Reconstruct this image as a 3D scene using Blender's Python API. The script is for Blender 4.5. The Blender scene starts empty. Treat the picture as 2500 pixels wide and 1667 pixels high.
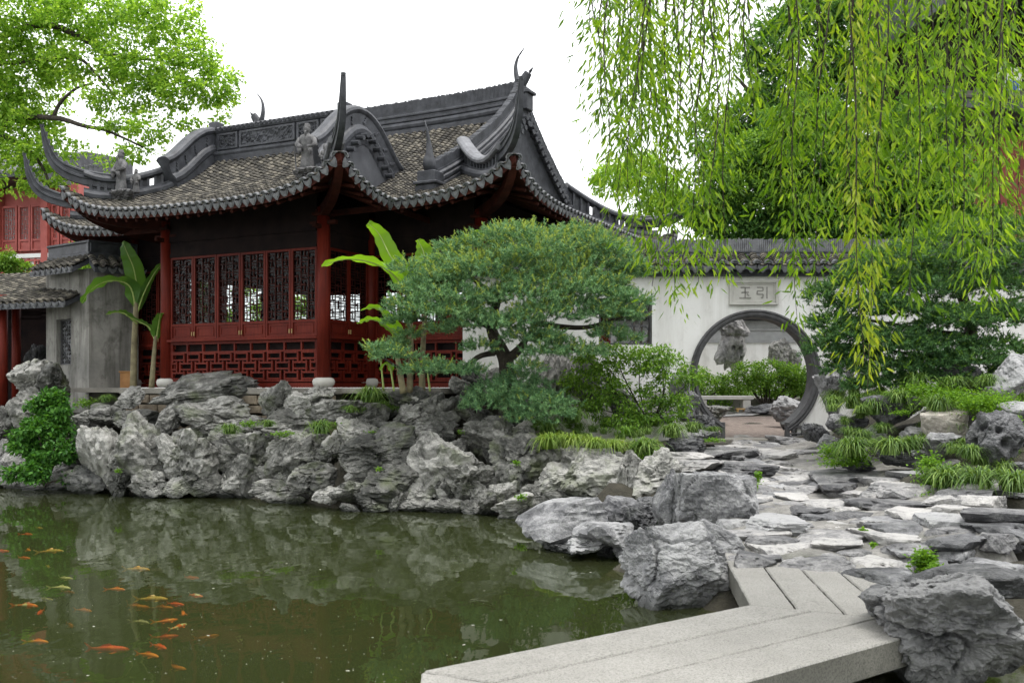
import bpy, bmesh, math, random
import numpy as np
from mathutils import Vector, Matrix

scene = bpy.context.scene
COL = scene.collection
R = math.radians

# ------------------------------------------------------------------ camera, sky, sun, exposure
F, HU, HV, EYE = 2430.0, 1250.0, 946.0, 1.9      # focal length in photo pixels, horizon point, eye height over the pond
cam_data = bpy.data.cameras.new('camera'); cam = bpy.data.objects.new('camera', cam_data); COL.objects.link(cam)
cam.location = (0, 0, EYE); cam.rotation_euler = (R(90), 0, 0)
cam_data.lens = 35.0; cam_data.sensor_width = 36.0; cam_data.shift_y = 112.5 / 2500.0
cam_data.clip_start = 0.05; cam_data.clip_end = 600
cam_data.dof.use_dof = True; cam_data.dof.focus_distance = 15.0; cam_data.dof.aperture_fstop = 4.5
scene.camera = cam

world = bpy.data.worlds.new('World'); scene.world = world; world.use_nodes = True
wn = world.node_tree; wn.nodes.clear()
w_out = wn.nodes.new('ShaderNodeOutputWorld'); w_bg = wn.nodes.new('ShaderNodeBackground')
w_sky = wn.nodes.new('ShaderNodeTexSky'); w_sky.sky_type = 'NISHITA'; w_sky.sun_disc = False
SUN_EL, SUN_AZ = R(76), R(115)                       # azimuth measured clockwise from +Y
w_sky.sun_elevation = SUN_EL; w_sky.sun_rotation = SUN_AZ
w_dim = wn.nodes.new('ShaderNodeVectorMath'); w_dim.operation = 'SCALE'; w_dim.inputs['Scale'].default_value = 0.10
w_mix = wn.nodes.new('ShaderNodeMix'); w_mix.data_type = 'RGBA'; w_mix.inputs[0].default_value = 0.88   # closed white cloud cover
w_mix.inputs[7].default_value = (1.0, 1.0, 1.0, 1)
wn.links.new(w_sky.outputs[0], w_dim.inputs[0]); wn.links.new(w_dim.outputs[0], w_mix.inputs[6])
wn.links.new(w_mix.outputs[2], w_bg.inputs['Color']); wn.links.new(w_bg.outputs[0], w_out.inputs['Surface'])
w_bg.inputs['Strength'].default_value = 0.95

sun_data = bpy.data.lights.new('sun', 'SUN'); sun = bpy.data.objects.new('sun', sun_data); COL.objects.link(sun)
sun_data.energy = 1.5; sun_data.angle = R(30); sun_data.color = (1.0, 0.97, 0.92)
sd = Vector((math.sin(SUN_AZ) * math.cos(SUN_EL), math.cos(SUN_AZ) * math.cos(SUN_EL), math.sin(SUN_EL)))
sun.rotation_euler = (-sd).to_track_quat('-Z', 'Y').to_euler()
sun.location = sd * 60

vs = scene.view_settings
vs.view_transform = 'Standard'; vs.look = 'None'; vs.gamma = 1.0; vs.use_curve_mapping = False; vs.exposure = 1.28
scene.render.engine = 'CYCLES'
scene.cycles.use_adaptive_sampling = True; scene.cycles.adaptive_threshold = 0.025
scene.cycles.max_bounces = 6; scene.cycles.diffuse_bounces = 3; scene.cycles.glossy_bounces = 3
scene.cycles.transmission_bounces = 4; scene.cycles.transparent_max_bounces = 8
scene.cycles.use_denoising = True

# ------------------------------------------------------------------ helpers
def at(u, v, D):
    """photo pixel (2500 wide) at depth D -> world point"""
    return Vector(((u - HU) / F * D, D, EYE - (v - HV) / F * D))
def onz(u, v, z):
    D = F * (EYE - z) / (v - HV)
    return at(u, v, D)

def tag(o, label=None, cat=None, group=None, kind=None):
    if label: o['label'] = label
    if cat: o['category'] = cat
    if group: o['group'] = group
    if kind: o['kind'] = kind
    return o
def link(name, data, mat=None, parent=None, loc=None, rot=None, scale=None):
    o = bpy.data.objects.new(name, data); COL.objects.link(o)
    if mat is not None and data is not None:
        if len(data.materials) == 0: data.materials.append(mat)
    if parent is not None: o.parent = parent
    if loc is not None: o.location = loc
    if rot is not None: o.rotation_euler = rot
    if scale is not None: o.scale = scale
    return o
def empty(name, loc=(0, 0, 0), rz=0.0, label=None, cat=None, group=None, kind=None, parent=None):
    o = bpy.data.objects.new(name, None); COL.objects.link(o)
    o.location = loc; o.rotation_euler = (0, 0, rz); o.empty_display_size = 0.1
    if parent: o.parent = parent
    return tag(o, label, cat, group, kind)

def np_mesh(name, V, Fc, smooth=False):
    """V (n,3), Fc (m,3|4) arrays -> mesh"""
    V = np.asarray(V, np.float32).reshape(-1, 3); Fc = np.asarray(Fc, np.int32)
    m = bpy.data.meshes.new(name); k = Fc.shape[1]; n = Fc.shape[0]
    m.vertices.add(len(V)); m.vertices.foreach_set('co', V.ravel())
    m.loops.add(n * k); m.loops.foreach_set('vertex_index', Fc.ravel())
    m.polygons.add(n); m.polygons.foreach_set('loop_start', np.arange(0, n * k, k, dtype=np.int32))
    m.polygons.foreach_set('loop_total', np.full(n, k, np.int32))
    m.polygons.foreach_set('use_smooth', np.full(n, smooth, bool))
    m.update(calc_edges=True); return m

class MB:
    """collects shapes, builds one mesh"""
    def __init__(s): s.v = []; s.f = []
    def add(s, vs, fs):
        b = len(s.v); s.v += [tuple(p) for p in vs]; s.f += [tuple(b + i for i in f) for f in fs]; return s
    def box(s, x0, x1, y0, y1, z0, z1):
        return s.add([(x0,y0,z0),(x1,y0,z0),(x1,y1,z0),(x0,y1,z0),(x0,y0,z1),(x1,y0,z1),(x1,y1,z1),(x0,y1,z1)],
                     [(0,3,2,1),(4,5,6,7),(0,1,5,4),(1,2,6,5),(2,3,7,6),(3,0,4,7)])
    def prism(s, pts, z0, z1):
        n = len(pts)
        a = sum(pts[i][0]*pts[(i+1)%n][1] - pts[(i+1)%n][0]*pts[i][1] for i in range(n))
        if a < 0: pts = pts[::-1]
        return s.add([(p[0], p[1], z0) for p in pts] + [(p[0], p[1], z1) for p in pts],
                     [tuple(range(n))[::-1], tuple(range(n, 2*n))] + [(i, (i+1)%n, n+(i+1)%n, n+i) for i in range(n)])
    def extr(s, pts, axis, c0, c1):
        """polygon in the plane normal to axis ('x': pts=(y,z); 'y': pts=(x,z)), extruded c0..c1"""
        n = len(pts)
        mk = (lambda p, c: (c, p[0], p[1])) if axis == 'x' else (lambda p, c: (p[0], c, p[1]))
        return s.add([mk(p, c0) for p in pts] + [mk(p, c1) for p in pts],
                     [tuple(range(n)), tuple(range(n, 2*n))[::-1]] + [(i, n+i, n+(i+1)%n, (i+1)%n) for i in range(n)])
    def tube(s, pts, rad, n=7, cap=True):
        pts = [Vector(p) for p in pts]; N = len(pts)
        if not hasattr(rad, '__len__'): rad = [rad] * N
        b = len(s.v); ref = Vector((0.31, 0.22, 0.92))
        for i, p in enumerate(pts):
            t = (pts[min(i+1, N-1)] - pts[max(i-1, 0)])
            if t.length < 1e-9: t = Vector((0,0,1))
            t.normalize(); r0 = ref if abs(t.dot(ref)) < 0.93 else Vector((1, 0.1, 0))
            x = t.cross(r0).normalized(); y = t.cross(x)
            for k in range(n):
                a = 2*math.pi*k/n; q = p + (x*math.cos(a) + y*math.sin(a))*rad[i]; s.v.append(tuple(q))
        for i in range(N-1):
            for k in range(n):
                s.f.append((b+i*n+k, b+i*n+(k+1)%n, b+(i+1)*n+(k+1)%n, b+(i+1)*n+k))
        if cap:
            s.f.append(tuple(b+k for k in range(n))[::-1]); s.f.append(tuple(b+(N-1)*n+k for k in range(n)))
        return s
    def lathe(s, prof, c=(0,0,0), n=14):
        """prof list of (r,z)"""
        b = len(s.v)
        for r, z in prof:
            for k in range(n):
                a = 2*math.pi*k/n; s.v.append((c[0]+r*math.cos(a), c[1]+r*math.sin(a), c[2]+z))
        for i in range(len(prof)-1):
            for k in range(n): s.f.append((b+i*n+k, b+i*n+(k+1)%n, b+(i+1)*n+(k+1)%n, b+(i+1)*n+k))
        s.f.append(tuple(b+k for k in range(n))[::-1]); s.f.append(tuple(b+(len(prof)-1)*n+k for k in range(n)))
        return s
    def loft(s, rings):
        """rings: list of equal-length point lists (closed)"""
        b = len(s.v); n = len(rings[0])
        for r in rings: s.v += [tuple(p) for p in r]
        for i in range(len(rings)-1):
            for k in range(n): s.f.append((b+i*n+k, b+i*n+(k+1)%n, b+(i+1)*n+(k+1)%n, b+(i+1)*n+k))
        s.f.append(tuple(b+k for k in range(n))[::-1]); s.f.append(tuple(b+(len(rings)-1)*n+k for k in range(n)))
        return s
    def sweep(s, path, prof, up=None, scale=None):
        """closed profile [(lateral, up)] along path; up vector fixed to world z unless given"""
        path = [Vector(p) for p in path]; N = len(path); rings = []
        for i, p in enumerate(path):
            t = (path[min(i+1, N-1)] - path[max(i-1, 0)]).normalized()
            u0 = Vector((0,0,1)) if up is None or isinstance(up, str) else (up[i] if isinstance(up, list) else up)
            l = t.cross(u0)
            if l.length < 1e-5: l = Vector((1,0,0))
            l.normalize(); k = 1.0 if scale is None else scale[i]
            kk = k if isinstance(k, tuple) else (k, k)
            if up == 'perp': u0 = l.cross(t).normalized()
            rings.append([p + l*(q[0]*kk[0]) + u0*(q[1]*kk[1]) for q in prof])
        return s.loft(rings)
    def mesh(s, name, smooth=False, bevel=0.0):
        m = bpy.data.meshes.new(name); m.from_pydata(s.v, [], s.f); m.update()
        bm = bmesh.new(); bm.from_mesh(m); bmesh.ops.recalc_face_normals(bm, faces=bm.faces)
        if bevel > 0:
            bmesh.ops.bevel(bm, geom=list(bm.edges), offset=bevel, segments=1, affect='EDGES', clamp_overlap=True)
        bm.to_mesh(m); bm.free()
        if smooth: m.polygons.foreach_set('use_smooth', np.ones(len(m.polygons), bool))
        return m
    def build(s, name, mat, parent=None, smooth=False, bevel=0.0, **kw):
        return link(name, s.mesh(name, smooth, bevel), mat, parent, **kw)

# ---- vectorised gradient noise
_prng = np.random.RandomState(7); _perm = _prng.permutation(512).astype(np.int64); _perm = np.concatenate([_perm, _perm, _perm])
_grad = _prng.normal(size=(512, 3)); _grad /= np.linalg.norm(_grad, axis=1)[:, None]
def noise3(P):
    P = np.asarray(P, float); I = np.floor(P).astype(np.int64); f = P - I; I &= 511; w = f*f*f*(f*(f*6-15)+10); out = 0
    for dx in (0, 1):
        wx = w[:,0] if dx else 1-w[:,0]
        for dy in (0, 1):
            wy = w[:,1] if dy else 1-w[:,1]
            for dz in (0, 1):
                wz = w[:,2] if dz else 1-w[:,2]
                h = _perm[_perm[_perm[(I[:,0]+dx) & 511] + ((I[:,1]+dy) & 511)] + ((I[:,2]+dz) & 511)] & 511
                g = _grad[h]; out = out + wx*wy*wz*(g[:,0]*(f[:,0]-dx) + g[:,1]*(f[:,1]-dy) + g[:,2]*(f[:,2]-dz))
    return out * 1.6
def fbm(P, o=4, gain=0.5, ridged=False):
    a, s, t = 1.0, 0, 0.0
    for _ in range(o):
        n = noise3(P)
        if ridged: n = 1 - 2*np.abs(n)
        s = s + a*n; t += a; a *= gain; P = P*2.03 + 11.7
    return s / t

# ---- materials
def nmat(name):
    m = bpy.data.materials.new(name); m.use_nodes = True; nt = m.node_tree; nt.nodes.clear()
    out = nt.nodes.new('ShaderNodeOutputMaterial'); return m, nt, out
def nd(nt, t, **kw):
    n = nt.nodes.new(t)
    for k, v in kw.items():
        if k.startswith('i_'): n.inputs[k[2:].replace('_', ' ')].default_value = v
        elif k.startswith('n_'): n.inputs[int(k[2:])].default_value = v
        else: setattr(n, k, v)
    return n
def ramp(nt, fac, stops):
    r = nt.nodes.new('ShaderNodeValToRGB'); e = r.color_ramp.elements
    while len(e) > 1: e.remove(e[-1])
    e[0].position = stops[0][0]; e[0].color = (*stops[0][1], 1)
    for p, c in stops[1:]:
        q = e.new(p); q.color = (*c, 1)
    nt.links.new(fac, r.inputs[0]); return r.outputs[0]
def mixc(nt, fac, a, b, blend='MIX'):
    m = nt.nodes.new('ShaderNodeMix'); m.data_type = 'RGBA'; m.blend_type = blend
    for s, x in ((0, fac), (6, a), (7, b)):
        if hasattr(x, 'is_linked'): nt.links.new(x, m.inputs[s])
        elif s == 0: m.inputs[0].default_value = x
        else: m.inputs[s].default_value = (*x, 1)
    return m.outputs[2]
def math_(nt, op, a, b=0.0, clamp=False):
    m = nt.nodes.new('ShaderNodeMath'); m.operation = op; m.use_clamp = clamp
    for i, x in enumerate((a, b)):
        if hasattr(x, 'is_linked'): nt.links.new(x, m.inputs[i])
        else: m.inputs[i].default_value = x
    return m.outputs[0]
def noise_(nt, vec, scale, detail=4, rough=0.55, dist=0.0):
    n = nd(nt, 'ShaderNodeTexNoise'); n.inputs['Scale'].default_value = scale; n.inputs['Detail'].default_value = detail
    n.inputs['Roughness'].default_value = rough; n.inputs['Distortion'].default_value = dist
    nt.links.new(vec, n.inputs['Vector']); return n.outputs[0]
def pos_(nt): return nd(nt, 'ShaderNodeNewGeometry').outputs['Position']
def bump_(nt, h, strength=0.4, dist=0.02):
    b = nd(nt, 'ShaderNodeBump'); b.inputs['Strength'].default_value = strength; b.inputs['Distance'].default_value = dist
    nt.links.new(h, b.inputs['Height']); return b.outputs[0]
def finish(nt, out, col, rough=0.7, normal=None, spec=0.4, coat=0.0):
    p = nd(nt, 'ShaderNodeBsdfPrincipled')
    if hasattr(col, 'is_linked'): nt.links.new(col, p.inputs['Base Color'])
    else: p.inputs['Base Color'].default_value = (*col, 1)
    if hasattr(rough, 'is_linked'): nt.links.new(rough, p.inputs['Roughness'])
    else: p.inputs['Roughness'].default_value = rough
    p.inputs['Specular IOR Level'].default_value = spec
    if coat: p.inputs['Coat Weight'].default_value = coat
    if normal is not None: nt.links.new(normal, p.inputs['Normal'])
    nt.links.new(p.outputs[0], out.inputs['Surface']); return p
def simple(name, c1, c2, scale=4.0, rough=0.6, bump=0.2, bscale=40.0, bdist=0.01, spec=0.35, island=0.0):
    m, nt, out = nmat(name); P = pos_(nt)
    n = noise_(nt, P, scale, 5, 0.6); col = ramp(nt, n, [(0.3, c1), (0.7, c2)])
    if island:
        rnd = nd(nt, 'ShaderNodeNewGeometry').outputs['Random Per Island']
        col = mixc(nt, math_(nt, 'MULTIPLY', math_(nt, 'POWER', rnd, 2.2), island), col, tuple(min(1, x*2.5+y) for x, y in zip(c2, (0.02, 0.015, 0.006))))
    nb = noise_(nt, P, bscale, 4, 0.6)
    finish(nt, out, col, rough, bump_(nt, nb, bump, bdist), spec); return m
def leafmat(name, dark, mid, light, trans=0.45, rough=0.45, tcol=None, scale=1.2):
    """leaf colours vary leaf by leaf and in patches; light comes through"""
    m, nt, out = nmat(name); g = nd(nt, 'ShaderNodeNewGeometry')
    rnd = g.outputs['Random Per Island']
    n = noise_(nt, g.outputs['Position'], scale, 2, 0.5)
    f = math_(nt, 'ADD', math_(nt, 'MULTIPLY', rnd, 0.65), math_(nt, 'MULTIPLY', n, 0.35))
    col = ramp(nt, f, [(0.1, dark), (0.5, mid), (0.9, light)])
    p = nd(nt, 'ShaderNodeBsdfPrincipled'); nt.links.new(col, p.inputs['Base Color'])
    p.inputs['Roughness'].default_value = rough; p.inputs['Specular IOR Level'].default_value = 0.22
    t = nd(nt, 'ShaderNodeBsdfTranslucent')
    tc = mixc(nt, 1.0, col, tcol or (1.5, 1.45, 0.6), 'MULTIPLY'); nt.links.new(tc, t.inputs['Color'])
    mx = nd(nt, 'ShaderNodeMixShader'); mx.inputs[0].default_value = trans
    nt.links.new(p.outputs[0], mx.inputs[1]); nt.links.new(t.outputs[0], mx.inputs[2])
    nt.links.new(mx.outputs[0], out.inputs['Surface']); return m

def rockmat(name, dark, mid, light, moss=0.25, wet=True, crack=1.0):
    m, nt, out = nmat(name); g = nd(nt, 'ShaderNodeNewGeometry'); P = g.outputs['Position']
    oi = nd(nt, 'ShaderNodeObjectInfo').outputs['Random']
    wv = nd(nt, 'ShaderNodeVectorMath', operation='ADD'); nt.links.new(P, wv.inputs[0])
    sc = nd(nt, 'ShaderNodeVectorMath', operation='SCALE'); sc.inputs[0].default_value = (13, 7, 29); nt.links.new(oi, sc.inputs['Scale'])
    nt.links.new(sc.outputs[0], wv.inputs[1]); V = wv.outputs[0]
    n1 = noise_(nt, V, 2.2, 3, 0.62, 0.4); n2 = noise_(nt, V, 9, 4, 0.72, 0.3); n3 = noise_(nt, V, 48, 2, 0.7)
    f = math_(nt, 'ADD', math_(nt, 'MULTIPLY', n1, 0.5), math_(nt, 'ADD', math_(nt, 'MULTIPLY', n2, 0.4), math_(nt, 'MULTIPLY', n3, 0.16)))
    f = math_(nt, 'ADD', f, math_(nt, 'MULTIPLY', math_(nt, 'SUBTRACT', oi, 0.5), 0.24))
    col = ramp(nt, f, [(0.38, dark), (0.50, mid), (0.64, light)])
    # thin mineral veins and cracks, stretched along the bedding
    mp = nd(nt, 'ShaderNodeMapping'); nt.links.new(V, mp.inputs['Vector']); mp.inputs['Scale'].default_value = (2.6, 2.6, 6.0); mp.inputs['Rotation'].default_value = (0.35, 0.5, 0.2)
    vw = nd(nt, 'ShaderNodeTexNoise'); vw.inputs['Scale'].default_value = 1.7; nt.links.new(mp.outputs[0], vw.inputs['Vector'])
    vm = nd(nt, 'ShaderNodeVectorMath', operation='ADD'); nt.links.new(mp.outputs[0], vm.inputs[0]); nt.links.new(vw.outputs['Color'], vm.inputs[1])
    vo = nd(nt, 'ShaderNodeTexVoronoi', feature='DISTANCE_TO_EDGE'); nt.links.new(vm.outputs[0], vo.inputs['Vector']); vo.inputs['Scale'].default_value = 1.3
    ck = ramp(nt, vo.outputs['Distance'], [(0.0, (1, 1, 1)), (0.022, (0, 0, 0))])
    col = mixc(nt, math_(nt, 'MULTIPLY', ck, 0.35*crack), col, tuple(x*0.35 for x in dark))
    if moss > 0:
        mm = noise_(nt, V, 1.9, 3, 0.65); mk = ramp(nt, mm, [(0.53, (0, 0, 0)), (0.68, (1, 1, 1))])
        col = mixc(nt, math_(nt, 'MULTIPLY', mk, moss), col, (0.085, 0.105, 0.04))
    rough = 0.62
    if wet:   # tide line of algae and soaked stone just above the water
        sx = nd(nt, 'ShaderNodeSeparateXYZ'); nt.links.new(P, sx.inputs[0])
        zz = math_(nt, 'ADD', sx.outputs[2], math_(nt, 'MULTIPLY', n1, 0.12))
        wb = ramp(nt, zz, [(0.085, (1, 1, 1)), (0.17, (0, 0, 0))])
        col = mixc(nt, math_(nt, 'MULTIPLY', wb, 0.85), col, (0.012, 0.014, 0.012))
    h = math_(nt, 'ADD', math_(nt, 'ADD', math_(nt, 'MULTIPLY', n2, 0.8), math_(nt, 'MULTIPLY', n3, 0.25)), math_(nt, 'MULTIPLY', ck, -0.12))
    finish(nt, out, col, rough, bump_(nt, h, 0.75, 0.035), 0.45); return m

M = {}
M['rock'] = rockmat('limestone', (0.017, 0.018, 0.015), (0.09, 0.09, 0.082), (0.30, 0.296, 0.278), 0.5)
M['rock_grey'] = rockmat('grey_limestone', (0.027, 0.028, 0.031), (0.105, 0.106, 0.112), (0.28, 0.28, 0.285), 0.08)
M['rock_path'] = rockmat('worn_path_stone', (0.052, 0.052, 0.056), (0.17, 0.168, 0.17), (0.36, 0.35, 0.34), 0.0, False, 0.8)
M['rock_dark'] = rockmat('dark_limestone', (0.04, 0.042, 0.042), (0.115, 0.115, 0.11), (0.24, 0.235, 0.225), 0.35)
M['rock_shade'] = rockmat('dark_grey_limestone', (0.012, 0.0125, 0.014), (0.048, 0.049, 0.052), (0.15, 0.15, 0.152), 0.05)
M['rock_brown'] = rockmat('brown_limestone', (0.10, 0.085, 0.07), (0.25, 0.22, 0.19), (0.40, 0.37, 0.33), 0.2, False)
M['soil'] = simple('soil', (0.018, 0.017, 0.012), (0.05, 0.045, 0.032), 5, 0.9, 0.8, 30, 0.03)
def redwood(name, k=1.0):
    m, nt, out = nmat(name); P = pos_(nt)
    mp = nd(nt, 'ShaderNodeMapping'); nt.links.new(P, mp.inputs['Vector']); mp.inputs['Scale'].default_value = (30, 30, 2.2)
    g = noise_(nt, mp.outputs[0], 1.0, 4, 0.6); n = noise_(nt, P, 1.7, 4, 0.6)
    f = math_(nt, 'ADD', math_(nt, 'MULTIPLY', g, 0.5), math_(nt, 'MULTIPLY', n, 0.5))
    col = ramp(nt, f, [(0.3, tuple(x*k for x in (0.10, 0.013, 0.008))), (0.5, tuple(x*k for x in (0.19, 0.022, 0.012))), (0.72, tuple(x*k for x in (0.30, 0.045, 0.024)))])
    finish(nt, out, col, 0.5, bump_(nt, g, 0.15, 0.004), 0.13); return m
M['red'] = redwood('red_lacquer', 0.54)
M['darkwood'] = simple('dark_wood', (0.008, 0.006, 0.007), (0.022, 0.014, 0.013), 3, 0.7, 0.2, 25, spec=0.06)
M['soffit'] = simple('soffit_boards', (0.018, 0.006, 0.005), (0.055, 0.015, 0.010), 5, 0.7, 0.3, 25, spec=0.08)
M['tile'] = simple('roof_tile', (0.020, 0.0195, 0.0185), (0.062, 0.058, 0.050), 6, 0.75, 0.5, 60, 0.006, spec=0.2, island=0.95)
M['tile_grey'] = simple('eave_tile', (0.065, 0.068, 0.075), (0.19, 0.195, 0.205), 9, 0.55, 0.5, 50, 0.006)
M['ridge'] = simple('ridge_plaster', (0.022, 0.0235, 0.028), (0.07, 0.074, 0.085), 5, 0.5, 0.45, 35, 0.012, 0.32)
M['ridge_pale'] = simple('worn_ridge_coping', (0.08, 0.083, 0.092), (0.18, 0.184, 0.198), 6, 0.6, 0.3, 35, 0.01)
M['gable'] = simple('gable_plaster', (0.052, 0.054, 0.062), (0.10, 0.104, 0.116), 2.2, 0.85, 0.25, 30, 0.008)
M['granite'] = None
def granite(name, c1, c2, speck=0.5):
    m, nt, out = nmat(name); P = pos_(nt)
    n = noise_(nt, P, 1.3, 5, 0.6); col = ramp(nt, n, [(0.3, c1), (0.7, c2)])
    s = noise_(nt, P, 75, 3, 0.85); sp = ramp(nt, s, [(0.42, (1, 1, 1)), (0.52, (0, 0, 0))])
    col = mixc(nt, math_(nt, 'MULTIPLY', sp, speck), col, tuple(x*0.42 for x in c1))
    st = noise_(nt, P, 3.3, 6, 0.7, 0.8); sk = ramp(nt, st, [(0.60, (0, 0, 0)), (0.72, (1, 1, 1))])
    col = mixc(nt, math_(nt, 'MULTIPLY', sk, 0.5), col, tuple(x*0.55 for x in c1))
    finish(nt, out, col, 0.7, bump_(nt, s, 0.35, 0.006), 0.35); return m
M['granite'] = granite('bridge_granite', (0.22, 0.213, 0.196), (0.30, 0.291, 0.271), 0.65)
M['granite_side'] = granite('dark_flank_granite', (0.085, 0.083, 0.072), (0.17, 0.165, 0.145), 0.6)
M['granite_dark'] = granite('plinth_granite', (0.17, 0.16, 0.14), (0.28, 0.265, 0.23), 0.45)
def plaster(name, c1, c2, stain, amt, low=None):
    """old limewash: broad tone changes, rain streaks, patches of lost paint"""
    m, nt, out = nmat(name); P = pos_(nt)
    n = noise_(nt, P, 0.9, 6, 0.65); col = ramp(nt, n, [(0.3, c1), (0.7, c2)])
    mp = nd(nt, 'ShaderNodeMapping'); nt.links.new(P, mp.inputs['Vector']); mp.inputs['Scale'].default_value = (3.2, 3.2, 0.35)
    s = noise_(nt, mp.outputs[0], 1.0, 6, 0.7, 0.3); sk = ramp(nt, s, [(0.47, (0, 0, 0)), (0.66, (1, 1, 1))])
    b = noise_(nt, P, 2.1, 7, 0.72, 0.5); bk = ramp(nt, b, [(0.53, (0, 0, 0)), (0.63, (1, 1, 1))])
    col = mixc(nt, math_(nt, 'MULTIPLY', sk, amt), col, stain)
    col = mixc(nt, math_(nt, 'MULTIPLY', bk, amt*0.6), col, tuple(x*0.8 for x in stain))
    fine = noise_(nt, P, 26, 5, 0.7)
    finish(nt, out, col, 0.85, bump_(nt, fine, 0.25, 0.008), 0.25); return m
M['white_wall'] = plaster('limewashed_wall', (0.76, 0.75, 0.73), (0.85, 0.845, 0.83), (0.48, 0.46, 0.42), 0.38)
M['grey_wall'] = plaster('weathered_grey_wall', (0.13, 0.13, 0.122), (0.34, 0.33, 0.305), (0.07, 0.066, 0.055), 0.8)
M['stone_frame'] = simple('gate_surround_stone', (0.045, 0.045, 0.047), (0.10, 0.10, 0.104), 8, 0.6, 0.3, 50, 0.005)
M['plaque'] = simple('plaque_stone', (0.42, 0.41, 0.38), (0.53, 0.52, 0.485), 5, 0.7, 0.2, 50, 0.004)
M['bark'] = simple('bark', (0.022, 0.018, 0.014), (0.075, 0.062, 0.05), 6, 0.9, 0.9, 22, 0.03)
M['bark_pale'] = simple('banana_stem', (0.10, 0.085, 0.05), (0.24, 0.21, 0.12), 6, 0.8, 0.5, 22, 0.02)
# ================================================================== PAVILION (local frame: x right along the front, y back, z up from its floor)
pav = empty('garden_pavilion', (-3.50, 18.5, 1.9), R(-26.4), 'red lacquered timber pavilion with upturned dark tiled roofs above the rockery', 'pavilion')
rng = np.random.RandomState(3)

class Roof:
    def __init__(s, x0, x1, y0, y1, gx0, gx1, yr, z0, rise, corners, lift=0.64):
        s.x0, s.x1, s.y0, s.y1, s.gx0, s.gx1, s.yr, s.z0, s.rise, s.corners, s.lf = x0, x1, y0, y1, gx0, gx1, yr, z0, rise, corners, lift
        s.dd = yr - y0
    def h(s, d):
        t = np.clip(d / s.dd, -0.05, 1.0); return s.z0 + s.rise * (0.6*t + 0.4*t*t)
    def lift(s, x, y):
        L = 0
        for cx, cy in s.corners: L = L + s.lf*np.exp(-np.hypot(x-cx, y-cy)/0.66)
        return L
    def Z(s, x, y, side=True):
        x = np.asarray(x, float); y = np.asarray(y, float)
        hy = s.h(np.minimum(y-s.y0, s.y1-y)); dx = np.minimum(x-s.x0, s.x1-x)
        z = np.where((x < s.gx0) | (x > s.gx1), np.minimum(hy, s.h(dx)), hy) if side else hy
        return z + s.lift(x, y)
    def inside(s, x, y): return (x > s.x0) & (x < s.x1) & (y > s.y0) & (y < s.y1)

main = Roof(-7.83, 3.9, 0.13, 9.43, -5.73, 1.8, 4.78, 3.34, 2.66, [(-7.83, 0.13), (3.9, 0.13), (3.9, 9.43), (-7.83, 9.43)])
porch = Roof(-5.33, 1.4, -1.4, 3.9, -3.88, -0.05, 1.25, 3.30, 1.55, [(-5.33, -1.4), (1.4, -1.4)], 0.66)

SP = 0.168
# templates: cover tile (arch) and pan tile (trough); columns: lateral, along(up-slope), normal
def arch_template():
    V, Fq = [], []
    ang = np.linspace(-1.45, 1.45, 7); L = 0.125
    for (al, r, up) in ((L, 0.056, 0.0), (0.0, 0.062, 0.020), (0.0, 0.047, 0.012)):
        for a in ang: V.append((r*math.sin(a), al, up + r*0.82*math.cos(a)))
    for k in range(6):
        Fq.append((k, k+1, 7+k+1, 7+k)); Fq.append((7+k, 7+k+1, 14+k+1, 14+k))
    return np.array(V), np.array(Fq)
def pan_template():
    V, Fq = [], []
    lat = np.linspace(-0.055, 0.055, 4); L = 0.125
    for (al, up) in ((L, 0.0), (0.0, 0.014), (0.0, -0.004)):
        for x in lat: V.append((x, al, up + 0.022*(abs(x)/0.055)**2 - 0.012))
    for k in range(3):
        Fq.append((k, k+1, 4+k+1, 4+k)); Fq.append((4+k, 4+k+1, 8+k+1, 8+k))
    return np.array(V), np.array(Fq)
ARCH, PAN = arch_template(), pan_template()

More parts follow.
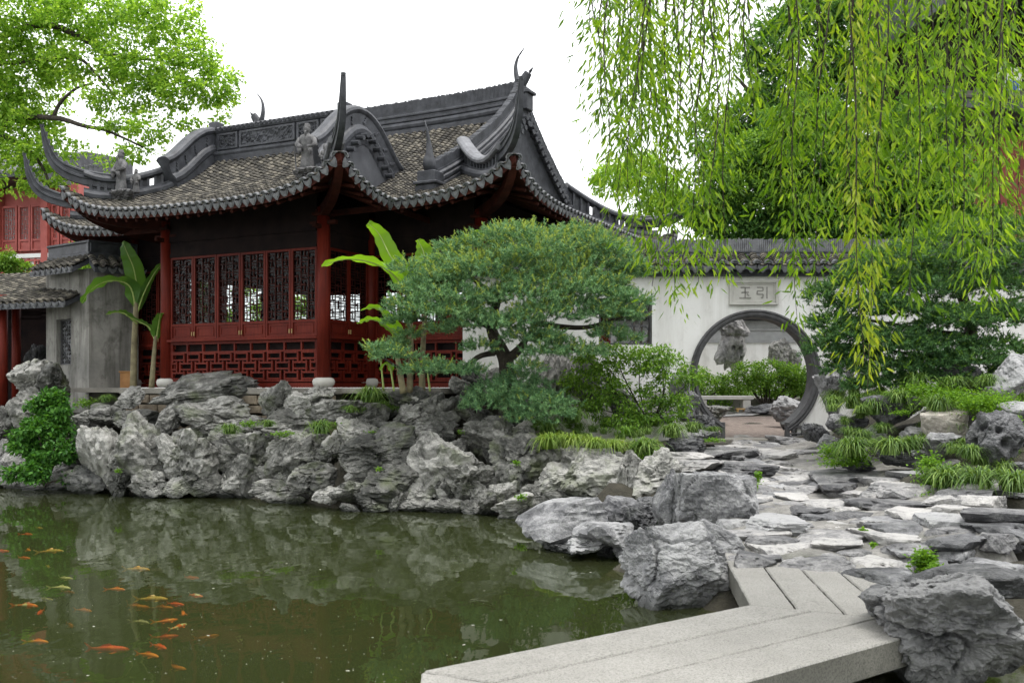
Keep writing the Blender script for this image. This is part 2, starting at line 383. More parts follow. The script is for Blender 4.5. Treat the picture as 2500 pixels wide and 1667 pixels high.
def tile_rows(roof, other, slope, keep):
    """positions and frames for all tiles of one slope -> (P, lateral, along, normal) for cover and pan rows; plus eave points"""
    out = {'arch': [], 'pan': []}; eave = []
    e = 0.01
    if slope == 'front': n = int(round((roof.x1-roof.x0)/SP)); base = np.linspace(roof.x0+SP*0.45, roof.x1-SP*0.45, n)
    else: n = int(round((roof.y1-roof.y0)/SP)); base = np.linspace(roof.y0+SP*0.45, roof.y1-SP*0.45, n)
    step = base[1]-base[0]
    for kind, off in (('arch', 0.0), ('pan', 0.5)):
        for i in range(n if kind == 'arch' else n-1):
            c = base[i] + off*step + rng.normal(0, 0.004)
            if slope == 'front':
                dmax = roof.dd if roof.gx0 <= c <= roof.gx1 else min(roof.dd, min(c-roof.x0, roof.x1-c))
            else:
                dmax = min(min(c-roof.y0, roof.y1-c), (roof.x1-roof.gx1))
            d = np.arange(0.0, max(dmax-0.02, 0.0), 0.085)
            if len(d) == 0: continue
            c_ = np.full(len(d), c) + rng.normal(0, 0.003, len(d))
            if slope == 'front': x, y, dirv = c_, roof.y0+d, (0, 1); lat = (1, 0)
            elif slope == 'right': x, y, dirv = roof.x1-d, c_, (-1, 0); lat = (0, 1)
            else: x, y, dirv = roof.x0+d, c_, (1, 0); lat = (0, -1)
            z = roof.Z(x, y); z2 = roof.Z(x+dirv[0]*e, y+dirv[1]*e)
            zl = roof.Z(x+lat[0]*e, y+lat[1]*e)
            al = np.stack([np.full_like(x, dirv[0]*e), np.full_like(x, dirv[1]*e), np.clip(z2-z, -0.02, 0.02)], 1); al /= np.linalg.norm(al, axis=1)[:, None]
            la = np.stack([np.full_like(x, lat[0]*e), np.full_like(x, lat[1]*e), np.clip(zl-z, -0.012, 0.012)], 1); la /= np.linalg.norm(la, axis=1)[:, None]
            nn = np.cross(la, al); nn *= np.sign(nn[:, 2:3])
            ok = keep(x, y, z)
            if other is not None:
                ins = other.inside(x, y); ok &= ~(ins & (other.Z(x, y) > z+0.02))
            P = np.stack([x, y, z], 1)
            if ok[0]: eave.append((kind, P[0], la[0], al[0], nn[0]))
            out[kind].append((P[ok], la[ok], al[ok], nn[ok]))
    res = {}
    for k in out:
        res[k] = [np.concatenate([q[j] for q in out[k]]) for j in range(4)]
    return res, eave
def stamp(T, fr, jit=0.006):
    V, Fq = T; P, la, al, nn = fr; N = len(P)
    P = P + nn*rng.normal(0, jit*0.5, (N, 1))
    W = P[:, None, :] + V[None, :, 0:1]*la[:, None, :] + V[None, :, 1:2]*al[:, None, :] + V[None, :, 2:3]*nn[:, None, :]
    FF = Fq[None] + (np.arange(N)*len(V))[:, None, None]
    return W.reshape(-1, 3), FF.reshape(-1, 4)

# drip tile: heart-shaped hanging plate
def drip_mesh():
    mb = MB(); w, h = 0.074, 0.115; top = [(-w, 0.012), (-w*0.5, -0.012), (0, -0.02), (w*0.5, -0.012), (w, 0.012)]
    bot = [(w*0.98, -0.03), (w*0.8, -0.062), (w*0.48, -0.085), (0.016, -h*0.93), (0, -h), (-0.016, -h*0.93), (-w*0.48, -0.085), (-w*0.8, -0.062), (-w*0.98, -0.03)]
    mb.extr(top + bot, 'y', -0.012, 0.006)
    inner = [(x*0.72, (z-(-0.045))*0.66-0.045) for x, z in top+bot]; mb.extr(inner, 'y', -0.019, -0.011)
    return mb.mesh('drip_tile')
DRIP = drip_mesh(); DRIP.materials.append(M['tile_grey'])
def disc_mesh():
    mb = MB(); arc = [(0.074*math.sin(a), 0.02+0.06*math.cos(a)) for a in np.linspace(-1.6, 1.6, 11)]
    inn = [(0.050*math.sin(a), 0.018+0.038*math.cos(a)) for a in np.linspace(1.6, -1.6, 11)]
    mb.extr(arc+inn, 'y', -0.035, 0.03)
    inn2 = [(x, z) for x, z in inn]; mb.extr(inn2, 'y', -0.012, 0.0); return mb.mesh('eave_tile_end')
DISC = disc_mesh(); DISC.materials.append(M['tile_grey'])

def build_roof(name, roof, other, slopes, keep, label=None):
    # body: top surface, soffit and fascia
    xs = np.unique(np.concatenate([np.linspace(roof.x0, roof.x1, 61), np.linspace(roof.x0, roof.x0+0.8, 9), np.linspace(roof.x1-0.8, roof.x1, 9), [roof.gx0-1e-3, roof.gx0, roof.gx1, roof.gx1+1e-3]]))
    ys = np.unique(np.concatenate([np.linspace(roof.y0, roof.y1, 49), np.linspace(roof.y0, roof.y0+0.8, 9), np.linspace(roof.y1-0.8, roof.y1, 9), [roof.yr]]))
    X, Y = np.meshgrid(xs, ys, indexing='ij'); Zt = roof.Z(X, Y) - 0.035
    Zb = np.minimum(roof.h(np.minimum(np.minimum(Y-roof.y0, roof.y1-Y), np.minimum(X-roof.x0, roof.x1-X)))+roof.lift(X, Y), roof.z0+1.2+roof.lift(X, Y)) - 0.15
    nx, ny = X.shape; V = np.concatenate([np.stack([X, Y, Zt], -1).reshape(-1, 3), np.stack([X, Y, Zb], -1).reshape(-1, 3)]); off = nx*ny
    idx = np.arange(nx*ny).reshape(nx, ny)
    a, b, c, d = idx[:-1, :-1].ravel(), idx[1:, :-1].ravel(), idx[1:, 1:].ravel(), idx[:-1, 1:].ravel()
    rimi = [idx[:, 0], idx[-1, :], idx[::-1, -1], idx[0, ::-1]]; rim = []
    for r in rimi:
        for k in range(len(r)-1): rim.append((r[k], r[k+1], r[k+1]+off, r[k]+off))
    top = np.stack([a, b, c, d], 1)
    ro = link(name, np_mesh(name, V[:off], top), M['ridge'], pav)
    sV = V; sF = np.concatenate([np.stack([a, d, c, b], 1)+off, np.array(rim)])
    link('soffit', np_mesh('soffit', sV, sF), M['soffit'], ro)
    AV, AF, PV, PF = [], [], [], []; na = npn = 0
    for sl in slopes:
        res, eave = tile_rows(roof, other, sl, keep)
        v, f = stamp(ARCH, res['arch']); AV.append(v); AF.append(f+na); na += len(v)
        v, f = stamp(PAN, res['pan']); PV.append(v); PF.append(f+npn); npn += len(v)
        for kind, P, la, al, nn in eave:
            o = link('drip_tile' if kind == 'pan' else 'eave_tile_end', DRIP if kind == 'pan' else DISC, None, ro)
            fy = Vector(al); fx = Vector(la)
            if kind == 'pan':      # hangs plumb, a little tilted
                fl = Vector((al[0], al[1], 0)).normalized(); fz = Vector((0, 0, 1)); fx = Vector((la[0], la[1], la[2]*0.8)).normalized(); fz = fx.cross(fl)
                if fz.z < 0: fz = -fz
                fy = fz.cross(fx).normalized()
                tilt = Matrix.Rotation(0.25 + rng.normal(0, 0.06), 3, fx); fy = tilt @ fy; fz = tilt @ fz
            else:
                fz = Vector(nn); fy = fz.cross(fx).normalized()
            mt = Matrix((fx, fy, fz)).transposed()
            if mt.determinant() < 0: mt = Matrix((-fx, fy, fz)).transposed()
            o.matrix_local = Matrix.Translation(Vector(P) - fy*0.03) @ mt.to_4x4() @ (Matrix.Diagonal((1.1, 1.0, 1.3, 1.0)) if kind == 'pan' else Matrix.Diagonal((0.9, 1.0, 0.9, 1.0)))
    t = link('cover_tiles', np_mesh('cover_tiles', np.concatenate(AV), np.concatenate(AF)), M['tile'], ro); t['kind'] = 'stuff'
    t = link('pan_tiles', np_mesh('pan_tiles', np.concatenate(PV), np.concatenate(PF)), M['tile'], ro); t['kind'] = 'stuff'
    return ro
mroof = build_roof('main_roof', main, porch, ['front', 'right', 'left'], lambda x, y, z: np.ones(len(x), bool))
proof = build_roof('porch_roof', porch, main, ['front', 'right', 'left'], lambda x, y, z: np.ones(len(x), bool))

# ---- ridges -------------------------------------------------------
def prof_stack(levels):
    """levels: list of (half width, z) bottom to top -> closed symmetric profile"""
    return [(-w, z) for w, z in levels] + [(w, z) for w, z in levels[::-1]]
RID = prof_stack([(0.20, -0.12), (0.20, 0.0), (0.17, 0.02), (0.20, 0.05), (0.215, 0.10), (0.20, 0.15), (0.165, 0.18), (0.19, 0.20), (0.19, 0.235), (0.15, 0.26), (0.15, 0.30), (0.18, 0.32), (0.18, 0.355), (0.13, 0.38), (0.13, 0.41)])
def ridge_path(pts, n=40):
    pts = [Vector(p) for p in pts]; out = []
    for i in range(n+1):
        t = i/n*(len(pts)-1); k = min(int(t), len(pts)-2); f = t-k
        p0, p1, p2, p3 = pts[max(k-1, 0)], pts[k], pts[k+1], pts[min(k+2, len(pts)-1)]
        out.append(0.5*((2*p1) + (p2-p0)*f + (2*p0-5*p1+4*p2-p3)*f*f + (3*p1-p0-3*p2+p3)*f**3))
    return out
def comb(path, z0, z1, w, mb, spacing=0.034):
    """tiles standing on edge along a ridge"""
    path = [Vector(p) for p in path]; acc = 0.0
    for i in range(len(path)-1):
        a, b = path[i], path[i+1]; L = (b-a).length; t = (b-a)/max(L, 1e-6); l = Vector((-t.y, t.x, 0))
        if l.length < 1e-4: l = Vector((1, 0, 0))
        l.normalize(); s = acc
        while s < L:
            p = a + t*s; hh = z1 + random.uniform(-0.02, 0.012); th = 0.026
            q = [p - l*w, p + l*w]; vs = []
            for zz in (z0, hh):
                for pp in q:
                    for sgn in (0, 1): vs.append(pp + t*(th*sgn) + Vector((0, 0, zz)))
            mb.add(vs, [(0,2,3,1), (4,5,7,6), (0,1,5,4), (2,6,7,3), (0,4,6,2), (1,3,7,5)]); s += spacing
        acc = s - L
random.seed(4)
mp_ = [(x, 4.78, 5.98 + 0.09*(abs(x+1.965)/3.77)**3) for x in np.linspace(-5.75, 1.86, 36)]
mr = MB().sweep(mp_, RID).build('main_ridge', M['ridge'], pav)
cb = MB(); comb(mp_, 0.40, 0.70, 0.085, cb); cb.build('ridge_tiles_on_edge', M['ridge'], mr)['kind'] = 'stuff'
# porch ridge: carved panels between mouldings, coping of small tiles on top
pr_z = 4.86
pp_ = [(x, 1.25, pr_z) for x in np.linspace(-3.75, -0.2, 20)]
PRF = prof_stack([(0.19, -0.15), (0.19, 0.02), (0.21, 0.06), (0.21, 0.10), (0.15, 0.13), (0.13, 0.15), (0.13, 0.50), (0.17, 0.52), (0.19, 0.555), (0.16, 0.60), (0.08, 0.64)])
prd = MB().sweep(pp_, PRF).build('porch_ridge', M['ridge'], pav)
def relief(name, w, h, seed, depth=0.05, n=34, oct=None):
    """carved relief plate in the x-z plane facing -y"""
    nz = max(8, int(n*h/w)); X, Z_ = np.meshgrid(np.linspace(-w/2, w/2, n), np.linspace(-h/2, h/2, nz), indexing='ij')
    P = np.stack([X.ravel()*13+seed*9.1, Z_.ravel()*13, np.zeros(X.size)+seed], 1)
    d = np.abs(fbm(P, 3)) * 2.2 + 0.4*np.maximum(0, fbm(P*0.5+3, 2))
    y = -depth*np.clip(d, 0, 1)
    idx = np.arange(n*nz).reshape(n, nz); Fq = np.stack([idx[:-1, :-1].ravel(), idx[1:, :-1].ravel(), idx[1:, 1:].ravel(), idx[:-1, 1:].ravel()], 1)
    V = np.stack([X.ravel(), y, Z_.ravel()], 1)
    if oct:
        keep = (np.abs(V[:, 0])/(w/2)*0.55 + np.abs(V[:, 2])/(h/2)*0.55) < 0.92
        Fq = Fq[keep[Fq].all(1)]
    return np_mesh(name, V, Fq)
xs_ = [-3.55, -2.95, -1.75, -0.72, -0.22]
for i, (a, b) in enumerate(((-3.6, -3.05), (-3.0, -1.55), (-1.5, -0.95), (-0.90, -0.35))):
    fr = MB()
    for (x0, x1, z0, z1) in ((a, b, 0.16, 0.20), (a, b, 0.46, 0.50), (a, a+0.05, 0.20, 0.46), (b-0.05, b, 0.20, 0.46)):
        fr.box(x0, x1, 1.085, 1.13, pr_z+z0, pr_z+z1)
    fo = fr.build('ridge_panel_frame', M['ridge'], prd)
    link('carved_relief', relief('carved_relief', b-a-0.1, 0.27, i+2, 0.05, 44 if b-a > 1 else 26), M['ridge'], prd, loc=((a+b)/2, 1.118, pr_z+0.33))
cop = MB()
for x in np.arange(-3.7, -0.2, 0.12):
    cop.tube([(x, 1.04, pr_z+0.585), (x, 1.25, pr_z+0.66), (x, 1.46, pr_z+0.585)], 0.042, 8)
cop.build('ridge_coping_tiles', M['ridge'], prd)['kind'] = 'stuff'

# sloping gable ridges (main roof) with tiles on edge
CR = prof_stack([(0.15, -0.15), (0.15, 0.0), (0.125, 0.02), (0.155, 0.06), (0.155, 0.11), (0.11, 0.14), (0.135, 0.17), (0.135, 0.20), (0.09, 0.23), (0.09, 0.27)])
for gx, ends in ((1.72, (1, -1)), (-5.65, (1,))):
    for sgn in ends:
        ys = np.linspace(4.78, 1.02, 18) if sgn > 0 else np.linspace(4.78, 8.54, 18)
        path = [(gx, y, float(main.h(min(y-0.13, 9.43-y)))+0.10 + 0.28*math.exp(-abs(y-4.78)/0.35)) for y in ys]
        g = MB().sweep(path, CR).build('gable_ridge', M['ridge'], pav)
        cb = MB(); comb(path, 0.25, 0.46, 0.075, cb); cb.build('ridge_tiles_on_edge', M['ridge'], g)['kind'] = 'stuff'

def horn(cx, cy, dx, dy, zc, name='corner_horn'):
    """upswept corner ridge end: blade of stacked tiles curving up beyond the eave corner"""
    dx, dy = dx/math.hypot(dx, dy), dy/math.hypot(dx, dy)
    prof = [(-1.35, -0.06), (-0.9, -0.06), (-0.45, -0.02), (-0.12, 0.08), (0.08, 0.22), (0.19, 0.40), (0.26, 0.60), (0.305, 0.80), (0.335, 0.95)]
    path = ridge_path([(cx+dx*r, cy+dy*r, zc+z) for r, z in prof], 34); N = len(path)
    top = prof_stack([(0.075, -0.20), (0.075, -0.05), (0.11, -0.03), (0.11, 0.02), (0.075, 0.04), (0.075, 0.12), (0.10, 0.14), (0.10, 0.18), (0.05, 0.21)])
    sc = []
    for i in range(N):
        t = i/(N-1); k = 1.0 if t < 0.35 else max(0.0, 1-(t-0.35)/0.65); sc.append((0.36+0.40*k, 0.12+0.60*k**1.2))
    o = MB().sweep(path, top, up='perp', scale=sc).build(name, M['ridge'], pav)
    e = MB(); tip = path[-1]; e.tube([tip-Vector((0, 0, 0.03)), tip+Vector((0, 0, 0.02))], [0.035, 0.045], 9); e.build('horn_cap', M['ridge'], o)
    # stepped tile ends along the underside
    st = MB()
    for i in range(14, N-3, 3):
        p = path[i]; t = (path[i+1]-path[i-1]).normalized(); k = sc[i]
        n = Vector((0, 0, 1)).cross(t).normalized(); dn = t.cross(n).normalized()
        st.tube([p + dn*(0.17*k[1]) - t*0.03, p + dn*(0.21*k[1]) + t*0.055], [0.07*k[0], 0.08*k[0]], 8)
    st.build('horn_steps', M['ridge'], o); return o
for (R_, cs) in ((main, ((3.9, 0.13, 1, -1), (-7.83, 0.13, -1, -1), (3.9, 9.43, 1, 1))), (porch, ((1.4, -1.4, 1, -1), (-5.33, -1.4, -1, -1)))):
    for cx, cy, dx, dy in cs: horn(cx, cy, dx, dy, R_.z0+R_.lf+0.22)

def hip_ridge(roof, gx, gy, cx, cy, sag, pierced, top_off, name='hip_ridge'):
    """corner ridge from the gable ridge (gx,gy) down to near the eave corner, with a pale moulded coping and pierced band"""
    pts = []
    for t in np.linspace(0, 0.80, 9):
        x, y = gx+(cx-gx)*t, gy+(cy-gy)*t; pts.append((x, y, float(roof.Z(x, y))))
    path = ridge_path(pts, 26); N = len(path)
    lowp = prof_stack([(0.14, -0.18), (0.14, 0.0), (0.16, 0.03), (0.17, 0.09), (0.15, 0.14), (0.12, 0.16), (0.12, 0.19)])
    o = MB().sweep(path, lowp).build(name, M['ridge'], pav)
    h1 = [0.36 + top_off*(1-i/(N-1))**2.0 - sag*math.sin(math.pi*min(1, i/(N-1)*1.1)) + 0.10*(i/(N-1))**3 for i in range(N)]
    cp = MB().sweep([p+Vector((0, 0, h)) for p, h in zip(path, h1)], prof_stack([(0.10, -0.05), (0.14, -0.03), (0.15, 0.02), (0.13, 0.06), (0.07, 0.10), (0.0, 0.11)]))
    cp.build('ridge_coping', M['ridge_pale'] if pierced == 'pale' else M['ridge'], o)
    pn = MB()                                       # band of little posts, carved screens between
    for i in range(0, N-1, 2):
        p, h = path[i], h1[i]; t = (path[i+1]-p).normalized(); l = Vector((-t.y, t.x, 0)).normalized()
        pn.loft([[p + l*a*0.085 + t*b*0.028 + Vector((0, 0, z)) for a, b in ((-1,-1),(1,-1),(1,1),(-1,1))] for z in (0.17, h-0.03)])
    pn.build('band_posts', M['ridge'], o)
    sc = MB()
    for i in range(0, N-2):
        if i % 9 in (6, 7): continue
        p, q = path[i], path[i+1]; t = (q-p).normalized(); l = Vector((-t.y, t.x, 0)).normalized()
        sc.add([p-l*0.02+Vector((0, 0, 0.17)), q-l*0.02+Vector((0, 0, 0.17)), q-l*0.02+Vector((0, 0, h1[i+1]-0.03)), p-l*0.02+Vector((0, 0, h1[i]-0.03)),
                p+l*0.02+Vector((0, 0, 0.17)), q+l*0.02+Vector((0, 0, 0.17)), q+l*0.02+Vector((0, 0, h1[i+1]-0.03)), p+l*0.02+Vector((0, 0, h1[i]-0.03))],
               [(0,1,2,3), (7,6,5,4), (0,4,5,1), (3,2,6,7)])
    sc.build('pierced_screen', M['ridge'], o)['kind'] = 'stuff'
    return o
hip_ridge(main, 1.72, 2.25, 3.9, 0.13, 0.10, 'pale', 0.22)
hip_ridge(main, 1.72, 7.4, 3.9, 9.43, 0.02, 'dark', 0.30)
hip_ridge(main, -5.65, 2.25, -7.83, 0.13, 0.02, 'dark', 0.22)
hip_ridge(porch, -0.10, 0.15, 1.4, -1.4, 0.10, 'pale', 0.15)
hip_ridge(porch, -3.83, 0.15, -5.33, -1.4, 0.0, 'dark', 0.10)
# rolled hump ridges over the porch gables
for gx in (-0.12, -3.81):
    pts = []
    for y in np.linspace(0.0, 2.45, 13):
        t = (y-1.25)/1.2; pts.append((gx, y, 3.98 + 1.0*math.exp(-(t*t)*1.75)))
    path = ridge_path(pts, 36)
    big = prof_stack([(0.15, -0.22), (0.15, 0.0), (0.17, 0.03), (0.18, 0.10), (0.15, 0.16), (0.12, 0.19), (0.12, 0.40), (0.15, 0.43), (0.17, 0.47), (0.15, 0.52), (0.09, 0.555), (0, 0.565)])
    hr = MB().sweep(path, big, up='perp').build('hump_ridge', M['ridge'], pav, smooth=False)
    fr = MB()
    for i in range(3, len(path)-4, 4):            # scroll carving on the outer face
        p = path[i]; t = (path[i+1]-path[i-1]).normalized(); up = Vector((1, 0, 0)).cross(t); up = up if up.z > 0 else -up
        for k in range(3):
            c = p + up*(0.24+0.05*k) + t*(0.03*(k-1)); fr.tube([c+Vector((0.105, 0, 0)), c+Vector((0.15, 0, 0))], [0.045-0.008*k, 0.03], 8)
    fr.build('scroll_carving', M['ridge'], hr)['kind'] = 'stuff'

# ---- gable walls ---------------------------------------------------
def gable(roof, x, y0, y1, th, drop, name='gable_wall'):
    ys = np.linspace(y0, y1, 25); low = float(roof.h(roof.x1-roof.gx1)) - 0.12
    top = [(y, float(roof.h(min(y-roof.y0, roof.y1-y))) - drop) for y in ys]
    top = [(y, max(z, low+0.01)) for y, z in top]
    pts = [(ys[0], low)] + top + [(ys[-1], low)]
    return MB().extr(pts, 'x', x, x+th).build(name, M['gable'], pav)
g1 = gable(main, 1.62, 1.6, 7.96, 0.06, 0.02)
# verge: tile ends projecting along both rakes, bargeboard below
vb = MB(); vt = MB()
for sgn in (1, -1):
    ys = np.linspace(4.66, 2.05, 17) if sgn > 0 else np.linspace(4.90, 7.7, 18)
    for y in ys:
        z = float(main.h(min(y-0.13, 9.43-y))) + 0.02
        vt.tube([(1.66, y, z), (1.98, y, z-0.02)], [0.058, 0.066], 9)
        vt.tube([(1.96, y+0.08*sgn, z-0.13), (1.985, y+0.08*sgn, z-0.13)], [0.06, 0.06], 9)
    yy = np.linspace(4.78, 1.9, 12) if sgn > 0 else np.linspace(4.78, 7.8, 12)
    pts = [(y, float(main.h(min(y-0.13, 9.43-y)))-0.05) for y in yy] + [(y, float(main.h(min(y-0.13, 9.43-y)))-0.24) for y in yy[::-1]]
    vb.extr(pts, 'x', 1.684, 1.78)
vt.build('verge_tiles', M['ridge'], g1); vb.build('bargeboard', M['ridge'], g1)
pan = MB()
def octa(w, h, c): return [(-w+c, -h), (w-c, -h), (w, -h+c), (w, h-c), (w-c, h), (-w+c, h), (-w, h-c), (-w, -h+c)]
cy, cz = 3.95, 5.0
for (w, h, c, x0, x1) in ((0.36, 0.62, 0.17, 1.68, 1.715), (0.30, 0.555, 0.14, 1.715, 1.745)):
    o_, i_ = octa(w, h, c), octa(w-0.075, h-0.075, c*0.8); n = 8
    for k in range(n):
        a, b, c2, d = o_[k], o_[(k+1) % n], i_[(k+1) % n], i_[k]
        pan.extr([(cy+p[0], cz+p[1]) for p in (a, b, c2, d)], 'x', x0, x1)
po = pan.build('gable_panel_frame', M['ridge'], g1)
ro = link('carved_relief', relief('carved_relief', 0.44, 0.95, 11, 0.07, 30, True), M['ridge'], g1, loc=(1.69, cy, cz), rot=(0, 0, R(90)))
g2 = MB()
pts = [(0.35, 4.02)] + [(y, 3.95 + 0.86*math.exp(-(((y-1.25)/1.0)**2)*1.9)) for y in np.linspace(0.42, 2.1, 15)] + [(2.15, 4.02)]
g2o = g2.extr(pts, 'x', -0.02, 0.03).build('porch_gable_wall', M['gable'], pav)
vt = MB()
for k, y in enumerate(np.linspace(0.42, 2.05, 12)):
    z = 4.06 + 0.90*math.exp(-(((y-1.25)/1.0)**2)*1.9); vt.tube([(-0.1, y, z), (0.20, y, z-0.02)], 0.052, 9)
vt.build('verge_tiles', M['ridge'], g2o)

# ---- finials -------------------------------------------------------
def owl_finial(x, y, z, sx, name):
    o = MB()
    body = ridge_path([(x-0.10*sx, y, z), (x+0.02*sx, y, z+0.22), (x+0.16*sx, y, z+0.40), (x+0.27*sx, y, z+0.56)], 14)
    o.sweep(body, prof_stack([(0.05, -0.15), (0.085, -0.05), (0.085, 0.06), (0.04, 0.14)]), up=Vector((-sx*0.8, 0, 0.6)), scale=[1.0-0.45*abs(i/14-0.35) for i in range(15)])
    tail = ridge_path([(x-0.06*sx, y, z+0.35), (x-0.12*sx, y, z+0.70), (x-0.06*sx, y, z+1.0), (x+0.16*sx, y, z+1.28)], 18)
    o.tube(tail, [0.075*(1-i/18.5)+0.008 for i in range(19)], 7)
    for k in range(3): o.tube([(x+0.30*sx, y, z+0.52+0.03*k), (x+(0.40+0.02*k)*sx, y, z+0.60+0.05*k)], [0.03, 0.006], 6)
    o.tube([(x+0.13*sx, y-0.11, z+0.30), (x+0.13*sx, y+0.11, z+0.30)], 0.035, 8)
    return o.build(name, M['ridge'], pav, smooth=True)
f1 = owl_finial(0, 0, 0, 1, 'ridge_finial'); f1.location = (1.72, 4.78, 6.5); f1.scale = (0.8, 0.9, 0.78)
f2 = owl_finial(0, 0, 0, -1, 'ridge_finial'); f2.location = (-5.6, 4.78, 6.5); f2.scale = (0.8, 0.9, 0.78)
bx = MB(); bx.box(1.62, 1.98, 4.62, 4.94, 6.1, 6.45).box(1.58, 2.04, 4.58, 4.98, 6.45, 6.52).box(1.66, 1.94, 4.66, 4.90, 6.52, 6.60); bx.build('finial_block', M['ridge'], pav, bevel=0.012)
# fish-dragon ending the gable ridge
fd = MB(); zf = float(main.h(0.85))
fd.box(1.50, 1.94, 0.78, 1.16, zf-0.12, zf+0.10).box(1.47, 1.97, 0.74, 1.2, zf+0.10, zf+0.16).box(1.53, 1.91, 0.80, 1.16, zf+0.16, zf+0.36)
fd.build('ridge_end_block', M['ridge'], pav, bevel=0.015)
fd = MB(); fd.loft([[Vector((1.72+0.10*s*math.cos(a), 0.98-0.12*q, zf+0.36+zz + 0.03*math.sin(a)*0)) + Vector((0, 0.14*s*math.sin(a), 0)) for a in np.linspace(0, 2*math.pi, 10, endpoint=False)] for zz, s, q in ((0, 1.0, 0), (0.10, 1.15, 0.25), (0.22, 1.0, 0.4), (0.36, 0.6, 0.3), (0.55, 0.38, 0.55), (0.75, 0.2, 1.0), (0.92, 0.05, 1.7))])
fd.build('fish_finial', M['ridge'], pav, smooth=True)
for x in (-3.9, -0.55):
    MB().box(x, x+0.22, 1.15, 1.38, pr_z+0.62, pr_z+0.80).build('ridge_block', M['ridge'], pav, bevel=0.015)

# ---- rafters and brackets under the eaves --------------------------
rf = MB()
def rafter_row(roof, side, c0, c1):
    for c in np.arange(c0, c1, 0.26):
        if side == 'front': d = min(1.45, min(c-roof.x0, roof.x1-c)-0.12); a = lambda t: (c, roof.y0+t)
        else: d = min(1.38, min(c-roof.y0, roof.y1-c)-0.12); a = lambda t: (roof.x1-t, c)
        if d < 0.25: continue
        p, q = a(0.05), a(d); rf.tube([(p[0], p[1], float(roof.Z(*p))-0.20), (q[0], q[1], float(roof.Z(*q))-0.20)], 0.035, 6)
rafter_row(porch, 'front', -4.9, 1.2); rafter_row(main, 'front', 1.6, 3.7); rafter_row(main, 'right', 0.4, 9.2); rafter_row(porch, 'right', -1.2, 0.05)
rf.build('rafters', M['soffit'], pav)['kind'] = 'stuff'
for (x, y, dx, dy, zc, hh) in ((1.4, -1.4, 1, -1, porch.z0+porch.lf, 3.3), (-5.33, -1.4, -1, -1, porch.z0+porch.lf, 3.3), (3.9, 0.13, 1, -1, main.z0+main.lf, 3.3), (-7.83, 0.13, -1, -1, main.z0+main.lf, 3.3)):
    c = Vector((x, y, zc)); inn = Vector((x-dx*1.45, y-dy*1.45, hh))
    path = ridge_path([inn, inn.lerp(c, 0.5)+Vector((0, 0, -0.28)), inn.lerp(c, 0.8)+Vector((0, 0, -0.30)), c+Vector((-dx*0.04, -dy*0.04, -0.12))], 12)
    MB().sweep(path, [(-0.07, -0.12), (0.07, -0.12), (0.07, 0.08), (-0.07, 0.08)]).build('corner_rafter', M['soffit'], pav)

# ---- columns, walls, windows --------------------------------------
red, dk = M['red'], M['darkwood']
def column(x, y, h=3.35, r=0.125):
    c = MB().lathe([(r, 0.16), (r, h*0.5), (r*0.96, h)], (x, y, 0), 18).build('column', red, pav, smooth=True)
    MB().lathe([(r*1.15, 0.0), (r*1.55, 0.05), (r*1.68, 0.11), (r*1.5, 0.165), (r*1.1, 0.185)], (x, y, 0), 18).build('column_base', M['plaque'], c, smooth=True)
    return c
for x, y in ((0, 0), (-3.93, 0), (0, 1.53), (-3.93, 1.53), (2.5, 1.53), (-6.43, 1.53), (2.5, 4.78), (2.5, 8.03), (-6.43, 8.03)): column(x, y)
def lattice(w, h, seed, bar=0.013, depth=0.02):
    """fine geometric lattice: nested rectangles joined by short bars"""
    mb = MB(); nx, nz = 3, max(3, int(round(h/0.17))); cw, ch = w/nx, h/nz; rr = random.Random(seed)
    def hb(x0, x1, z): mb.box(x0, x1, -depth/2, depth/2, z-bar/2, z+bar/2)
    def vb(x, z0, z1): mb.box(x-bar/2, x+bar/2, -depth/2+0.001, depth/2-0.001, z0, z1)
    for i in range(nx+1): vb(-w/2+i*cw, 0, h)
    for j in range(nz):
        for i in range(nx):
            x0, z0 = -w/2+i*cw, j*ch
            if (i+j) % 2 == 0: hb(x0, x0+cw, z0+ch*0.32); vb(x0+cw*0.5, z0+ch*0.32, z0+ch*1.32 if j < nz-1 else h)
            else: hb(x0, x0+cw, z0+ch*0.68); hb(x0+cw*0.0, x0+cw*0.5, z0+ch*0.1)
        hb(-w/2, w/2, j*ch)
    hb(-w/2, w/2, h); return mb
def frame_xz(mb, x0, x1, z0, z1, t, y0, y1):
    mb.box(x0, x0+t, y0, y1, z0, z1).box(x1-t, x1, y0, y1, z0, z1).box(x0+t, x1-t, y0, y1, z0, z0+t).box(x0+t, x1-t, y0, y1, z1-t, z1)
ZS, ZH = 0.93, 2.62          # sill rail and window head above the floor
gl_m, gl_nt, gl_o = nmat('window_glass')
gt = nd(gl_nt, 'ShaderNodeBsdfTransparent'); gt.inputs[0].default_value = (0.72, 0.74, 0.74, 1); gg = nd(gl_nt, 'ShaderNodeBsdfGlossy'); gg.inputs['Roughness'].default_value = 0.03
fr_ = nd(gl_nt, 'ShaderNodeFresnel'); fr_.inputs[0].default_value = 1.18; gm = nd(gl_nt, 'ShaderNodeMixShader')
gl_nt.links.new(fr_.outputs[0], gm.inputs[0]); gl_nt.links.new(gt.outputs[0], gm.inputs[1]); gl_nt.links.new(gg.outputs[0], gm.inputs[2]); gl_nt.links.new(gm.outputs[0], gl_o.inputs['Surface'])
M['glass'] = gl_m
WCACHE = {}
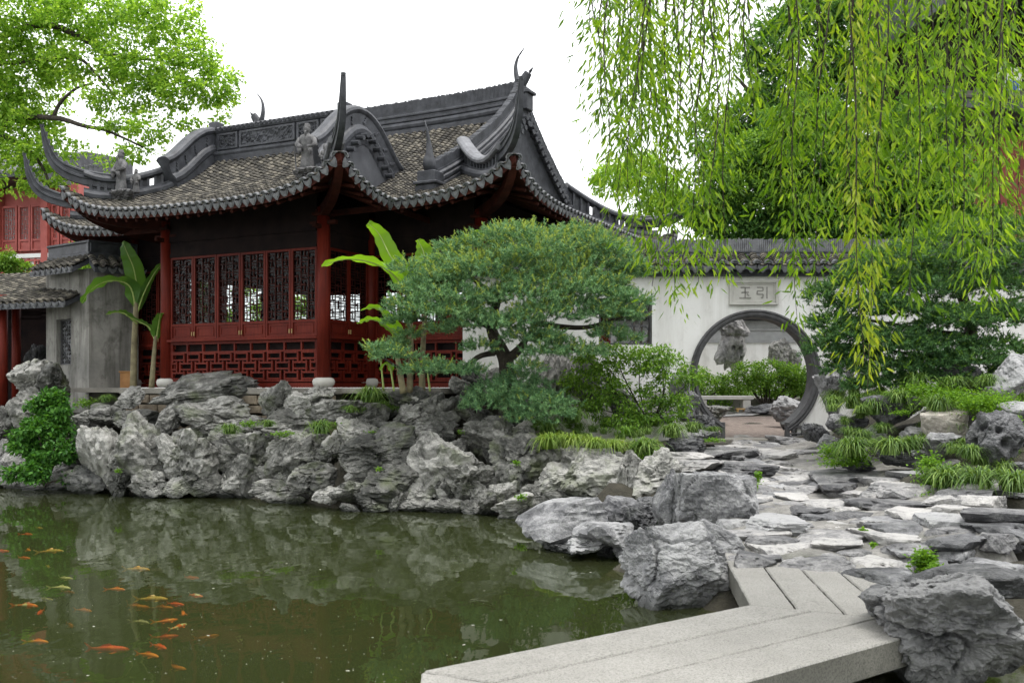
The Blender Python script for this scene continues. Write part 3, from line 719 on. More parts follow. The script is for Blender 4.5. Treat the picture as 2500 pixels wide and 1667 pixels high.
def window_bay(origin, along, length, n, parent=pav, zs=ZS, zh=ZH, glass=True):
    """a run of n casements from origin along a unit direction; parts parented to the pavilion"""
    ang = math.atan2(along[1], along[0]); w = length/n
    key = (round(w, 3), round(zs, 3), round(zh, 3))
    if key not in WCACHE:
        f = MB(); frame_xz(f, -w/2+0.006, w/2-0.006, zs+0.02, zh, 0.042, -0.03, 0.03); f.box(-w/2+0.048, w/2-0.048, -0.028, 0.028, zs+0.30, zs+0.345)
        pnl = MB().box(-w/2+0.05, w/2-0.05, -0.008, 0.008, zs+0.063, zs+0.299); frame_xz(pnl, -w/2+0.09, w/2-0.09, zs+0.10, zs+0.265, 0.018, -0.02, -0.008)
        la = lattice(w-0.10, zh-zs-0.345-0.045, 1)
        la.v = [(x, y, z+zs+0.346) for x, y, z in la.v]
        gp = MB().box(-w/2+0.05, w/2-0.05, 0.014, 0.018, zs+0.346, zh-0.043)
        hd = MB().box(w/2-0.035, w/2-0.025, -0.05, -0.03, zs+0.10, zs+0.18)
        WCACHE[key] = (f.mesh('window'), pnl.mesh('lower_panel'), la.mesh('lattice'), gp.mesh('pane'), hd.mesh('handle'))
    fm, pm, lm, gm_, hm = WCACHE[key]
    for i in range(n):
        c = (origin[0]+along[0]*w*(i+0.5), origin[1]+along[1]*w*(i+0.5), 0)
        o = link('window', fm, red, parent, loc=c, rot=(0, 0, ang))
        link('lower_panel', pm, red, o); link('lattice', lm, M['lattice'], o)
        if glass: link('pane', gm_, M['glass'], o)
        link('handle', hm, M['brass'], o, scale=(1 if i % 2 == 0 else -1, 1, 1))
M['lattice'] = simple('dark_lattice', (0.022, 0.007, 0.006), (0.055, 0.014, 0.011), 4, 0.6, 0.1, spec=0.08)
M['brass'] = simple('brass', (0.35, 0.25, 0.10), (0.5, 0.38, 0.18), 8, 0.35, 0.05)
def dado(origin, along, length, n, name='balustrade_lattice'):
    """lower lattice of interlocking bars in front of dark boards"""
    ang = math.atan2(along[1], along[0]); L = length; mb = MB(); t = 0.034; z0, z1 = 0.10, 0.70
    def hb(x0, x1, z, tt=t): mb.box(x0, x1, -0.03, 0.03, z-tt/2, z+tt/2)
    def vb(x, a, b): mb.box(x-t/2, x+t/2, -0.028, 0.028, a, b)
    hb(0, L, 0.045, 0.09); hb(0, L, z0+0.03); hb(0, L, z1); vb(t/2, 0, 0.9); vb(L-t/2, 0, 0.9); hb(0, L, 0.885, 0.05)
    nc = max(2, int(round(L/0.42))); cw = L/nc; rows = 3; rh = (z1-z0-0.03)/rows; zb = z0+0.03
    for r in range(rows):
        off = (r % 2)*cw*0.5
        for i in range(-1, nc+1):
            x = i*cw + off; xa, xb = max(0, x+cw*0.12), min(L, x+cw*0.88)
            if xb - xa < 0.05: continue
            za, zt = zb+r*rh, zb+(r+1)*rh
            hb(xa, xb, za+rh*0.22); hb(xa, xb, za+rh*0.85)
            for xx in (x+cw*0.12, x+cw*0.88):
                if 0.02 < xx < L-0.02: vb(xx, za-rh*0.05, zt+rh*0.05)
    for i in range(nc+1): vb(min(L-t, max(t, i*cw+cw*0.1)), z1, 0.88)
    o = mb.build(name, red, pav, loc=(origin[0], origin[1], 0), rot=(0, 0, ang))
    MB().box(0.02, L-0.02, 0.10, 0.13, 0.02, 0.9).build('back_board', dk, o)
    MB().box(-0.04, L+0.04, -0.10, 0.10, 0.912, 0.962).build('sill_rail', red, o, bevel=0.008)
    return o
def header(origin, along, length):
    ang = math.atan2(along[1], along[0]); mb = MB(); L = length
    mb.box(0, L, -0.05, 0.05, ZH+0.003, ZH+0.07).box(0, L, -0.03, 0.03, ZH+0.073, ZH+0.30).box(0, L, -0.06, 0.06, ZH+0.303, ZH+0.42)
    o = mb.build('header_beam', dk, pav, loc=(origin[0], origin[1], 0), rot=(0, 0, ang))
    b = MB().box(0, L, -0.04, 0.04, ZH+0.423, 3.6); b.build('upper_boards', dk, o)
def bay(origin, along, length, n, gap=0.13):
    o = (origin[0]+along[0]*gap, origin[1]+along[1]*gap); L = length-2*gap
    window_bay(o, along, L, n); dado(o, along, L, n); header(o, along, L)
bay((-3.93, 0), (1, 0), 3.93, 6)
bay((0, 0), (0, 1), 1.53, 2)
bay((-3.93, 1.53), (0, -1), 1.53, 2)
bay((0, 1.53), (1, 0), 2.5, 4)
bay((-6.43, 1.53), (1, 0), 2.5, 4)
bay((2.5, 1.53), (0, 1), 3.25, 5); bay((2.5, 4.78), (0, 1), 3.25, 5)
# far wall with open lattice windows that let daylight through, side wall, floor and ceiling inside
bw = MB(); zA, zB = 0.93, 2.62
bw.box(-6.4, 2.47, 7.98, 8.08, 0.0, zA).box(-6.4, 2.47, 7.98, 8.08, zB, 3.6)
xw = [(-6.4, -5.9), (-4.8, -4.4), (-3.3, -2.95), (-2.35, -1.75), (-0.6, 0.35), (1.2, 2.47)]
for a, b in xw: bw.box(a, b, 7.981, 8.079, zA, zB)
bw.build('rear_wall', dk, pav)
for a, b in zip([x[1] for x in xw[:-1]], [x[0] for x in xw[1:]]):
    la = lattice(b-a, zB-zA, 2, 0.02); la.v = [(x+(a+b)/2, y+8.03, z+zA) for x, y, z in la.v]; la.build('rear_lattice', dk, pav)
sw = MB().box(-6.48, -6.38, 1.65, 7.95, 0.0, zA).box(-6.48, -6.38, 1.65, 7.95, zB, 3.6); ys_ = [(1.65, 3.15), (3.9, 4.25), (4.75, 5.1), (5.85, 6.9), (7.75, 7.95)]
for a, b in ys_: sw.box(-6.479, -6.381, a, b, zA, zB)
sw.build('side_wall', dk, pav)
for a, b in zip([y[1] for y in ys_[:-1]], [y[0] for y in ys_[1:]]):
    la = lattice(b-a, zB-zA, 2, 0.02); la.v = [(y-6.43, x+(a+b)/2, z+zA) for x, y, z in la.v]; la.build('side_lattice', dk, pav)
MB().box(-6.6, 2.7, -0.3, 8.2, -0.10, -0.004).build('floor', M['granite_dark'], pav)
MB().box(-6.37, 2.38, 1.6, 7.97, 3.0, 3.06).build('ceiling', dk, pav)
MB().box(-3.85, -0.1, 0.15, 1.6, 3.0, 3.06).build('porch_ceiling', dk, pav)
# inner posts and a table seen dimly through the panes
for x, y in ((-2.9, 3.4), (-1.0, 3.4), (-2.9, 6.2), (-1.0, 6.2)): MB().lathe([(0.11, 0.0), (0.11, 3.0)], (x, y, 0), 12).build('inner_column', dk, pav, smooth=True)
# small bracket blocks where the corner rafters meet the columns
for x, y in ((0, 0), (0, 1.53), (2.5, 1.53), (-3.93, 0)):
    MB().box(x-0.16, x+0.16, y-0.16, y+0.16, 3.18, 3.24).box(x-0.11, x+0.11, y-0.11, y+0.11, 3.241, 3.30).box(x-0.30, x+0.30, y-0.045, y+0.045, 3.02, 3.10).box(x-0.04, x+0.04, y-0.30, y+0.30, 2.94, 3.018).build('bracket', M['soffit'], pav, bevel=0.01)

# ---- plinth -----------------------------------------------------------
pl = MB()
foot = [(-7.1, 0.85), (-4.6, 0.85), (-4.6, -0.62), (0.62, -0.62), (0.62, 0.85), (3.1, 0.85), (3.1, 8.6), (-7.1, 8.6)]
plo = pl.prism(foot, -0.125, -0.105 + 0.10).build('plinth', M['granite_dark'], pav, bevel=0.012)
core = MB().prism([(x*0.99-0.02 if x < 0 else x*0.93, y+0.06) for x, y in foot], -1.6, -0.126).build('plinth_core', M['soil'], plo)
# rubble stones of the plinth face
sr = random.Random(8)
M['rubble'] = simple('rubble_stone', (0.13, 0.105, 0.075), (0.27, 0.225, 0.165), 5, 0.85, 0.7, 22, 0.02)
z = -0.135
for r in range(4):
    x = -4.58; h = sr.uniform(0.17, 0.26)
    while x < 0.6:
        w = sr.uniform(0.25, 0.55); w = min(w, 0.62-x); j = lambda: sr.uniform(-0.02, 0.02)
        if w > 0.08:
            zz0, zz1 = z-h+0.02, z
            vs = [(x+0.012+j(), -0.60+j()*0.5, zz0+j()), (x+w-0.012+j(), -0.60+j()*0.5, zz0+j()), (x+w-0.012+j(), -0.60+j()*0.5, zz1-0.012), (x+0.012+j(), -0.60+j()*0.5, zz1-0.012)]
            vb_ = [(a, -0.45, c) for a, b, c in vs]; cx_, cz_ = x+w/2, (zz0+zz1)/2
            m_ = MB().loft([vb_, vs, [(cx_+(a-cx_)*0.84, -0.63+j()*0.3, cz_+(c-cz_)*0.8) for a, b, c in vs]])
            m_.build('foundation_stone', M['rubble'], plo)
        x += w
    z -= h
# ================================================================== TERRAIN, WATER, BRIDGE, ROCKS
def path_z(D): return 0.35 + (D-8.6)*0.06
def path_D(v): return 2.066/((v-HV)/F + 0.06)
# control heights of the ground (x, y, z)
CP = []
def cp(u, v, D, dz=0.0): p = at(u, v, D); CP.append((p.x, p.y, p.z+dz))
for u, Dw in ((-150, 19.4), (0, 19.0), (130, 18.7), (270, 18.0), (400, 17.6), (600, 17.3), (700, 16.6), (860, 15.6), (1000, 15.6), (1150, 15.2), (1280, 14.6), (1400, 14.2), (1500, 13.2)):
    x = (u-HU)/F; CP.append((x*Dw, Dw, -0.05)); CP.append((x*(Dw-0.9), Dw-0.9, -0.75)); CP.append((x*(Dw+0.75), Dw+0.75, 0.75 if u < 1150 else 0.55)); CP.append((x*(Dw+1.7), Dw+1.7, 1.15 if u < 1250 else 0.75))
for x in (-12, -9, -6, -3, 0): CP.append((x, 24.5, 1.5))
for p in ((-1, 17.3, 1.2), (0.5, 17.5, 1.15), (0.4, 16.6, 0.95), (2.0, 17.2, 0.95), (1.2, 15.6, 0.72), (2.6, 15.2, 0.75), (2.2, 14.0, 0.55), (-1.5, 16.9, 1.15), (3.0, 18.4, 0.92)): CP.append(p)
# pond bottom
for x in np.arange(-16, 2.2, 2.2):
    for y in (1.0, 3.5, 6.0, 8.5, 11.0, 13.0):
        if x < 0.2 or y < 6: CP.append((x, y, -0.85))
for p in ((1.0, 9.6, -0.5), (0.6, 11.0, -0.3), (1.0, 12.2, 0.15), (1.5, 10.4, 0.10), (1.6, 9.0, -0.25), (2.6, 5.5, -0.6), (3.5, 4.5, -0.6), (1.6, 7.6, -0.6), (2.4, 7.4, -0.5), (3.3, 6.2, -0.1)): CP.append(p)
# stepping-stone path up to the gate
for D in np.arange(8.9, 19.5, 0.9):
    xc = 2.5 + (D-8.6)*0.20
    for dx in (-0.7, 0, 0.8): CP.append((xc+dx, D, path_z(D)-0.16))
for p in ((4.6, 8.4, 0.35), (5.2, 10.5, 0.5), (5.3, 12.2, 0.85), (6.6, 13.0, 1.15), (7.6, 11.5, 1.1), (6.2, 15.0, 1.35), (7.6, 15.5, 1.6), (8.5, 17.5, 1.9), (6.2, 17.5, 1.4), (9.5, 13.5, 1.8), (5.4, 18.2, 1.05), (10.5, 10.0, 1.2), (8, 8, 0.8), (3.6, 7.4, 0.1), (5.0, 6.5, 0.1), (5.4, 4.5, 0.0)): CP.append(p)
# court behind the gate
for x in (2, 5, 8): CP.append((x, 20.5, 1.0)); CP.append((x, 23, 1.12)); CP.append((x, 26, 1.24)); CP.append((x, 31, 1.35))
CPA = np.array(CP)
def ground_z(X, Y):
    X = np.asarray(X, float); Y = np.asarray(Y, float); sh = X.shape; X = X.ravel(); Y = Y.ravel()
    d2 = (X[:, None]-CPA[None, :, 0])**2 + (Y[:, None]-CPA[None, :, 1])**2 + 0.03
    w = d2**-2.0; return ((w*CPA[None, :, 2]).sum(1)/w.sum(1)).reshape(sh)
gxs = np.concatenate([[-220, -90, -40, -24], np.arange(-18, 13.01, 0.22), [16, 22, 40, 90, 220]]); gys = np.concatenate([[-60, -20, -8], np.arange(-3, 33.01, 0.22), [36, 42, 60, 110, 300]])
GX, GY = np.meshgrid(gxs, gys, indexing='ij'); GZ = ground_z(GX, GY)
ins = (np.abs(GX) < 18) & (GY > 0) & (GY < 33)
GZ = GZ + np.where(ins, 0.07*fbm(np.stack([GX.ravel()*1.7, GY.ravel()*1.7, 0*GX.ravel()], 1), 3).reshape(GX.shape), 0)
idx = np.arange(GX.size).reshape(GX.shape)
ground = link('ground', np_mesh('ground', np.stack([GX, GY, GZ], -1).reshape(-1, 3), np.stack([idx[:-1, :-1].ravel(), idx[1:, :-1].ravel(), idx[1:, 1:].ravel(), idx[:-1, 1:].ravel()], 1), True), M['soil'])
tag(ground, 'dark earth and pond bed under the rocks', None, None, 'structure')

# ---- pond water
m, nt, out = nmat('pond_water'); P = pos_(nt)
mp = nd(nt, 'ShaderNodeMapping'); nt.links.new(P, mp.inputs['Vector']); mp.inputs['Scale'].default_value = (1.0, 0.55, 1)
n1 = noise_(nt, mp.outputs[0], 2.3, 2, 0.5); n2 = noise_(nt, mp.outputs[0], 9.0, 2, 0.5)
hh = math_(nt, 'ADD', math_(nt, 'MULTIPLY', n1, 1.0), math_(nt, 'MULTIPLY', n2, 0.12))
bn = bump_(nt, hh, 0.22, 0.02)
gl = nd(nt, 'ShaderNodeBsdfGlossy'); gl.inputs['Roughness'].default_value = 0.015; nt.links.new(bn, gl.inputs['Normal']); gl.inputs['Color'].default_value = (0.86, 0.9, 0.84, 1)
df = nd(nt, 'ShaderNodeBsdfDiffuse'); nm = noise_(nt, P, 0.35, 3, 0.5)
nt.links.new(ramp(nt, nm, [(0.3, (0.068, 0.082, 0.034)), (0.7, (0.085, 0.10, 0.045))]), df.inputs['Color'])
tr = nd(nt, 'ShaderNodeBsdfTransparent'); tr.inputs['Color'].default_value = (0.80, 0.80, 0.52, 1)
mx1 = nd(nt, 'ShaderNodeMixShader'); mx1.inputs[0].default_value = 0.78; nt.links.new(df.outputs[0], mx1.inputs[1]); nt.links.new(tr.outputs[0], mx1.inputs[2])
fz = nd(nt, 'ShaderNodeFresnel'); fz.inputs['IOR'].default_value = 1.30; nt.links.new(bn, fz.inputs['Normal'])
mx2 = nd(nt, 'ShaderNodeMixShader'); nt.links.new(fz.outputs[0], mx2.inputs[0]); nt.links.new(mx1.outputs[0], mx2.inputs[1]); nt.links.new(gl.outputs[0], mx2.inputs[2])
nt.links.new(mx2.outputs[0], out.inputs['Surface']); M['water'] = m
water = MB().add([(-60, -30, 0), (14, -30, 0), (14, 20.5, 0), (-60, 20.5, 0)], [(0, 1, 2, 3)]).build('pond_water', M['water'])
tag(water, 'still murky green pond water reflecting rocks and pavilion', None, None, 'structure')

# turbid layers under the surface: what swims deeper shows fainter
for zz, tf in ((-0.055, 0.80), (-0.115, 0.70), (-0.20, 0.45)):
    mm_, nt2, out2 = nmat('silty_water'); d2 = nd(nt2, 'ShaderNodeBsdfDiffuse'); d2.inputs['Color'].default_value = (0.034, 0.054, 0.014, 1); t2 = nd(nt2, 'ShaderNodeBsdfTransparent'); t2.inputs['Color'].default_value = (0.93, 0.92, 0.75, 1)
    x2 = nd(nt2, 'ShaderNodeMixShader'); x2.inputs[0].default_value = tf; nt2.links.new(d2.outputs[0], x2.inputs[1]); nt2.links.new(t2.outputs[0], x2.inputs[2]); nt2.links.new(x2.outputs[0], out2.inputs['Surface'])
    MB().add([(-30, -10, zz), (6, -10, zz), (6, 20.5, zz), (-30, 20.5, zz)], [(0, 1, 2, 3)]).build('silt_layer', mm_, water)

# ---- zigzag bridge of granite slabs
bz = 0.35; TH = 0.19
bridge = empty('stone_bridge', (1.2, 5.9, 0), 0, 'pale granite slab footbridge zigzagging low over the pond', 'bridge')
def slab(quad, z1=bz, th=TH, name='slab'):
    sr_ = random.Random(int(abs(quad[0][0])*1000))
    cx = sum(p[0] for p in quad)/4; cy = sum(p[1] for p in quad)/4; g = 0.006
    q = [(p[0]+(cx-p[0])*0, p[1]) for p in quad]
    # shrink a few millimetres for the joints
    out_ = []
    for i in range(4):
        a, b, c = Vector(q[i-1]), Vector(q[i]), Vector(q[(i+1) % 4]); d1 = (a-b).normalized(); d2 = (c-b).normalized(); out_.append(b+(d1+d2)*g)
    mb = MB().prism([(p.x-1.2, p.y-5.9) for p in out_], z1-th, z1+sr_.uniform(-0.003, 0.003)); o = mb.build(name, M['granite'], bridge, bevel=0.010)
    bm = bmesh.new(); bm.from_mesh(o.data)
    le = [e for e in bm.edges if e.calc_length() > 0.3]; bmesh.ops.subdivide_edges(bm, edges=le, cuts=40, use_grid_fill=True)
    co = np.array([v.co[:] for v in bm.verts]); nz = fbm(co*9+quad[0][0]*5, 3)*0.006 + fbm(co*30, 2)*0.003
    for v, q_ in zip(bm.verts, nz):
        v.co.z += q_*0.8; v.co.x += q_*0.9; v.co.y -= q_*0.9
    bm.normal_update()
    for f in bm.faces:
        if abs(f.normal.z) < 0.5: f.material_index = 1          # flanks take the darker granite
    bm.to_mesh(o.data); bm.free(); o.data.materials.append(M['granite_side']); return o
A_, B_, C_, D_ = Vector((-0.50, 5.45)), Vector((1.70, 7.12)), Vector((2.87, 6.52)), Vector((0.67, 4.82))
for k in range(3):
    slab([A_.lerp(D_, k/3), A_.lerp(D_, (k+1)/3), B_.lerp(C_, (k+1)/3), B_.lerp(C_, k/3)])
E_, F_ = Vector((1.92, 8.95)), Vector((3.10, 8.75))
for k in range(4):
    slab([B_.lerp(C_, k/4), B_.lerp(C_, (k+1)/4), E_.lerp(F_, (k+1)/4), E_.lerp(F_, k/4)], bz-0.001)
G_, H_ = Vector((-0.30, 2.2)), Vector((0.92, 2.0))
for k in range(3):
    slab([G_.lerp(H_, k/3), G_.lerp(H_, (k+1)/3), A_.lerp(D_, (k+1)/3), A_.lerp(D_, k/3)], bz-0.002)
for (x, y) in ((0.1, 5.15), (2.25, 6.8), (0.3, 2.6)):
    mb = MB()
    for s in (-0.36, 0.36): mb.box(x+s-0.13-1.2, x+s+0.13-1.2, y-0.13-5.9, y+0.13-5.9, -0.9, bz-TH-0.125)
    mb.box(x-0.62-1.2, x+0.62-1.2, y-0.16-5.9, y+0.16-5.9, bz-TH-0.124, bz-TH-0.003); mb.build('pier', M['granite_dark'], bridge, bevel=0.015)

# ---- rocks ------------------------------------------------------------
def ico(n):
    bm = bmesh.new(); bmesh.ops.create_icosphere(bm, subdivisions=n, radius=1.0)
    V = np.array([v.co[:] for v in bm.verts]); Fc = np.array([[v.index for v in f.verts] for f in bm.faces]); bm.free(); return V, Fc
ICO = {4: ico(4), 5: ico(5), 6: ico(6)}
def rock_mesh(seed, kind='crag', lvl=4, bed=1.0):
    """faceted limestone lump: cut by random planes, then eroded with ridges, bedding steps, grooves and pits; fills a unit box"""
    N, Fc = ICO[lvl]; r = np.random.RandomState(seed)
    n = N + 0.13*np.stack([fbm(N*1.1+seed*3.1+k*17, 2) for k in range(3)], 1); n /= np.linalg.norm(n, axis=1)[:, None]
    K = {'bank': 11, 'crag': 11, 'slab': 12, 'box': 8, 'taihu': 20}[kind]
    pl = r.normal(size=(K, 3)); pl /= np.linalg.norm(pl, axis=1)[:, None]; d = r.uniform(0.50, 1.0, K)
    if kind in ('slab', 'box'):
        pl = np.concatenate([pl, [[0.04*r.normal(), 0.04*r.normal(), 1]], [[0, 0, -1]]]); d = np.append(d, [0.50 if kind == 'slab' else 0.66, 0.6])
    if kind == 'box':
        a = r.uniform(0, 1.5); ex = [[math.cos(a+k*math.pi/2), math.sin(a+k*math.pi/2), 0.08*r.normal()] for k in range(4)]; pl = np.concatenate([pl, ex]); d = np.append(d, r.uniform(0.66, 0.8, 4))
    c = n @ pl.T; q = np.where(c > 0.02, d/np.maximum(c, 0.02), 50.0)
    k = 60.0; rad = -np.log(np.exp(-k*np.minimum(q, 3)).sum(1))/k; rad = np.clip(rad, 0.35, 1.35)
    p = N*rad[:, None]
    s = seed*7.77
    b1 = fbm(p*1.6+s, 4); rd = fbm(p*2.4+s+5, 4, 0.55, True); fine = fbm(p*7+s, 4, 0.6, True)
    amp = {'bank': (0.20, 0.13, 0.055), 'crag': (0.12, 0.085, 0.040), 'slab': (0.06, 0.045, 0.028), 'box': (0.06, 0.05, 0.035), 'taihu': (0.20, 0.09, 0.035)}[kind]
    disp = amp[0]*b1 + amp[1]*(rd-0.3) + amp[2]*(fine-0.2)
    # bedding: stepped ledges along a tilted axis
    ax = np.array([0.25*r.normal(), 0.25*r.normal(), 1.0]); ax /= np.linalg.norm(ax); t = (p @ ax)*{'bank': 2.6, 'crag': 3.2, 'slab': 5.0, 'box': 2.2, 'taihu': 2.6}[kind] + 0.9*fbm(p*1.3+s+9, 3)
    st = np.abs((t % 1.0) - 0.5)*2; disp = disp + {'bank': 0.07, 'crag': 0.06, 'slab': 0.05, 'box': 0.03, 'taihu': 0.04}[kind]*bed*np.power(st, 4)*(0.5+0.8*np.clip(fbm(p*1.1+s+31, 2)+0.3, 0, 1))
    # grooves between random cells
    C = r.normal(size=(16, 3))*0.75; wp = p + 0.25*np.stack([fbm(p*2.2+s+k*5, 3) for k in range(3)], 1)
    dist = np.sort(np.linalg.norm(wp[:, None]-C[None], axis=2), axis=1); e = dist[:, 1]-dist[:, 0]
    disp = disp - {'bank': 0.15, 'crag': 0.10, 'slab': 0.045, 'box': 0.07, 'taihu': 0.06}[kind]*np.exp(-(e/0.04)**2)
    npit = {'bank': 12, 'crag': 7, 'slab': 3, 'box': 3, 'taihu': 26}[kind]
    Q = N[r.randint(0, len(N), npit)]; rr_ = r.uniform(0.05, 0.15, npit)*(1.7 if kind == 'taihu' else 1.0)
    for qv, r0 in zip(Q, rr_):
        dd = np.linalg.norm(N-qv, axis=1); disp = disp - (0.30 if kind == 'taihu' else 0.13)*np.exp(-(dd/r0)**4)
    p = p*(1 + disp[:, None]/np.maximum(rad, 0.5)[:, None])
    lo, hi = p.min(0), p.max(0); p = (p-(lo+hi)/2)/(hi-lo)
    return np_mesh('rock', p, Fc)
ROCKS = {'crag': [rock_mesh(11+i, 'bank', 5) for i in range(22)], 'slab': [rock_mesh(101+i, 'slab', 4) for i in range(16)], 'taihu': [rock_mesh(201+i, 'taihu', 5) for i in range(3)]}
rk = random.Random(21)
MATROCK = {}
def rock_data(kind, i, mat):
    me = ROCKS[kind][i]
    if len(me.materials) == 0: me.materials.append(M['rock'])
    return me
def dress(o, mat):                      # rocks share mesh data; the stone's material sits on the object
    o.material_slots[0].link = 'OBJECT'; o.material_slots[0].material = M[mat]; return o
# give each base mesh its material once; copies per material share geometry size only where used
def rock(box, D, parent=None, kind='crag', mat='rock', depth=None, name='rock', i=None, flip=True, tilt=0.12, grow=1.06, yaw=None):
    """rock filling the photo box (u0,v0,u1,v1) at distance D"""
    u0, v0, u1, v1 = box; w = (u1-u0)/F*D*grow; h = (v1-v0)/F*D*grow; d = depth or max(0.5*w+0.4*h, 0.75*min(w, h))
    c = at((u0+u1)/2, (v0+v1)/2, D); c.y += d*0.30
    if i is None: i = rk.randrange(len(ROCKS[kind]))
    o = dress(link(name, rock_data(kind, i % len(ROCKS[kind]), mat), None, parent), mat)
    yw = (rk.choice((0, math.pi)) + rk.uniform(-0.35, 0.35)) if yaw is None else yaw
    o.rotation_euler = (rk.uniform(-tilt, tilt), rk.uniform(-tilt, tilt), yw)
    o.scale = (w, d, h); o.location = c - (Vector(parent.location) if parent else Vector()); return o

rockery = empty('lakeside_rockery', at(700, 1240, 15.6), 0, 'long grey limestone rockery bank between the pond and the pavilion', 'rockery')
RK = [(390,918,591,978),(469,975,596,1034),(372,985,429,1052),(414,990,472,1038),(286,949,345,992),(205,988,320,1036),(280,1005,370,1046),(316,1035,362,1066),(298,1053,360,1110),(355,1042,394,1098),
 (427,1048,508,1108),(265,1104,365,1162),(380,1077,459,1174),(442,1106,520,1156),(444,1148,526,1206),(254,1160,318,1216),(314,1155,400,1224),(396,1170,458,1208),(27,886,92,970),(20,960,100,1056),(86,898,140,985),
 (178,1010,236,1056),(226,1060,270,1180),(503,1055,552,1105),(546,1058,656,1112),(500,1095,568,1150),(516,1137,612,1210),
 (639,943,714,1024),(690,961,760,1018),(743,947,806,982),(743,978,878,1033),(870,989,938,1036),(840,1014,876,1042),(649,1033,754,1066),(958,955,1066,1036),(1015,969,1078,1042),(1057,975,1122,1042),(1101,975,1152,1021),
 (1137,1017,1192,1060),(1188,1020,1254,1057),(1167,999,1207,1024),(1224,996,1272,1033),(598,1060,656,1111),(652,1060,742,1137),(717,1062,787,1116),(658,1130,733,1191),(678,1115,733,1146),(729,1092,828,1137),
 (729,1133,831,1167),(726,1160,802,1194),(598,1136,665,1170),(630,1172,772,1230),(827,1035,924,1116),(914,1038,1019,1093),(1003,1050,1070,1102),(1063,1065,1108,1105),(905,1077,971,1122),(985,1083,1049,1122),
 (884,1112,936,1188),(848,1154,900,1188),(929,1107,992,1149),(976,1130,1052,1179),(920,1154,989,1209),(1048,1115,1108,1149),(1057,1148,1147,1226),(991,1187,1052,1233),(812,1181,900,1223),(872,1211,942,1256),
 (832,1234,876,1260),(938,1205,971,1256),(966,1205,996,1240),(1048,1222,1135,1260),(976,1226,1052,1258),(1122,1124,1183,1167),(1104,1077,1144,1111),(1140,1059,1198,1093),(1194,1050,1275,1113),(1253,1044,1302,1081),
 (1140,1163,1201,1226),(1173,1208,1233,1258),(1203,1103,1334,1192),(1313,1093,1387,1146),(1383,1093,1466,1182),(1330,1142,1436,1212),(1462,1106,1525,1178),(1520,1119,1568,1228),(1554,1113,1664,1220),(1480,1174,1522,1226),
 (1566,1184,1624,1230),(1428,1174,1486,1226),(1205,1178,1281,1218),(1280,1187,1357,1236),(1218,1210,1317,1262),(1218,1248,1288,1282),(1340,1205,1430,1245),(560,1020,650,1060),(785,1060,835,1120),(600,1195,640,1222),(520,1190,560,1216),(770,1195,830,1232),
 (1095,1100,1130,1150),(1180,1090,1210,1130),(1130,1225,1180,1262),(905,1140,930,1200),(830,1112,890,1160),(1040,1095,1110,1135),(0,1100,60,1190),(60,1150,160,1205),(150,1070,230,1150),(160,1140,262,1206),(-60,1000,24,1120),(-80,1090,10,1200)]
def bank_D(u, v):
    us = [-100, 0, 130, 270, 400, 600, 700, 860, 1000, 1150, 1280, 1400, 1500, 1660]; dw = [19.3, 18.9, 18.5, 17.4, 17.0, 17.2, 16.5, 15.2, 15.3, 15.0, 14.4, 14.1, 13.6, 12.8]
    d0 = np.interp(u, us, dw); vw = HV + F*EYE/d0
    top = np.interp(u, [0, 400, 800, 1200, 1500], [20.5, 18.9, 17.3, 17.0, 16.2])
    return d0 + (top-d0)*np.clip((vw-v)/(vw-970), 0, 1)**1.0
for b in RK:
    u, v = (b[0]+b[2])/2, b[3]; w, h = b[2]-b[0], b[3]-b[1]
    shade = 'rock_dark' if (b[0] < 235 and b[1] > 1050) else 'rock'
    rock(b, float(bank_D(u, v)), rockery, 'slab' if (w > 2.1*h and rk.random() < 0.0) else 'crag', shade, grow=1.36)
for k in range(22):                        # the bank goes on beyond the left edge
    u_ = -20-26*k+rk.uniform(-10, 10); v_ = rk.choice((1205, 1150, 1090)); w_ = rk.uniform(60, 120); rock((u_-w_/2, v_-w_*0.75, u_+w_/2, v_), 19.4 - (0 if v_ > 1200 else -0.5 if v_ > 1100 else -1.0), rockery, 'crag', 'rock', depth=0.9, grow=1.2)
# larger masses that bind the bank together
for b in ((500,1060,700,1225),(640,1065,800,1200),(825,1040,1010,1190),(985,1060,1150,1240),(1195,1060,1345,1200),(245,1010,400,1205),(385,1045,525,1195),(1375,1098,1560,1222),(880,1120,1060,1250),(620,1000,800,1075),(960,965,1120,1075),(1120,1030,1270,1130),(420,985,600,1075),(1060,1140,1220,1250),(700,1130,840,1225),(180,1040,300,1200)):
    rock(b, float(bank_D((b[0]+b[2])/2, b[3]))+0.05, rockery, 'crag', 'rock', depth=1.0, name='rock_mass', grow=1.08)
# filler stones wedged into the bank behind
for k in range(40):
    u = rk.uniform(140, 1500); vt, vb = 1010, float(HV + F*EYE/np.interp(u, [0, 400, 860, 1280, 1500], [18.9, 17.0, 15.2, 14.4, 13.6]))
    if u > 1240: vt = 1105
    v = rk.uniform(vt, vb+4); D = float(bank_D(u, v)) + 0.18; s = rk.uniform(24, 50)
    if 225 < u < 275 and v > 1040: continue
    rock((u-s, v-s*rk.uniform(0.5, 0.9), u+s*0.2, v+4), D, rockery, 'crag', 'rock', name='wedged_rock')

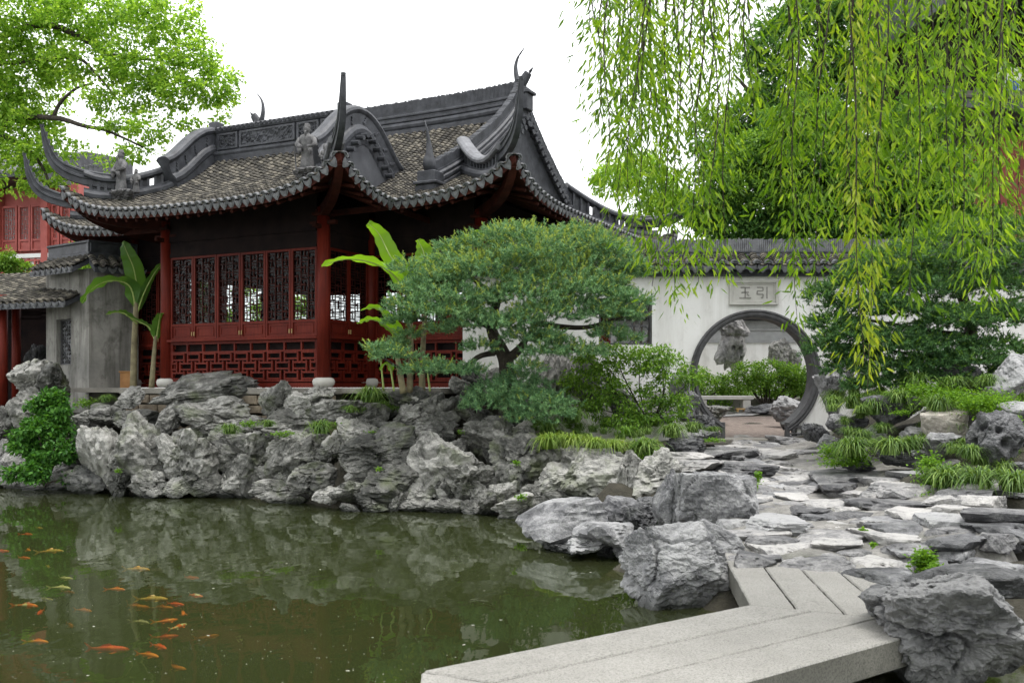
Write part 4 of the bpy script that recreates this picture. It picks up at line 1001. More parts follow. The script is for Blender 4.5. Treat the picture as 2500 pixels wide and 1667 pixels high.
gate_rocks = empty('boulder_group', at(1250, 960, 17.6), 0, 'large shaded boulders behind the pine at the foot of the white wall', 'boulders')
for b, D in (((1095,920,1148,970), 17.2), ((1124,894,1180,950), 17.5), ((1165,898,1240,958), 17.8), ((1310,850,1400,1010), 18.0), ((1380,862,1480,1010), 17.9), ((1230,930,1330,1010), 17.6), ((1470,930,1560,1020), 18.0), ((1560,955,1650,1040), 18.1)):
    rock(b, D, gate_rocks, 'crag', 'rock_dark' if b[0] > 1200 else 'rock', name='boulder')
gl_r = empty('rock_pier', at(1700, 1050, 17.4), 0, 'pale pitted rocks stacked against the left edge of the moon gate', 'rocks')
for b, D in (((1660,945,1712,1030), 17.8), ((1640,900,1690,985), 18.0), ((1686,1012,1752,1062), 17.2), ((1625,1056,1730,1118), 15.9), ((1690,1050,1760,1078), 16.6)): rock(b, D, gl_r, 'crag', 'rock_grey')
gr_r = empty('rock_buttress', at(2030, 1060, 17.0), 0, 'tall weathered grey boulder leaning on the white wall beside the moon gate', 'rocks')
for b, D in (((2000,905,2080,1032), 17.6), ((2040,860,2090,960), 17.9), ((1964,1033,2028,1084), 16.6), ((2020,1010,2075,1062), 16.9)): rock(b, D, gr_r, 'crag', 'rock_grey')

# single boulders of the near shore
def boulder(seed, kind, lvl, box, D, depth, label, mat='rock_grey', tilt=0.1, yaw=0.0, name='boulder', grow=1.05):
    me = rock_mesh(seed, kind, lvl, 0.35); me.materials.append(M[mat])
    u0, v0, u1, v1 = box; c = at((u0+u1)/2, (v0+v1)/2, D); c.y += depth*0.25
    o = link(name, me, None, None, loc=c, rot=(rk.uniform(-tilt, tilt), rk.uniform(-tilt, tilt), yaw), scale=((u1-u0)/F*D*grow, depth, (v1-v0)/F*D*grow))
    return tag(o, label, 'boulder')
boulder(307, 'crag', 6, (1541,1279,1800,1490), 8.75, 0.95, 'big rounded grey boulder at the water edge left of the bridge', yaw=0.4)
boulder(328, 'crag', 5, (1690,1275,1822,1415), 9.3, 0.7, 'smaller boulder tucked behind the big rounded one by the bridge', yaw=1.0)
boulder(343, 'box', 6, (1640,1150,1838,1320), 10.9, 1.0, 'block-shaped boulder with a flat pale top beside the stone path', yaw=0.3)
boulder(371, 'crag', 5, (1605,1150,1690,1310), 11.1, 0.6, 'narrow rock leaning against the left side of the block boulder', yaw=0.3)
pen = empty('rock_spit', at(1440, 1330, 11.3), 0, 'flat grey rocks reaching out over the pond below the bank', 'rocks')
for b, D, d in (((1270,1228,1480,1322), 11.7, 1.0), ((1409,1280,1540,1338), 11.0, 0.8), ((1463,1217,1566,1284), 12.2, 0.8), ((1526,1238,1612,1320), 11.6, 0.7), ((1560,1213,1625,1248), 12.3, 0.6), ((1383,1310,1478,1352), 11.0, 0.7), ((1320,1316,1410,1368), 11.5, 0.8), ((1500,1316,1570,1370), 10.9, 0.6), ((1460,1330,1520,1375), 11.2, 0.6), ((1590,1300,1660,1360), 10.3, 0.6)):
    rock(b, D, pen, 'slab' if b[2]-b[0] > 100 else 'crag', 'rock_grey', d, grow=1.12)
boulder(312, 'bank', 6, (2170,1420,2560,1720), 6.05, 1.1, 'large dark-grey rugged boulder at the right end of the bridge', 'rock_shade', yaw=0.8)
boulder(402, 'slab', 5, (2270,1398,2560,1475), 6.9, 0.9, 'flat cracked rock lying behind the rugged dark boulder', 'rock_shade')
boulder(417, 'crag', 5, (2140,1450,2230,1560), 6.6, 0.5, 'low rough rock overlapping the edge of the bridge slab', 'rock_shade')
boulder(431, 'taihu', 6, (2378,1005,2520,1142), 12.0, 0.6, 'upright rock riddled with holes among the grass tufts', 'rock_grey', yaw=0.5)
boulder(446, 'slab', 5, (2250,998,2392,1074), 13.4, 0.6, 'brownish slab of rock resting above the grass tufts', 'rock_brown')
boulder(452, 'crag', 5, (2262,1060,2360,1135), 12.9, 0.5, 'square grey rock under the brownish slab', 'rock_grey')
boulder(467, 'crag', 5, (2120,965,2252,1046), 14.2, 0.7, 'wide lumpy rock between the grass and the brownish slab', 'rock_grey')
boulder(472, 'crag', 5, (2290,886,2426,962), 14.8, 0.7, 'pale rock at the foot of the clipped evergreen', 'rock_grey')
boulder(489, 'crag', 5, (2426,862,2540,985), 13.8, 0.8, 'tall grey rock at the edge under the evergreen branches', 'rock_grey')
boulder(493, 'crag', 4, (2344,962,2436,1008), 13.9, 0.5, 'smooth rounded stone set among clover', 'rock_grey')
boulder(501, 'crag', 4, (2047,1086,2092,1119), 14.0, 0.3, 'small dark stone beneath a grass tuft near the gate', 'rock_grey')
boulder(512, 'crag', 4, (2440,980,2560,1040), 12.9, 0.6, 'grey stone wedged behind the holed rock', 'rock_grey')

# ---- worn stone path and its ledges
rpath = empty('path', (0, 0, 0)); tag(rpath, 'uneven worn stone path stepping down from the moon gate to the bridge', None, None, 'structure')
LEDGE = [(2000,1118,2268,1190),(2030,1160,2150,1215),(2150,1150,2280,1200),(2250,1190,2500,1246),(2315,1222,2520,1288),(2160,1248,2302,1326),(2290,1255,2372,1292),(1834,1238,2000,1304),(1935,1350,2120,1402),(1812,1336,1910,1388),(2116,1368,2272,1446),(2262,1350,2342,1402),(2326,1318,2418,1378),
 (2396,1340,2530,1416),(1738,1072,1872,1124),(1772,1106,1902,1164),(1625,1085,1735,1130),(1660,1110,1790,1150),(1800,1100,1840,1130),(1905,1050,1975,1085),(1880,1090,1960,1120),(1960,1086,2030,1120),(1905,1200,1990,1222),(2080,1210,2170,1240),(2180,1205,2260,1232),(2270,1290,2360,1322),(2360,1290,2520,1345),(2190,1330,2270,1362),(2000,1305,2120,1345),(1840,1300,1960,1335)]
for b in LEDGE:
    D = float(path_D(b[3])); w = (b[2]-b[0])/F*D*1.12; hpx = (b[3]-b[1])/F*D; elev = (b[3]-HV)/F
    hh_ = hpx*0.55; dep = min(1.5, max(0.4, 0.55*hpx/elev))
    p_ = at((b[0]+b[2])/2, b[3], D)
    mt_ = 'rock_grey' if (b[0] > 2100 or b[0] == 1834) else 'rock_path'; o = dress(link('ledge_stone', rock_data('slab', rk.randrange(16), mt_), None, rpath), mt_)
    o.scale = (w, dep, hh_*1.45); o.location = (p_.x, p_.y+dep*0.45, p_.z+hh_*0.15); o.rotation_euler = (rk.uniform(-0.04, 0.04), rk.uniform(-0.06, 0.06), rk.choice((0, math.pi))+rk.uniform(-0.3, 0.3))
bankr = empty('bank_rocks', at(2300, 1130, 12.5), 0, 'grey rocks half buried in the planted bank right of the path', 'rocks')
for b, D in (((2090,1040,2170,1090), 14.4), ((2000,1060,2060,1100), 15.2), ((2150,1090,2240,1140), 13.2), ((2230,1070,2300,1130), 13.3), ((2420,1130,2520,1190), 11.9), ((2330,1140,2400,1180), 12.3), ((2200,1040,2290,1080), 14.0), ((2060,1010,2130,1050), 15.4), ((2380,1060,2420,1120), 12.6), ((2440,1180,2540,1225), 11.3), ((2180,950,2260,990), 15.2), ((2100,970,2160,1010), 15.6), ((2060,1120,2140,1150), 13.4), ((2270,1030,2330,1070), 13.8), ((2480,1020,2560,1100), 12.6)):
    rock(b, D, bankr, 'crag', 'rock_grey')
# flat stones between the ledges, largest near the bridge
placed = []
for k in range(5200):
    if len(placed) >= 210: break
    D = rk.uniform(8.45, 18.3); xl = 1.62 + (D-8.6)*0.26 + (0.35 if D < 10.5 else 0); xr = 3.3 + (D-8.6)*0.30 + (1.2 if 9 < D < 13 else 0) - (1.6 if D > 13.5 else 0)*min(1, (D-13.5)/2)
    if xr-xl < 0.8: xr = xl+0.8
    x = rk.uniform(xl, xr); s = rk.uniform(0.15, 0.40)*(1.0 if D < 13 else 0.85)
    if D < 9.0 and 1.8 < x < 3.15 and D - s*0.6 < 8.70: continue
    if any((x-a)**2+(D-b)**2 < (0.80*(s+c))**2 for a, b, c in placed): continue
    placed.append((x, D, s))
for x, D, s in placed:
    i = rk.randrange(16); mat_ = 'rock_path' if rk.random() < 0.86 else 'rock_grey'
    o = dress(link('path_stone', rock_data('slab', i, mat_), None, rpath), mat_)
    side = max(0, (x-(3.2+(D-8.6)*0.18)))*0.18
    o.location = (x, D, path_z(D)-0.070+side+rk.uniform(-0.016, 0.016)); o.rotation_euler = (rk.uniform(-0.035, 0.035)-0.01, rk.uniform(-0.035, 0.035), rk.uniform(0, 6.28))
    o.scale = (s*2.9, s*rk.uniform(2.0, 2.6), rk.uniform(0.15, 0.22))
# rough stone and mortar bed between them
M['path_bed'] = rockmat('path_mortar', (0.05, 0.048, 0.044), (0.135, 0.13, 0.12), (0.25, 0.24, 0.225), 0.15, False, 0.8)
nD, nX = 160, 60; pb = np.zeros((nD, nX, 3))
for i, D in enumerate(np.linspace(8.75, 19.3, nD)):
    xl = 1.45+(D-8.6)*0.24; xr = 4.6+(D-8.6)*0.27
    for j, t in enumerate(np.linspace(0, 1, nX)):
        x = xl+(xr-xl)*t; pb[i, j] = (x, D, path_z(D)-0.034+max(0, x-(3.2+(D-8.6)*0.18))*0.16 - 1.2*max(0, abs(t-0.5)-0.42)**1.0*5 - max(0, 9.0-D)*1.2)
q_ = pb.reshape(-1, 3); q_[:, 2] += 0.035*fbm(q_*np.array([2.2, 1.6, 1]), 4, 0.6, True) + 0.05*fbm(q_*np.array([0.9, 0.9, 1])+5, 2)
idx = np.arange(nD*nX).reshape(nD, nX)
link('path_bed', np_mesh('path_bed', q_, np.stack([idx[:-1, :-1].ravel(), idx[:-1, 1:].ravel(), idx[1:, 1:].ravel(), idx[1:, :-1].ravel()], 1), False), M['path_bed'], rpath)
# ================================================================== WHITE WALL WITH THE MOON GATE
DW = 18.6; WX0, WX1 = -0.92, 10.4; WT = 0.36
gc = at(1843, 916, DW); GXc, GZc = gc.x, gc.z; RI, RO = 1.08, 1.21
zth = 0.955                                   # threshold level
ZTOP = 4.12
wall = empty('garden_wall', (GXc, DW, zth), 0, 'white plastered garden wall with a round moon gate and dark tiled coping', 'wall')
def loc(x, y, z): return (x-GXc, y-DW, z-zth)
# wall body with a round hole and a window: front face built as strips around the opening
wx0, wx1, wz0, wz1 = (1462-HU)/F*DW, (1592-HU)/F*DW, EYE-(842-HV)/F*DW, EYE-(728-HV)/F*DW
NSEG = 56
def wall_face(mb, y, flip):
    ang0 = -math.asin((GZc-1.21)/RO); a0 = ang0; a1 = math.pi-ang0      # arc above the threshold
    arc = [(GXc+RO*math.cos(a0+(a1-a0)*i/NSEG), GZc+RO*math.sin(a0+(a1-a0)*i/NSEG)) for i in range(NSEG+1)]
    xr, xl = GXc+1.5, GXc-1.5; zb = 0.2
    def outer(p):
        dx, dz = p[0]-GXc, p[1]-GZc; s = min(1.5/max(abs(dx), 1e-6), (ZTOP-GZc)/max(dz, 1e-6) if dz > 0 else (GZc-zb)/max(-dz, 1e-6)); return (GXc+dx*s, GZc+dz*s)
    out_ = [outer(p) for p in arc]
    def q(pts): mb.add([loc(px, y, pz) for px, pz in pts], [tuple(range(len(pts)))])
    for i in range(NSEG):
        q([arc[i], arc[i+1], out_[i+1], out_[i]])
        # fill the corner where the outer ray jumps from side to top
        if abs(out_[i][0]-xr) < 1e-6 and abs(out_[i+1][1]-ZTOP) < 1e-6 and abs(out_[i+1][0]-xr) > 1e-6: q([out_[i], (xr, ZTOP), out_[i+1]])
        if abs(out_[i+1][0]-xl) < 1e-6 and abs(out_[i][1]-ZTOP) < 1e-6 and abs(out_[i][0]-xl) > 1e-6: q([out_[i], (xl, ZTOP), out_[i+1]])
    q([arc[0], out_[0], (xr, zb), (arc[0][0], zb)]); q([arc[-1], out_[-1], (xl, zb), (arc[-1][0], zb)])
    q([(xr, zb), (WX1, zb), (WX1, ZTOP), (xr, ZTOP)])
    q([(WX0, zb), (wx0, zb), (wx0, ZTOP), (WX0, ZTOP)]); q([(wx1, zb), (xl, zb), (xl, ZTOP), (wx1, ZTOP)])
    q([(wx0, zb), (wx1, zb), (wx1, wz0), (wx0, wz0)]); q([(wx0, wz1), (wx1, wz1), (wx1, ZTOP), (wx0, ZTOP)])
    return arc
mb = MB(); arc = wall_face(mb, DW, False); wall_face(mb, DW+WT, True)
for i in range(NSEG):
    a, b = arc[i], arc[i+1]; mb.add([loc(a[0], DW, a[1]), loc(b[0], DW, b[1]), loc(b[0], DW+WT, b[1]), loc(a[0], DW+WT, a[1])], [(0, 1, 2, 3)])
for (xa, za, xb, zb_) in ((wx0, wz0, wx1, wz0), (wx1, wz0, wx1, wz1), (wx1, wz1, wx0, wz1), (wx0, wz1, wx0, wz0), (WX0, 0.2, WX0, ZTOP), (WX0, ZTOP, WX1, ZTOP)):
    mb.add([loc(xa, DW, za), loc(xb, DW, zb_), loc(xb, DW+WT, zb_), loc(xa, DW+WT, za)], [(0, 1, 2, 3)])
mb.build('plaster_face', M['white_wall'], wall)
# stone surround of the gate: moulded ring lining the opening
ang0 = -math.asin((GZc-1.21)/RI); ring = []
a0, a1 = ang0, math.pi-ang0; NR = 72
prof = [(RO+0.012, -0.03), (RO+0.012, -0.055), (RO-0.02, -0.075), (RO-0.035, -0.05), (RO-0.06, -0.05), (RO-0.07, -0.07), (RO-0.10, -0.06), (RO-0.105, -0.03), (RI, -0.02), (RI, WT+0.02), (RO+0.012, WT+0.06), (RO+0.012, WT-0.005), (RI+0.06, WT-0.02), (RI+0.06, 0.02)]
rings = []
for i in range(NR+1):
    a = a0+(a1-a0)*i/NR; rings.append([Vector(loc(GXc+r*math.cos(a), DW+y, GZc+r*math.sin(a))) for r, y in prof])
MB().loft(rings).build('gate_surround', M['stone_frame'], wall)
# meander scrolls at the feet of the ring
for s in (1, -1):
    x0 = GXc + s*RI*math.cos(a0); z0 = zth; mb = MB()
    bars = [(0.0, 0.07, 0.0, 0.30), (0.05, 0.34, 0.0, 0.05), (0.29, 0.34, 0.05, 0.24), (0.12, 0.29, 0.19, 0.24), (0.12, 0.17, 0.11, 0.19), (0.05, 0.28, 0.075, 0.10)]
    for xa, xb, za, zb_ in bars:
        xs = sorted((x0+s*xa, x0+s*xb)); mb.box(xs[0]-GXc, xs[1]-GXc, -0.06, 0.06, z0+za-zth, z0+zb_-zth)
    mb.build('gate_foot_scroll', M['stone_frame'], wall, bevel=0.006)
MB().box(-1.35, 1.05, -0.18, WT+0.1, -0.12, 0.0).build('threshold', M['granite_dark'], wall, bevel=0.02)
# plaque with two carved characters
pc = at(1838.5, 715, DW); pw, ph = 119/F*DW, 60/F*DW; mb = MB()
frame_xz(mb, pc.x-pw/2-GXc, pc.x+pw/2-GXc, pc.z-ph/2-zth, pc.z+ph/2-zth, 0.045, -0.075, 0.0)
pq = mb.build('plaque', M['plaque'], wall, bevel=0.006)
mb = MB(); frame_xz(mb, pc.x-pw/2+0.048-GXc, pc.x+pw/2-0.048-GXc, pc.z-ph/2+0.048-zth, pc.z+ph/2-0.048-zth, 0.025, -0.055, 0.0); mb.build('plaque_inner_frame', M['plaque'], pq, bevel=0.004)
MB().box(pc.x-pw/2+0.07-GXc, pc.x+pw/2-0.07-GXc, -0.03, 0.0, pc.z-ph/2+0.07-zth, pc.z+ph/2-0.07-zth).build('plaque_face', M['plaque'], pq)
M['carved'] = simple('carved_stroke', (0.20, 0.195, 0.18), (0.29, 0.28, 0.26), 20, 0.8, 0.2, 60, 0.004)
def strokes(cx, cz, s, lines, name):
    mb = MB()
    for x0, z0, x1, z1 in lines:
        a, b = Vector((cx+x0*s, cz+z0*s)), Vector((cx+x1*s, cz+z1*s)); d = (b-a).normalized(); n = Vector((-d.y, d.x))*0.011
        mb.extr([tuple(a+n), tuple(b+n), tuple(b-n), tuple(a-n)], 'y', -0.040, -0.0302)
    mb.build(name, M['carved'], pq)
cxp, czp = pc.x-GXc, pc.z-zth
strokes(cxp-0.155, czp, 0.115, [(-0.75, 0.85, 0.75, 0.85), (-0.6, 0.05, 0.6, 0.05), (-0.95, -0.85, 0.95, -0.85), (0, 0.85, 0, -0.85), (0.3, -0.2, 0.62, -0.5)], 'carved_character')
strokes(cxp+0.165, czp, 0.115, [(-0.85, 0.85, 0.1, 0.85), (0.1, 0.85, 0.1, 0.3), (0.1, 0.3, -0.8, 0.3), (-0.8, 0.3, -0.85, -0.25), (-0.85, -0.25, 0.15, -0.25), (0.15, -0.25, 0.05, -0.9), (0.05, -0.9, -0.25, -0.75), (0.75, 0.95, 0.75, -0.95)], 'carved_character')
# tile-lattice window in the wall
wo = MB(); frame_xz(wo, wx0-GXc, wx1-GXc, wz0-zth, wz1-zth, 0.04, 0.04, 0.20); wo = wo.build('window', M['stone_frame'], wall)
lt = MB()
for i in range(6):
    for j in range(5):
        cx, cz = wx0+0.08+(wx1-wx0-0.16)*(i+0.5)/6, wz0+0.06+(wz1-wz0-0.12)*(j+0.5)/5; r = 0.085
        a0_ = (i+j) % 2*math.pi/2
        for k in range(2):
            pts = [(cx-GXc+r*math.cos(a0_+k*math.pi+t), 0.12, cz-zth+r*math.sin(a0_+k*math.pi+t)) for t in np.linspace(0, 2.2, 7)]
            lt.tube(pts, 0.014, 5)
lt.build('scroll_lattice', M['tile_grey'], wo)['kind'] = 'stuff'

# coping: two tile slopes, drip tiles, ridge of tiles on edge
def coping(parent, x0, x1, yc, z_eave, half, rise, band, y_local, z_local, x_local, drips=True, sp=0.205, mat='tile'):
    """roof coping running along x; front slope towards -y"""
    n = int(round((x1-x0)/sp)); xs = np.linspace(x0+sp/2, x1-sp/2, n); A, Pn = [], []
    for sgn in ((-1, 1)):
        for kind in ('arch', 'pan'):
            for i in range(n if kind == 'arch' else n-1):
                x = xs[i] + (sp/2 if kind == 'pan' else 0)
                for d in np.arange(0, half*0.95, 0.075):
                    z = z_eave + rise*(d/half)
                    P_ = (x+rk.gauss(0, 0.004), yc+sgn*(half-d), z+0.03); al = Vector((0, -sgn*half, rise)).normalized(); la = Vector((1, 0, 0)) if sgn < 0 else Vector((-1, 0, 0)); nn = la.cross(al)
                    (A if kind == 'arch' else Pn).append((P_, la, al, nn))
    off = np.array([x_local, y_local, z_local])
    for nm, T, L in (('cover_tiles', (ARCH[0]*np.array([1.3, 1, 1.25]), ARCH[1]), A), ('pan_tiles', (PAN[0]*np.array([1.2, 1, 1.2]), PAN[1]), Pn)):
        fr = [np.array([list(q[j]) for q in L]) for j in range(4)]; fr[0] = fr[0]-off
        v, f = stamp(T, fr); t = link(nm, np_mesh(nm, v, f), M[mat], parent); t['kind'] = 'stuff'
    mb = MB(); pr = [(-half, z_eave-0.05), (half, z_eave-0.05), (half, z_eave), (0, z_eave+rise), (-half, z_eave)]
    mb.extr([(yc+a-y_local, b-z_local) for a, b in pr], 'x', x0-x_local, x1-x_local); mb.build('coping_body', M['ridge'], parent)
    mb = MB().box(x0-x_local, x1-x_local, yc-half*0.62-y_local, yc+half*0.62-y_local, z_eave-0.16-z_local, z_eave-0.052-z_local); mb.build('corbel_course', M['ridge'], parent)
    zr = z_eave+rise-0.02
    mb = MB().sweep([(x0-x_local, yc-y_local, zr-z_local), (x1-x_local, yc-y_local, zr-z_local)], prof_stack([(0.11, -0.06), (0.11, 0.04), (0.085, 0.06), (0.10, 0.09), (0.10, 0.11)]))
    rb = mb.build('coping_ridge', M['ridge'], parent)
    cb = MB(); comb([(x0-x_local, yc-y_local, zr-z_local), (x1-x_local, yc-y_local, zr-z_local)], 0.108, band, 0.07, cb, 0.036)
    cb.build('tiles_on_edge', M['tile_grey'], rb)['kind'] = 'stuff'
    if drips:
        for i in range(n-1):
            o = link('drip_tile', DRIP, None, parent, loc=(xs[i]+sp/2-x_local, yc-half-0.015-y_local, z_eave+0.02-z_local), rot=(0.25+rk.gauss(0, 0.05), 0, rk.gauss(0, 0.03)), scale=(1.2, 1, 1.25))
        for i in range(n):
            link('eave_tile_end', DISC, None, parent, loc=(xs[i]-x_local, yc-half-0.0-y_local, z_eave+0.035-z_local), rot=(0.2, 0, 0), scale=(1.1, 1, 1.15))
coping(wall, WX0-0.25, WX1, DW+WT/2, 4.13, 0.46, 0.24, 0.34, DW, zth, GXc)

# ================================================================== COURT BEHIND THE GATE
bwall = empty('court_wall', (5.2, 30.5, 1.2), 0, 'white court wall with grey band seen through the moon gate', 'wall')
MB().box(-7, 7, 0, 0.35, 0, 2.9-0.15).build('plaster_face', M['white_wall'], bwall)
mb = MB()
for z0, z1, y in ((2.07, 2.12, -0.05), (2.14, 2.42, -0.03), (2.44, 2.50, -0.06), (2.52, 2.74, -0.04)): mb.box(-6.99, 6.99, y, 0.0, z0, z1)
mb.build('brick_band', simple('grey_brick_band', (0.30, 0.305, 0.31), (0.42, 0.425, 0.43), 5, 0.8), bwall)
coping(bwall, -1.8, 12.2, 30.67, 4.10, 0.5, 0.28, 0.34, 30.5, 1.2, 5.2)
court = MB().add([(2.0, 18.97, 0.958), (8.2, 18.97, 0.958), (8.6, 24.4, 1.20), (2.0, 24.4, 1.20)], [(0, 1, 2, 3)]).build('court_ground', simple('court_gravel', (0.13, 0.10, 0.085), (0.24, 0.20, 0.175), 9, 0.9, 0.9, 70, 0.02)); tag(court, 'brown gravel of the court behind the gate', None, None, 'structure')
cpv = MB().add([(3.2, 23.2, 1.168), (5.9, 24.4, 1.222), (8.6, 29.9, 1.36), (2.0, 29.9, 1.36)], [(0, 1, 2, 3)]).build('court_paving', M['rock_path']); tag(cpv, 'pale court paving beyond the gravel', None, None, 'structure')
bench = empty('stone_bench', at(1770, 1006, 26.0), 0, 'plain stone slab bench in the court behind the moon gate', 'bench')
MB().box(-0.92, 0.70, -0.2, 0.2, 0.33, 0.43).build('seat', M['plaque'], bench, bevel=0.012)
for x in (-0.62, 0.52): MB().box(x-0.09, x+0.11, -0.17, 0.17, -0.05, 0.328).build('leg', M['plaque'], bench, bevel=0.012)
sr1 = link('scholar_rock', rock_mesh(611, 'taihu', 6), M['rock_path'], None, loc=at(1788, 838, 27.6), rot=(0, 0, 0.6), scale=(1.0, 0.8, 1.75)); tag(sr1, 'tall top-heavy scholar rock full of holes behind the gate', 'scholar rock')
sr1b = link('rock', rock_mesh(613, 'taihu', 5), M['rock_path'], sr1, loc=(0.02, -0.05, 0.28), rot=(0, 0, 1.2), scale=(1.25, 1.1, 0.55))
sr2 = link('scholar_rock', rock_mesh(623, 'crag', 6), M['rock_dark'], None, loc=at(1902, 868, 28.0), rot=(0, 0.2, 0.2), scale=(0.85, 0.6, 1.05)); tag(sr2, 'pointed dark-grey standing rock above the court hedge', 'scholar rock')
sr3 = link('scholar_rock', rock_mesh(629, 'crag', 5), M['rock_dark'], None, loc=at(1940, 885, 27.8), rot=(0, -0.1, 1.2), scale=(0.35, 0.4, 0.75)); tag(sr3, 'narrow rock beside the pointed dark standing rock', 'scholar rock')
pl_ = MB().box(2.4, 8.4, 26.9, 30.3, 1.2, 1.62).build('planter', M['granite_dark'], bevel=0.03); tag(pl_, 'low stone planter bed holding the court rocks and hedge', 'planter')
for b, D, mt, lb in (((1690,990,1790,1042), 21.5, 'rock_dark', 'dark mossy boulder inside the gate on the gravel'), ((1835,985,1915,1012), 25.2, 'rock_grey', 'low pale rocks at the right end of the bench'), ((1888,972,2010,1052), 20.8, 'rock_grey', 'big sloping boulder just inside the gate'), ((1820,990,1850,1012), 25.4, 'rock_path', 'small pale stone beside the bench leg')):
    o = rock(b, D, None, 'crag', mt, name='boulder'); tag(o, lb, 'boulder')
wb = MB().box(-0.11, 0.11, -0.09, 0.09, 0.06, 0.09).box(-0.10, -0.07, -0.08, 0.08, 0, 0.06).box(0.07, 0.10, -0.08, 0.08, 0, 0.06).build('wooden_stool', simple('pine_board', (0.45, 0.28, 0.10), (0.6, 0.4, 0.18), 6, 0.6), None, loc=at(1808, 1005, 25.6)); tag(wb, 'tiny yellow wooden stool under the stone bench', 'stool')

# ================================================================== LEFT SIDE: grey wall, covered walk, red house
lw = empty('grey_wall', at(217, 985, 21.6), 0, 'weathered grey plaster wall with a lattice window left of the pavilion', 'wall')
o0 = Vector(lw.location)
pA, pB, pC = at(113, 800, 22.6), at(217, 800, 21.6), at(338, 800, 22.3)
zt_ = EYE-(655-HV)/F*21.6; zb_ = 1.35
def seg_wall(p, q, name, parent, mat, z0, z1, th=0.3, hole=None):
    d = (Vector((q.x, q.y)) - Vector((p.x, p.y))); L = d.length; ang = math.atan2(d.y, d.x); mb = MB(); y0, y1 = 0.0, th
    if hole is None: mb.box(0, L, y0, y1, z0, z1)
    else:
        a, b, c, e = hole; mb.box(0, a, y0, y1, z0, z1).box(b, L, y0, y1, z0, z1).box(a, b, y0, y1, z0, c).box(a, b, y0, y1, e, z1)
    o = mb.build(name, mat, parent); o.location = Vector((p.x, p.y, 0))-parent.location; o.rotation_euler = (0, 0, ang); return o, L
o1, L1 = seg_wall(pA, pB, 'wall_face', lw, M['grey_wall'], zb_, zt_, 0.3, (0.42, 1.02, EYE-(890-HV)/F*22, EYE-(778-HV)/F*22))
o2, L2 = seg_wall(pB, pC, 'wall_face', lw, M['grey_wall'], zb_, zt_, 0.3)
wl = MB(); frame_xz(wl, 0.42, 1.02, EYE-(890-HV)/F*22, EYE-(778-HV)/F*22, 0.03, 0.10, 0.2)
wlo = wl.build('lattice_window', M['stone_frame'], o1); lt = MB()
for i in range(7):
    for j in range(11):
        cx, cz = 0.47+0.083*i, EYE-(890-HV)/F*22+0.06+0.088*j
        lt.tube([(cx+0.05*math.cos(t+(i+j)*1.57), 0.15, cz+0.05*math.sin(t+(i+j)*1.57)) for t in np.linspace(0, 3.6, 7)], 0.014, 5)
lt.build('scroll_lattice', M['tile_grey'], wlo)['kind'] = 'stuff'
def tiled_slope(name, p, q, z_eave, depth, rise, parent, drips=True):
    """sloping tile roof from eave line p-q rising backwards (left-hand normal)"""
    d = Vector((q.x-p.x, q.y-p.y, 0)); L = d.length; d.normalize(); nb = Vector((-d.y, d.x, 0)); org = parent.location if parent else Vector()
    P0_ = Vector((p.x, p.y, z_eave)) - org; sp = 0.20; n = max(2, int(L/sp)); A, Pn = [], []
    al = (nb*depth + Vector((0, 0, rise))).normalized(); nn = d.cross(al)
    body = MB().add([P0_, P0_+d*L, P0_+d*L+nb*depth+Vector((0, 0, rise)), P0_+nb*depth+Vector((0, 0, rise))] + [P0_-Vector((0, 0, .1)), P0_+d*L-Vector((0, 0, .1)), P0_+d*L+nb*depth+Vector((0, 0, rise-.1)), P0_+nb*depth+Vector((0, 0, rise-.1))], [(0,1,2,3), (7,6,5,4), (0,4,5,1), (1,5,6,2), (3,2,6,7), (0,3,7,4)]).build(name, M['ridge'], parent)
    for i in range(n):
        for kk, lst, off in (('a', A, 0.25), ('p', Pn, 0.75)):
            for t in np.arange(0, depth*0.97, 0.085):
                lst.append((P0_+d*((i+off)*L/n+rk.gauss(0, 0.005))+nb*t+Vector((0, 0, rise*t/depth+0.03)), d, al, nn))
    for nm, T, Ls in (('cover_tiles', ARCH, A), ('pan_tiles', PAN, Pn)):
        fr = [np.array([list(qq[j]) for qq in Ls]) for j in range(4)]; v, f = stamp((T[0]*np.array([1.2, 1, 1.1]), T[1]), fr); t = link(nm, np_mesh(nm, v, f), M['tile'], body); t['kind'] = 'stuff'
    if drips:
        ang = math.atan2(d.y, d.x)
        for i in range(n):
            c = P0_+d*((i+0.75)*L/n)-nb*0.02; link('drip_tile', DRIP, None, body, loc=c+Vector((0, 0, 0.02)), rot=(0.25, 0, ang), scale=(1.2, 1, 1.1))
    return body
# coping slopes of the grey wall
for (p, q) in ((pA, pB), (pB, pC)):
    d = Vector((q.x-p.x, q.y-p.y, 0)).normalized(); nb = Vector((-d.y, d.x, 0)); tiled_slope('coping_slope', p-nb*0.38, q-nb*0.38, zt_-0.02, 0.52, 0.30, lw)
    rr = MB().sweep([p+nb*0.15+Vector((0, 0, zt_+0.26-p.z))-o0, q+nb*0.15+Vector((0, 0, zt_+0.26-q.z))-o0], prof_stack([(0.13, -0.05), (0.13, 0.10), (0.10, 0.12), (0.10, 0.30), (0.14, 0.32), (0.14, 0.36)])); rr.build('coping_ridge', M['ridge'], lw)
walk = empty('covered_walk', at(60, 960, 22.5), 0, 'low covered walk with tiled roof at the left edge', 'covered walk'); ow = Vector(walk.location)
wp, wq = at(-260, 745, 23.4), at(158, 745, 21.4)
tiled_slope('walk_roof', wp, wq, EYE-(742-HV)/F*21.8, 2.1, 0.95, walk)
for u, D in ((8, 22.6), (40, 23.6), (-120, 23.6)): p = at(u, 800, D); MB().lathe([(0.10, 1.2), (0.10, 4.0)], (p.x-ow.x, p.y-ow.y, -ow.z), 12).build('post', M['red'], walk, smooth=True)
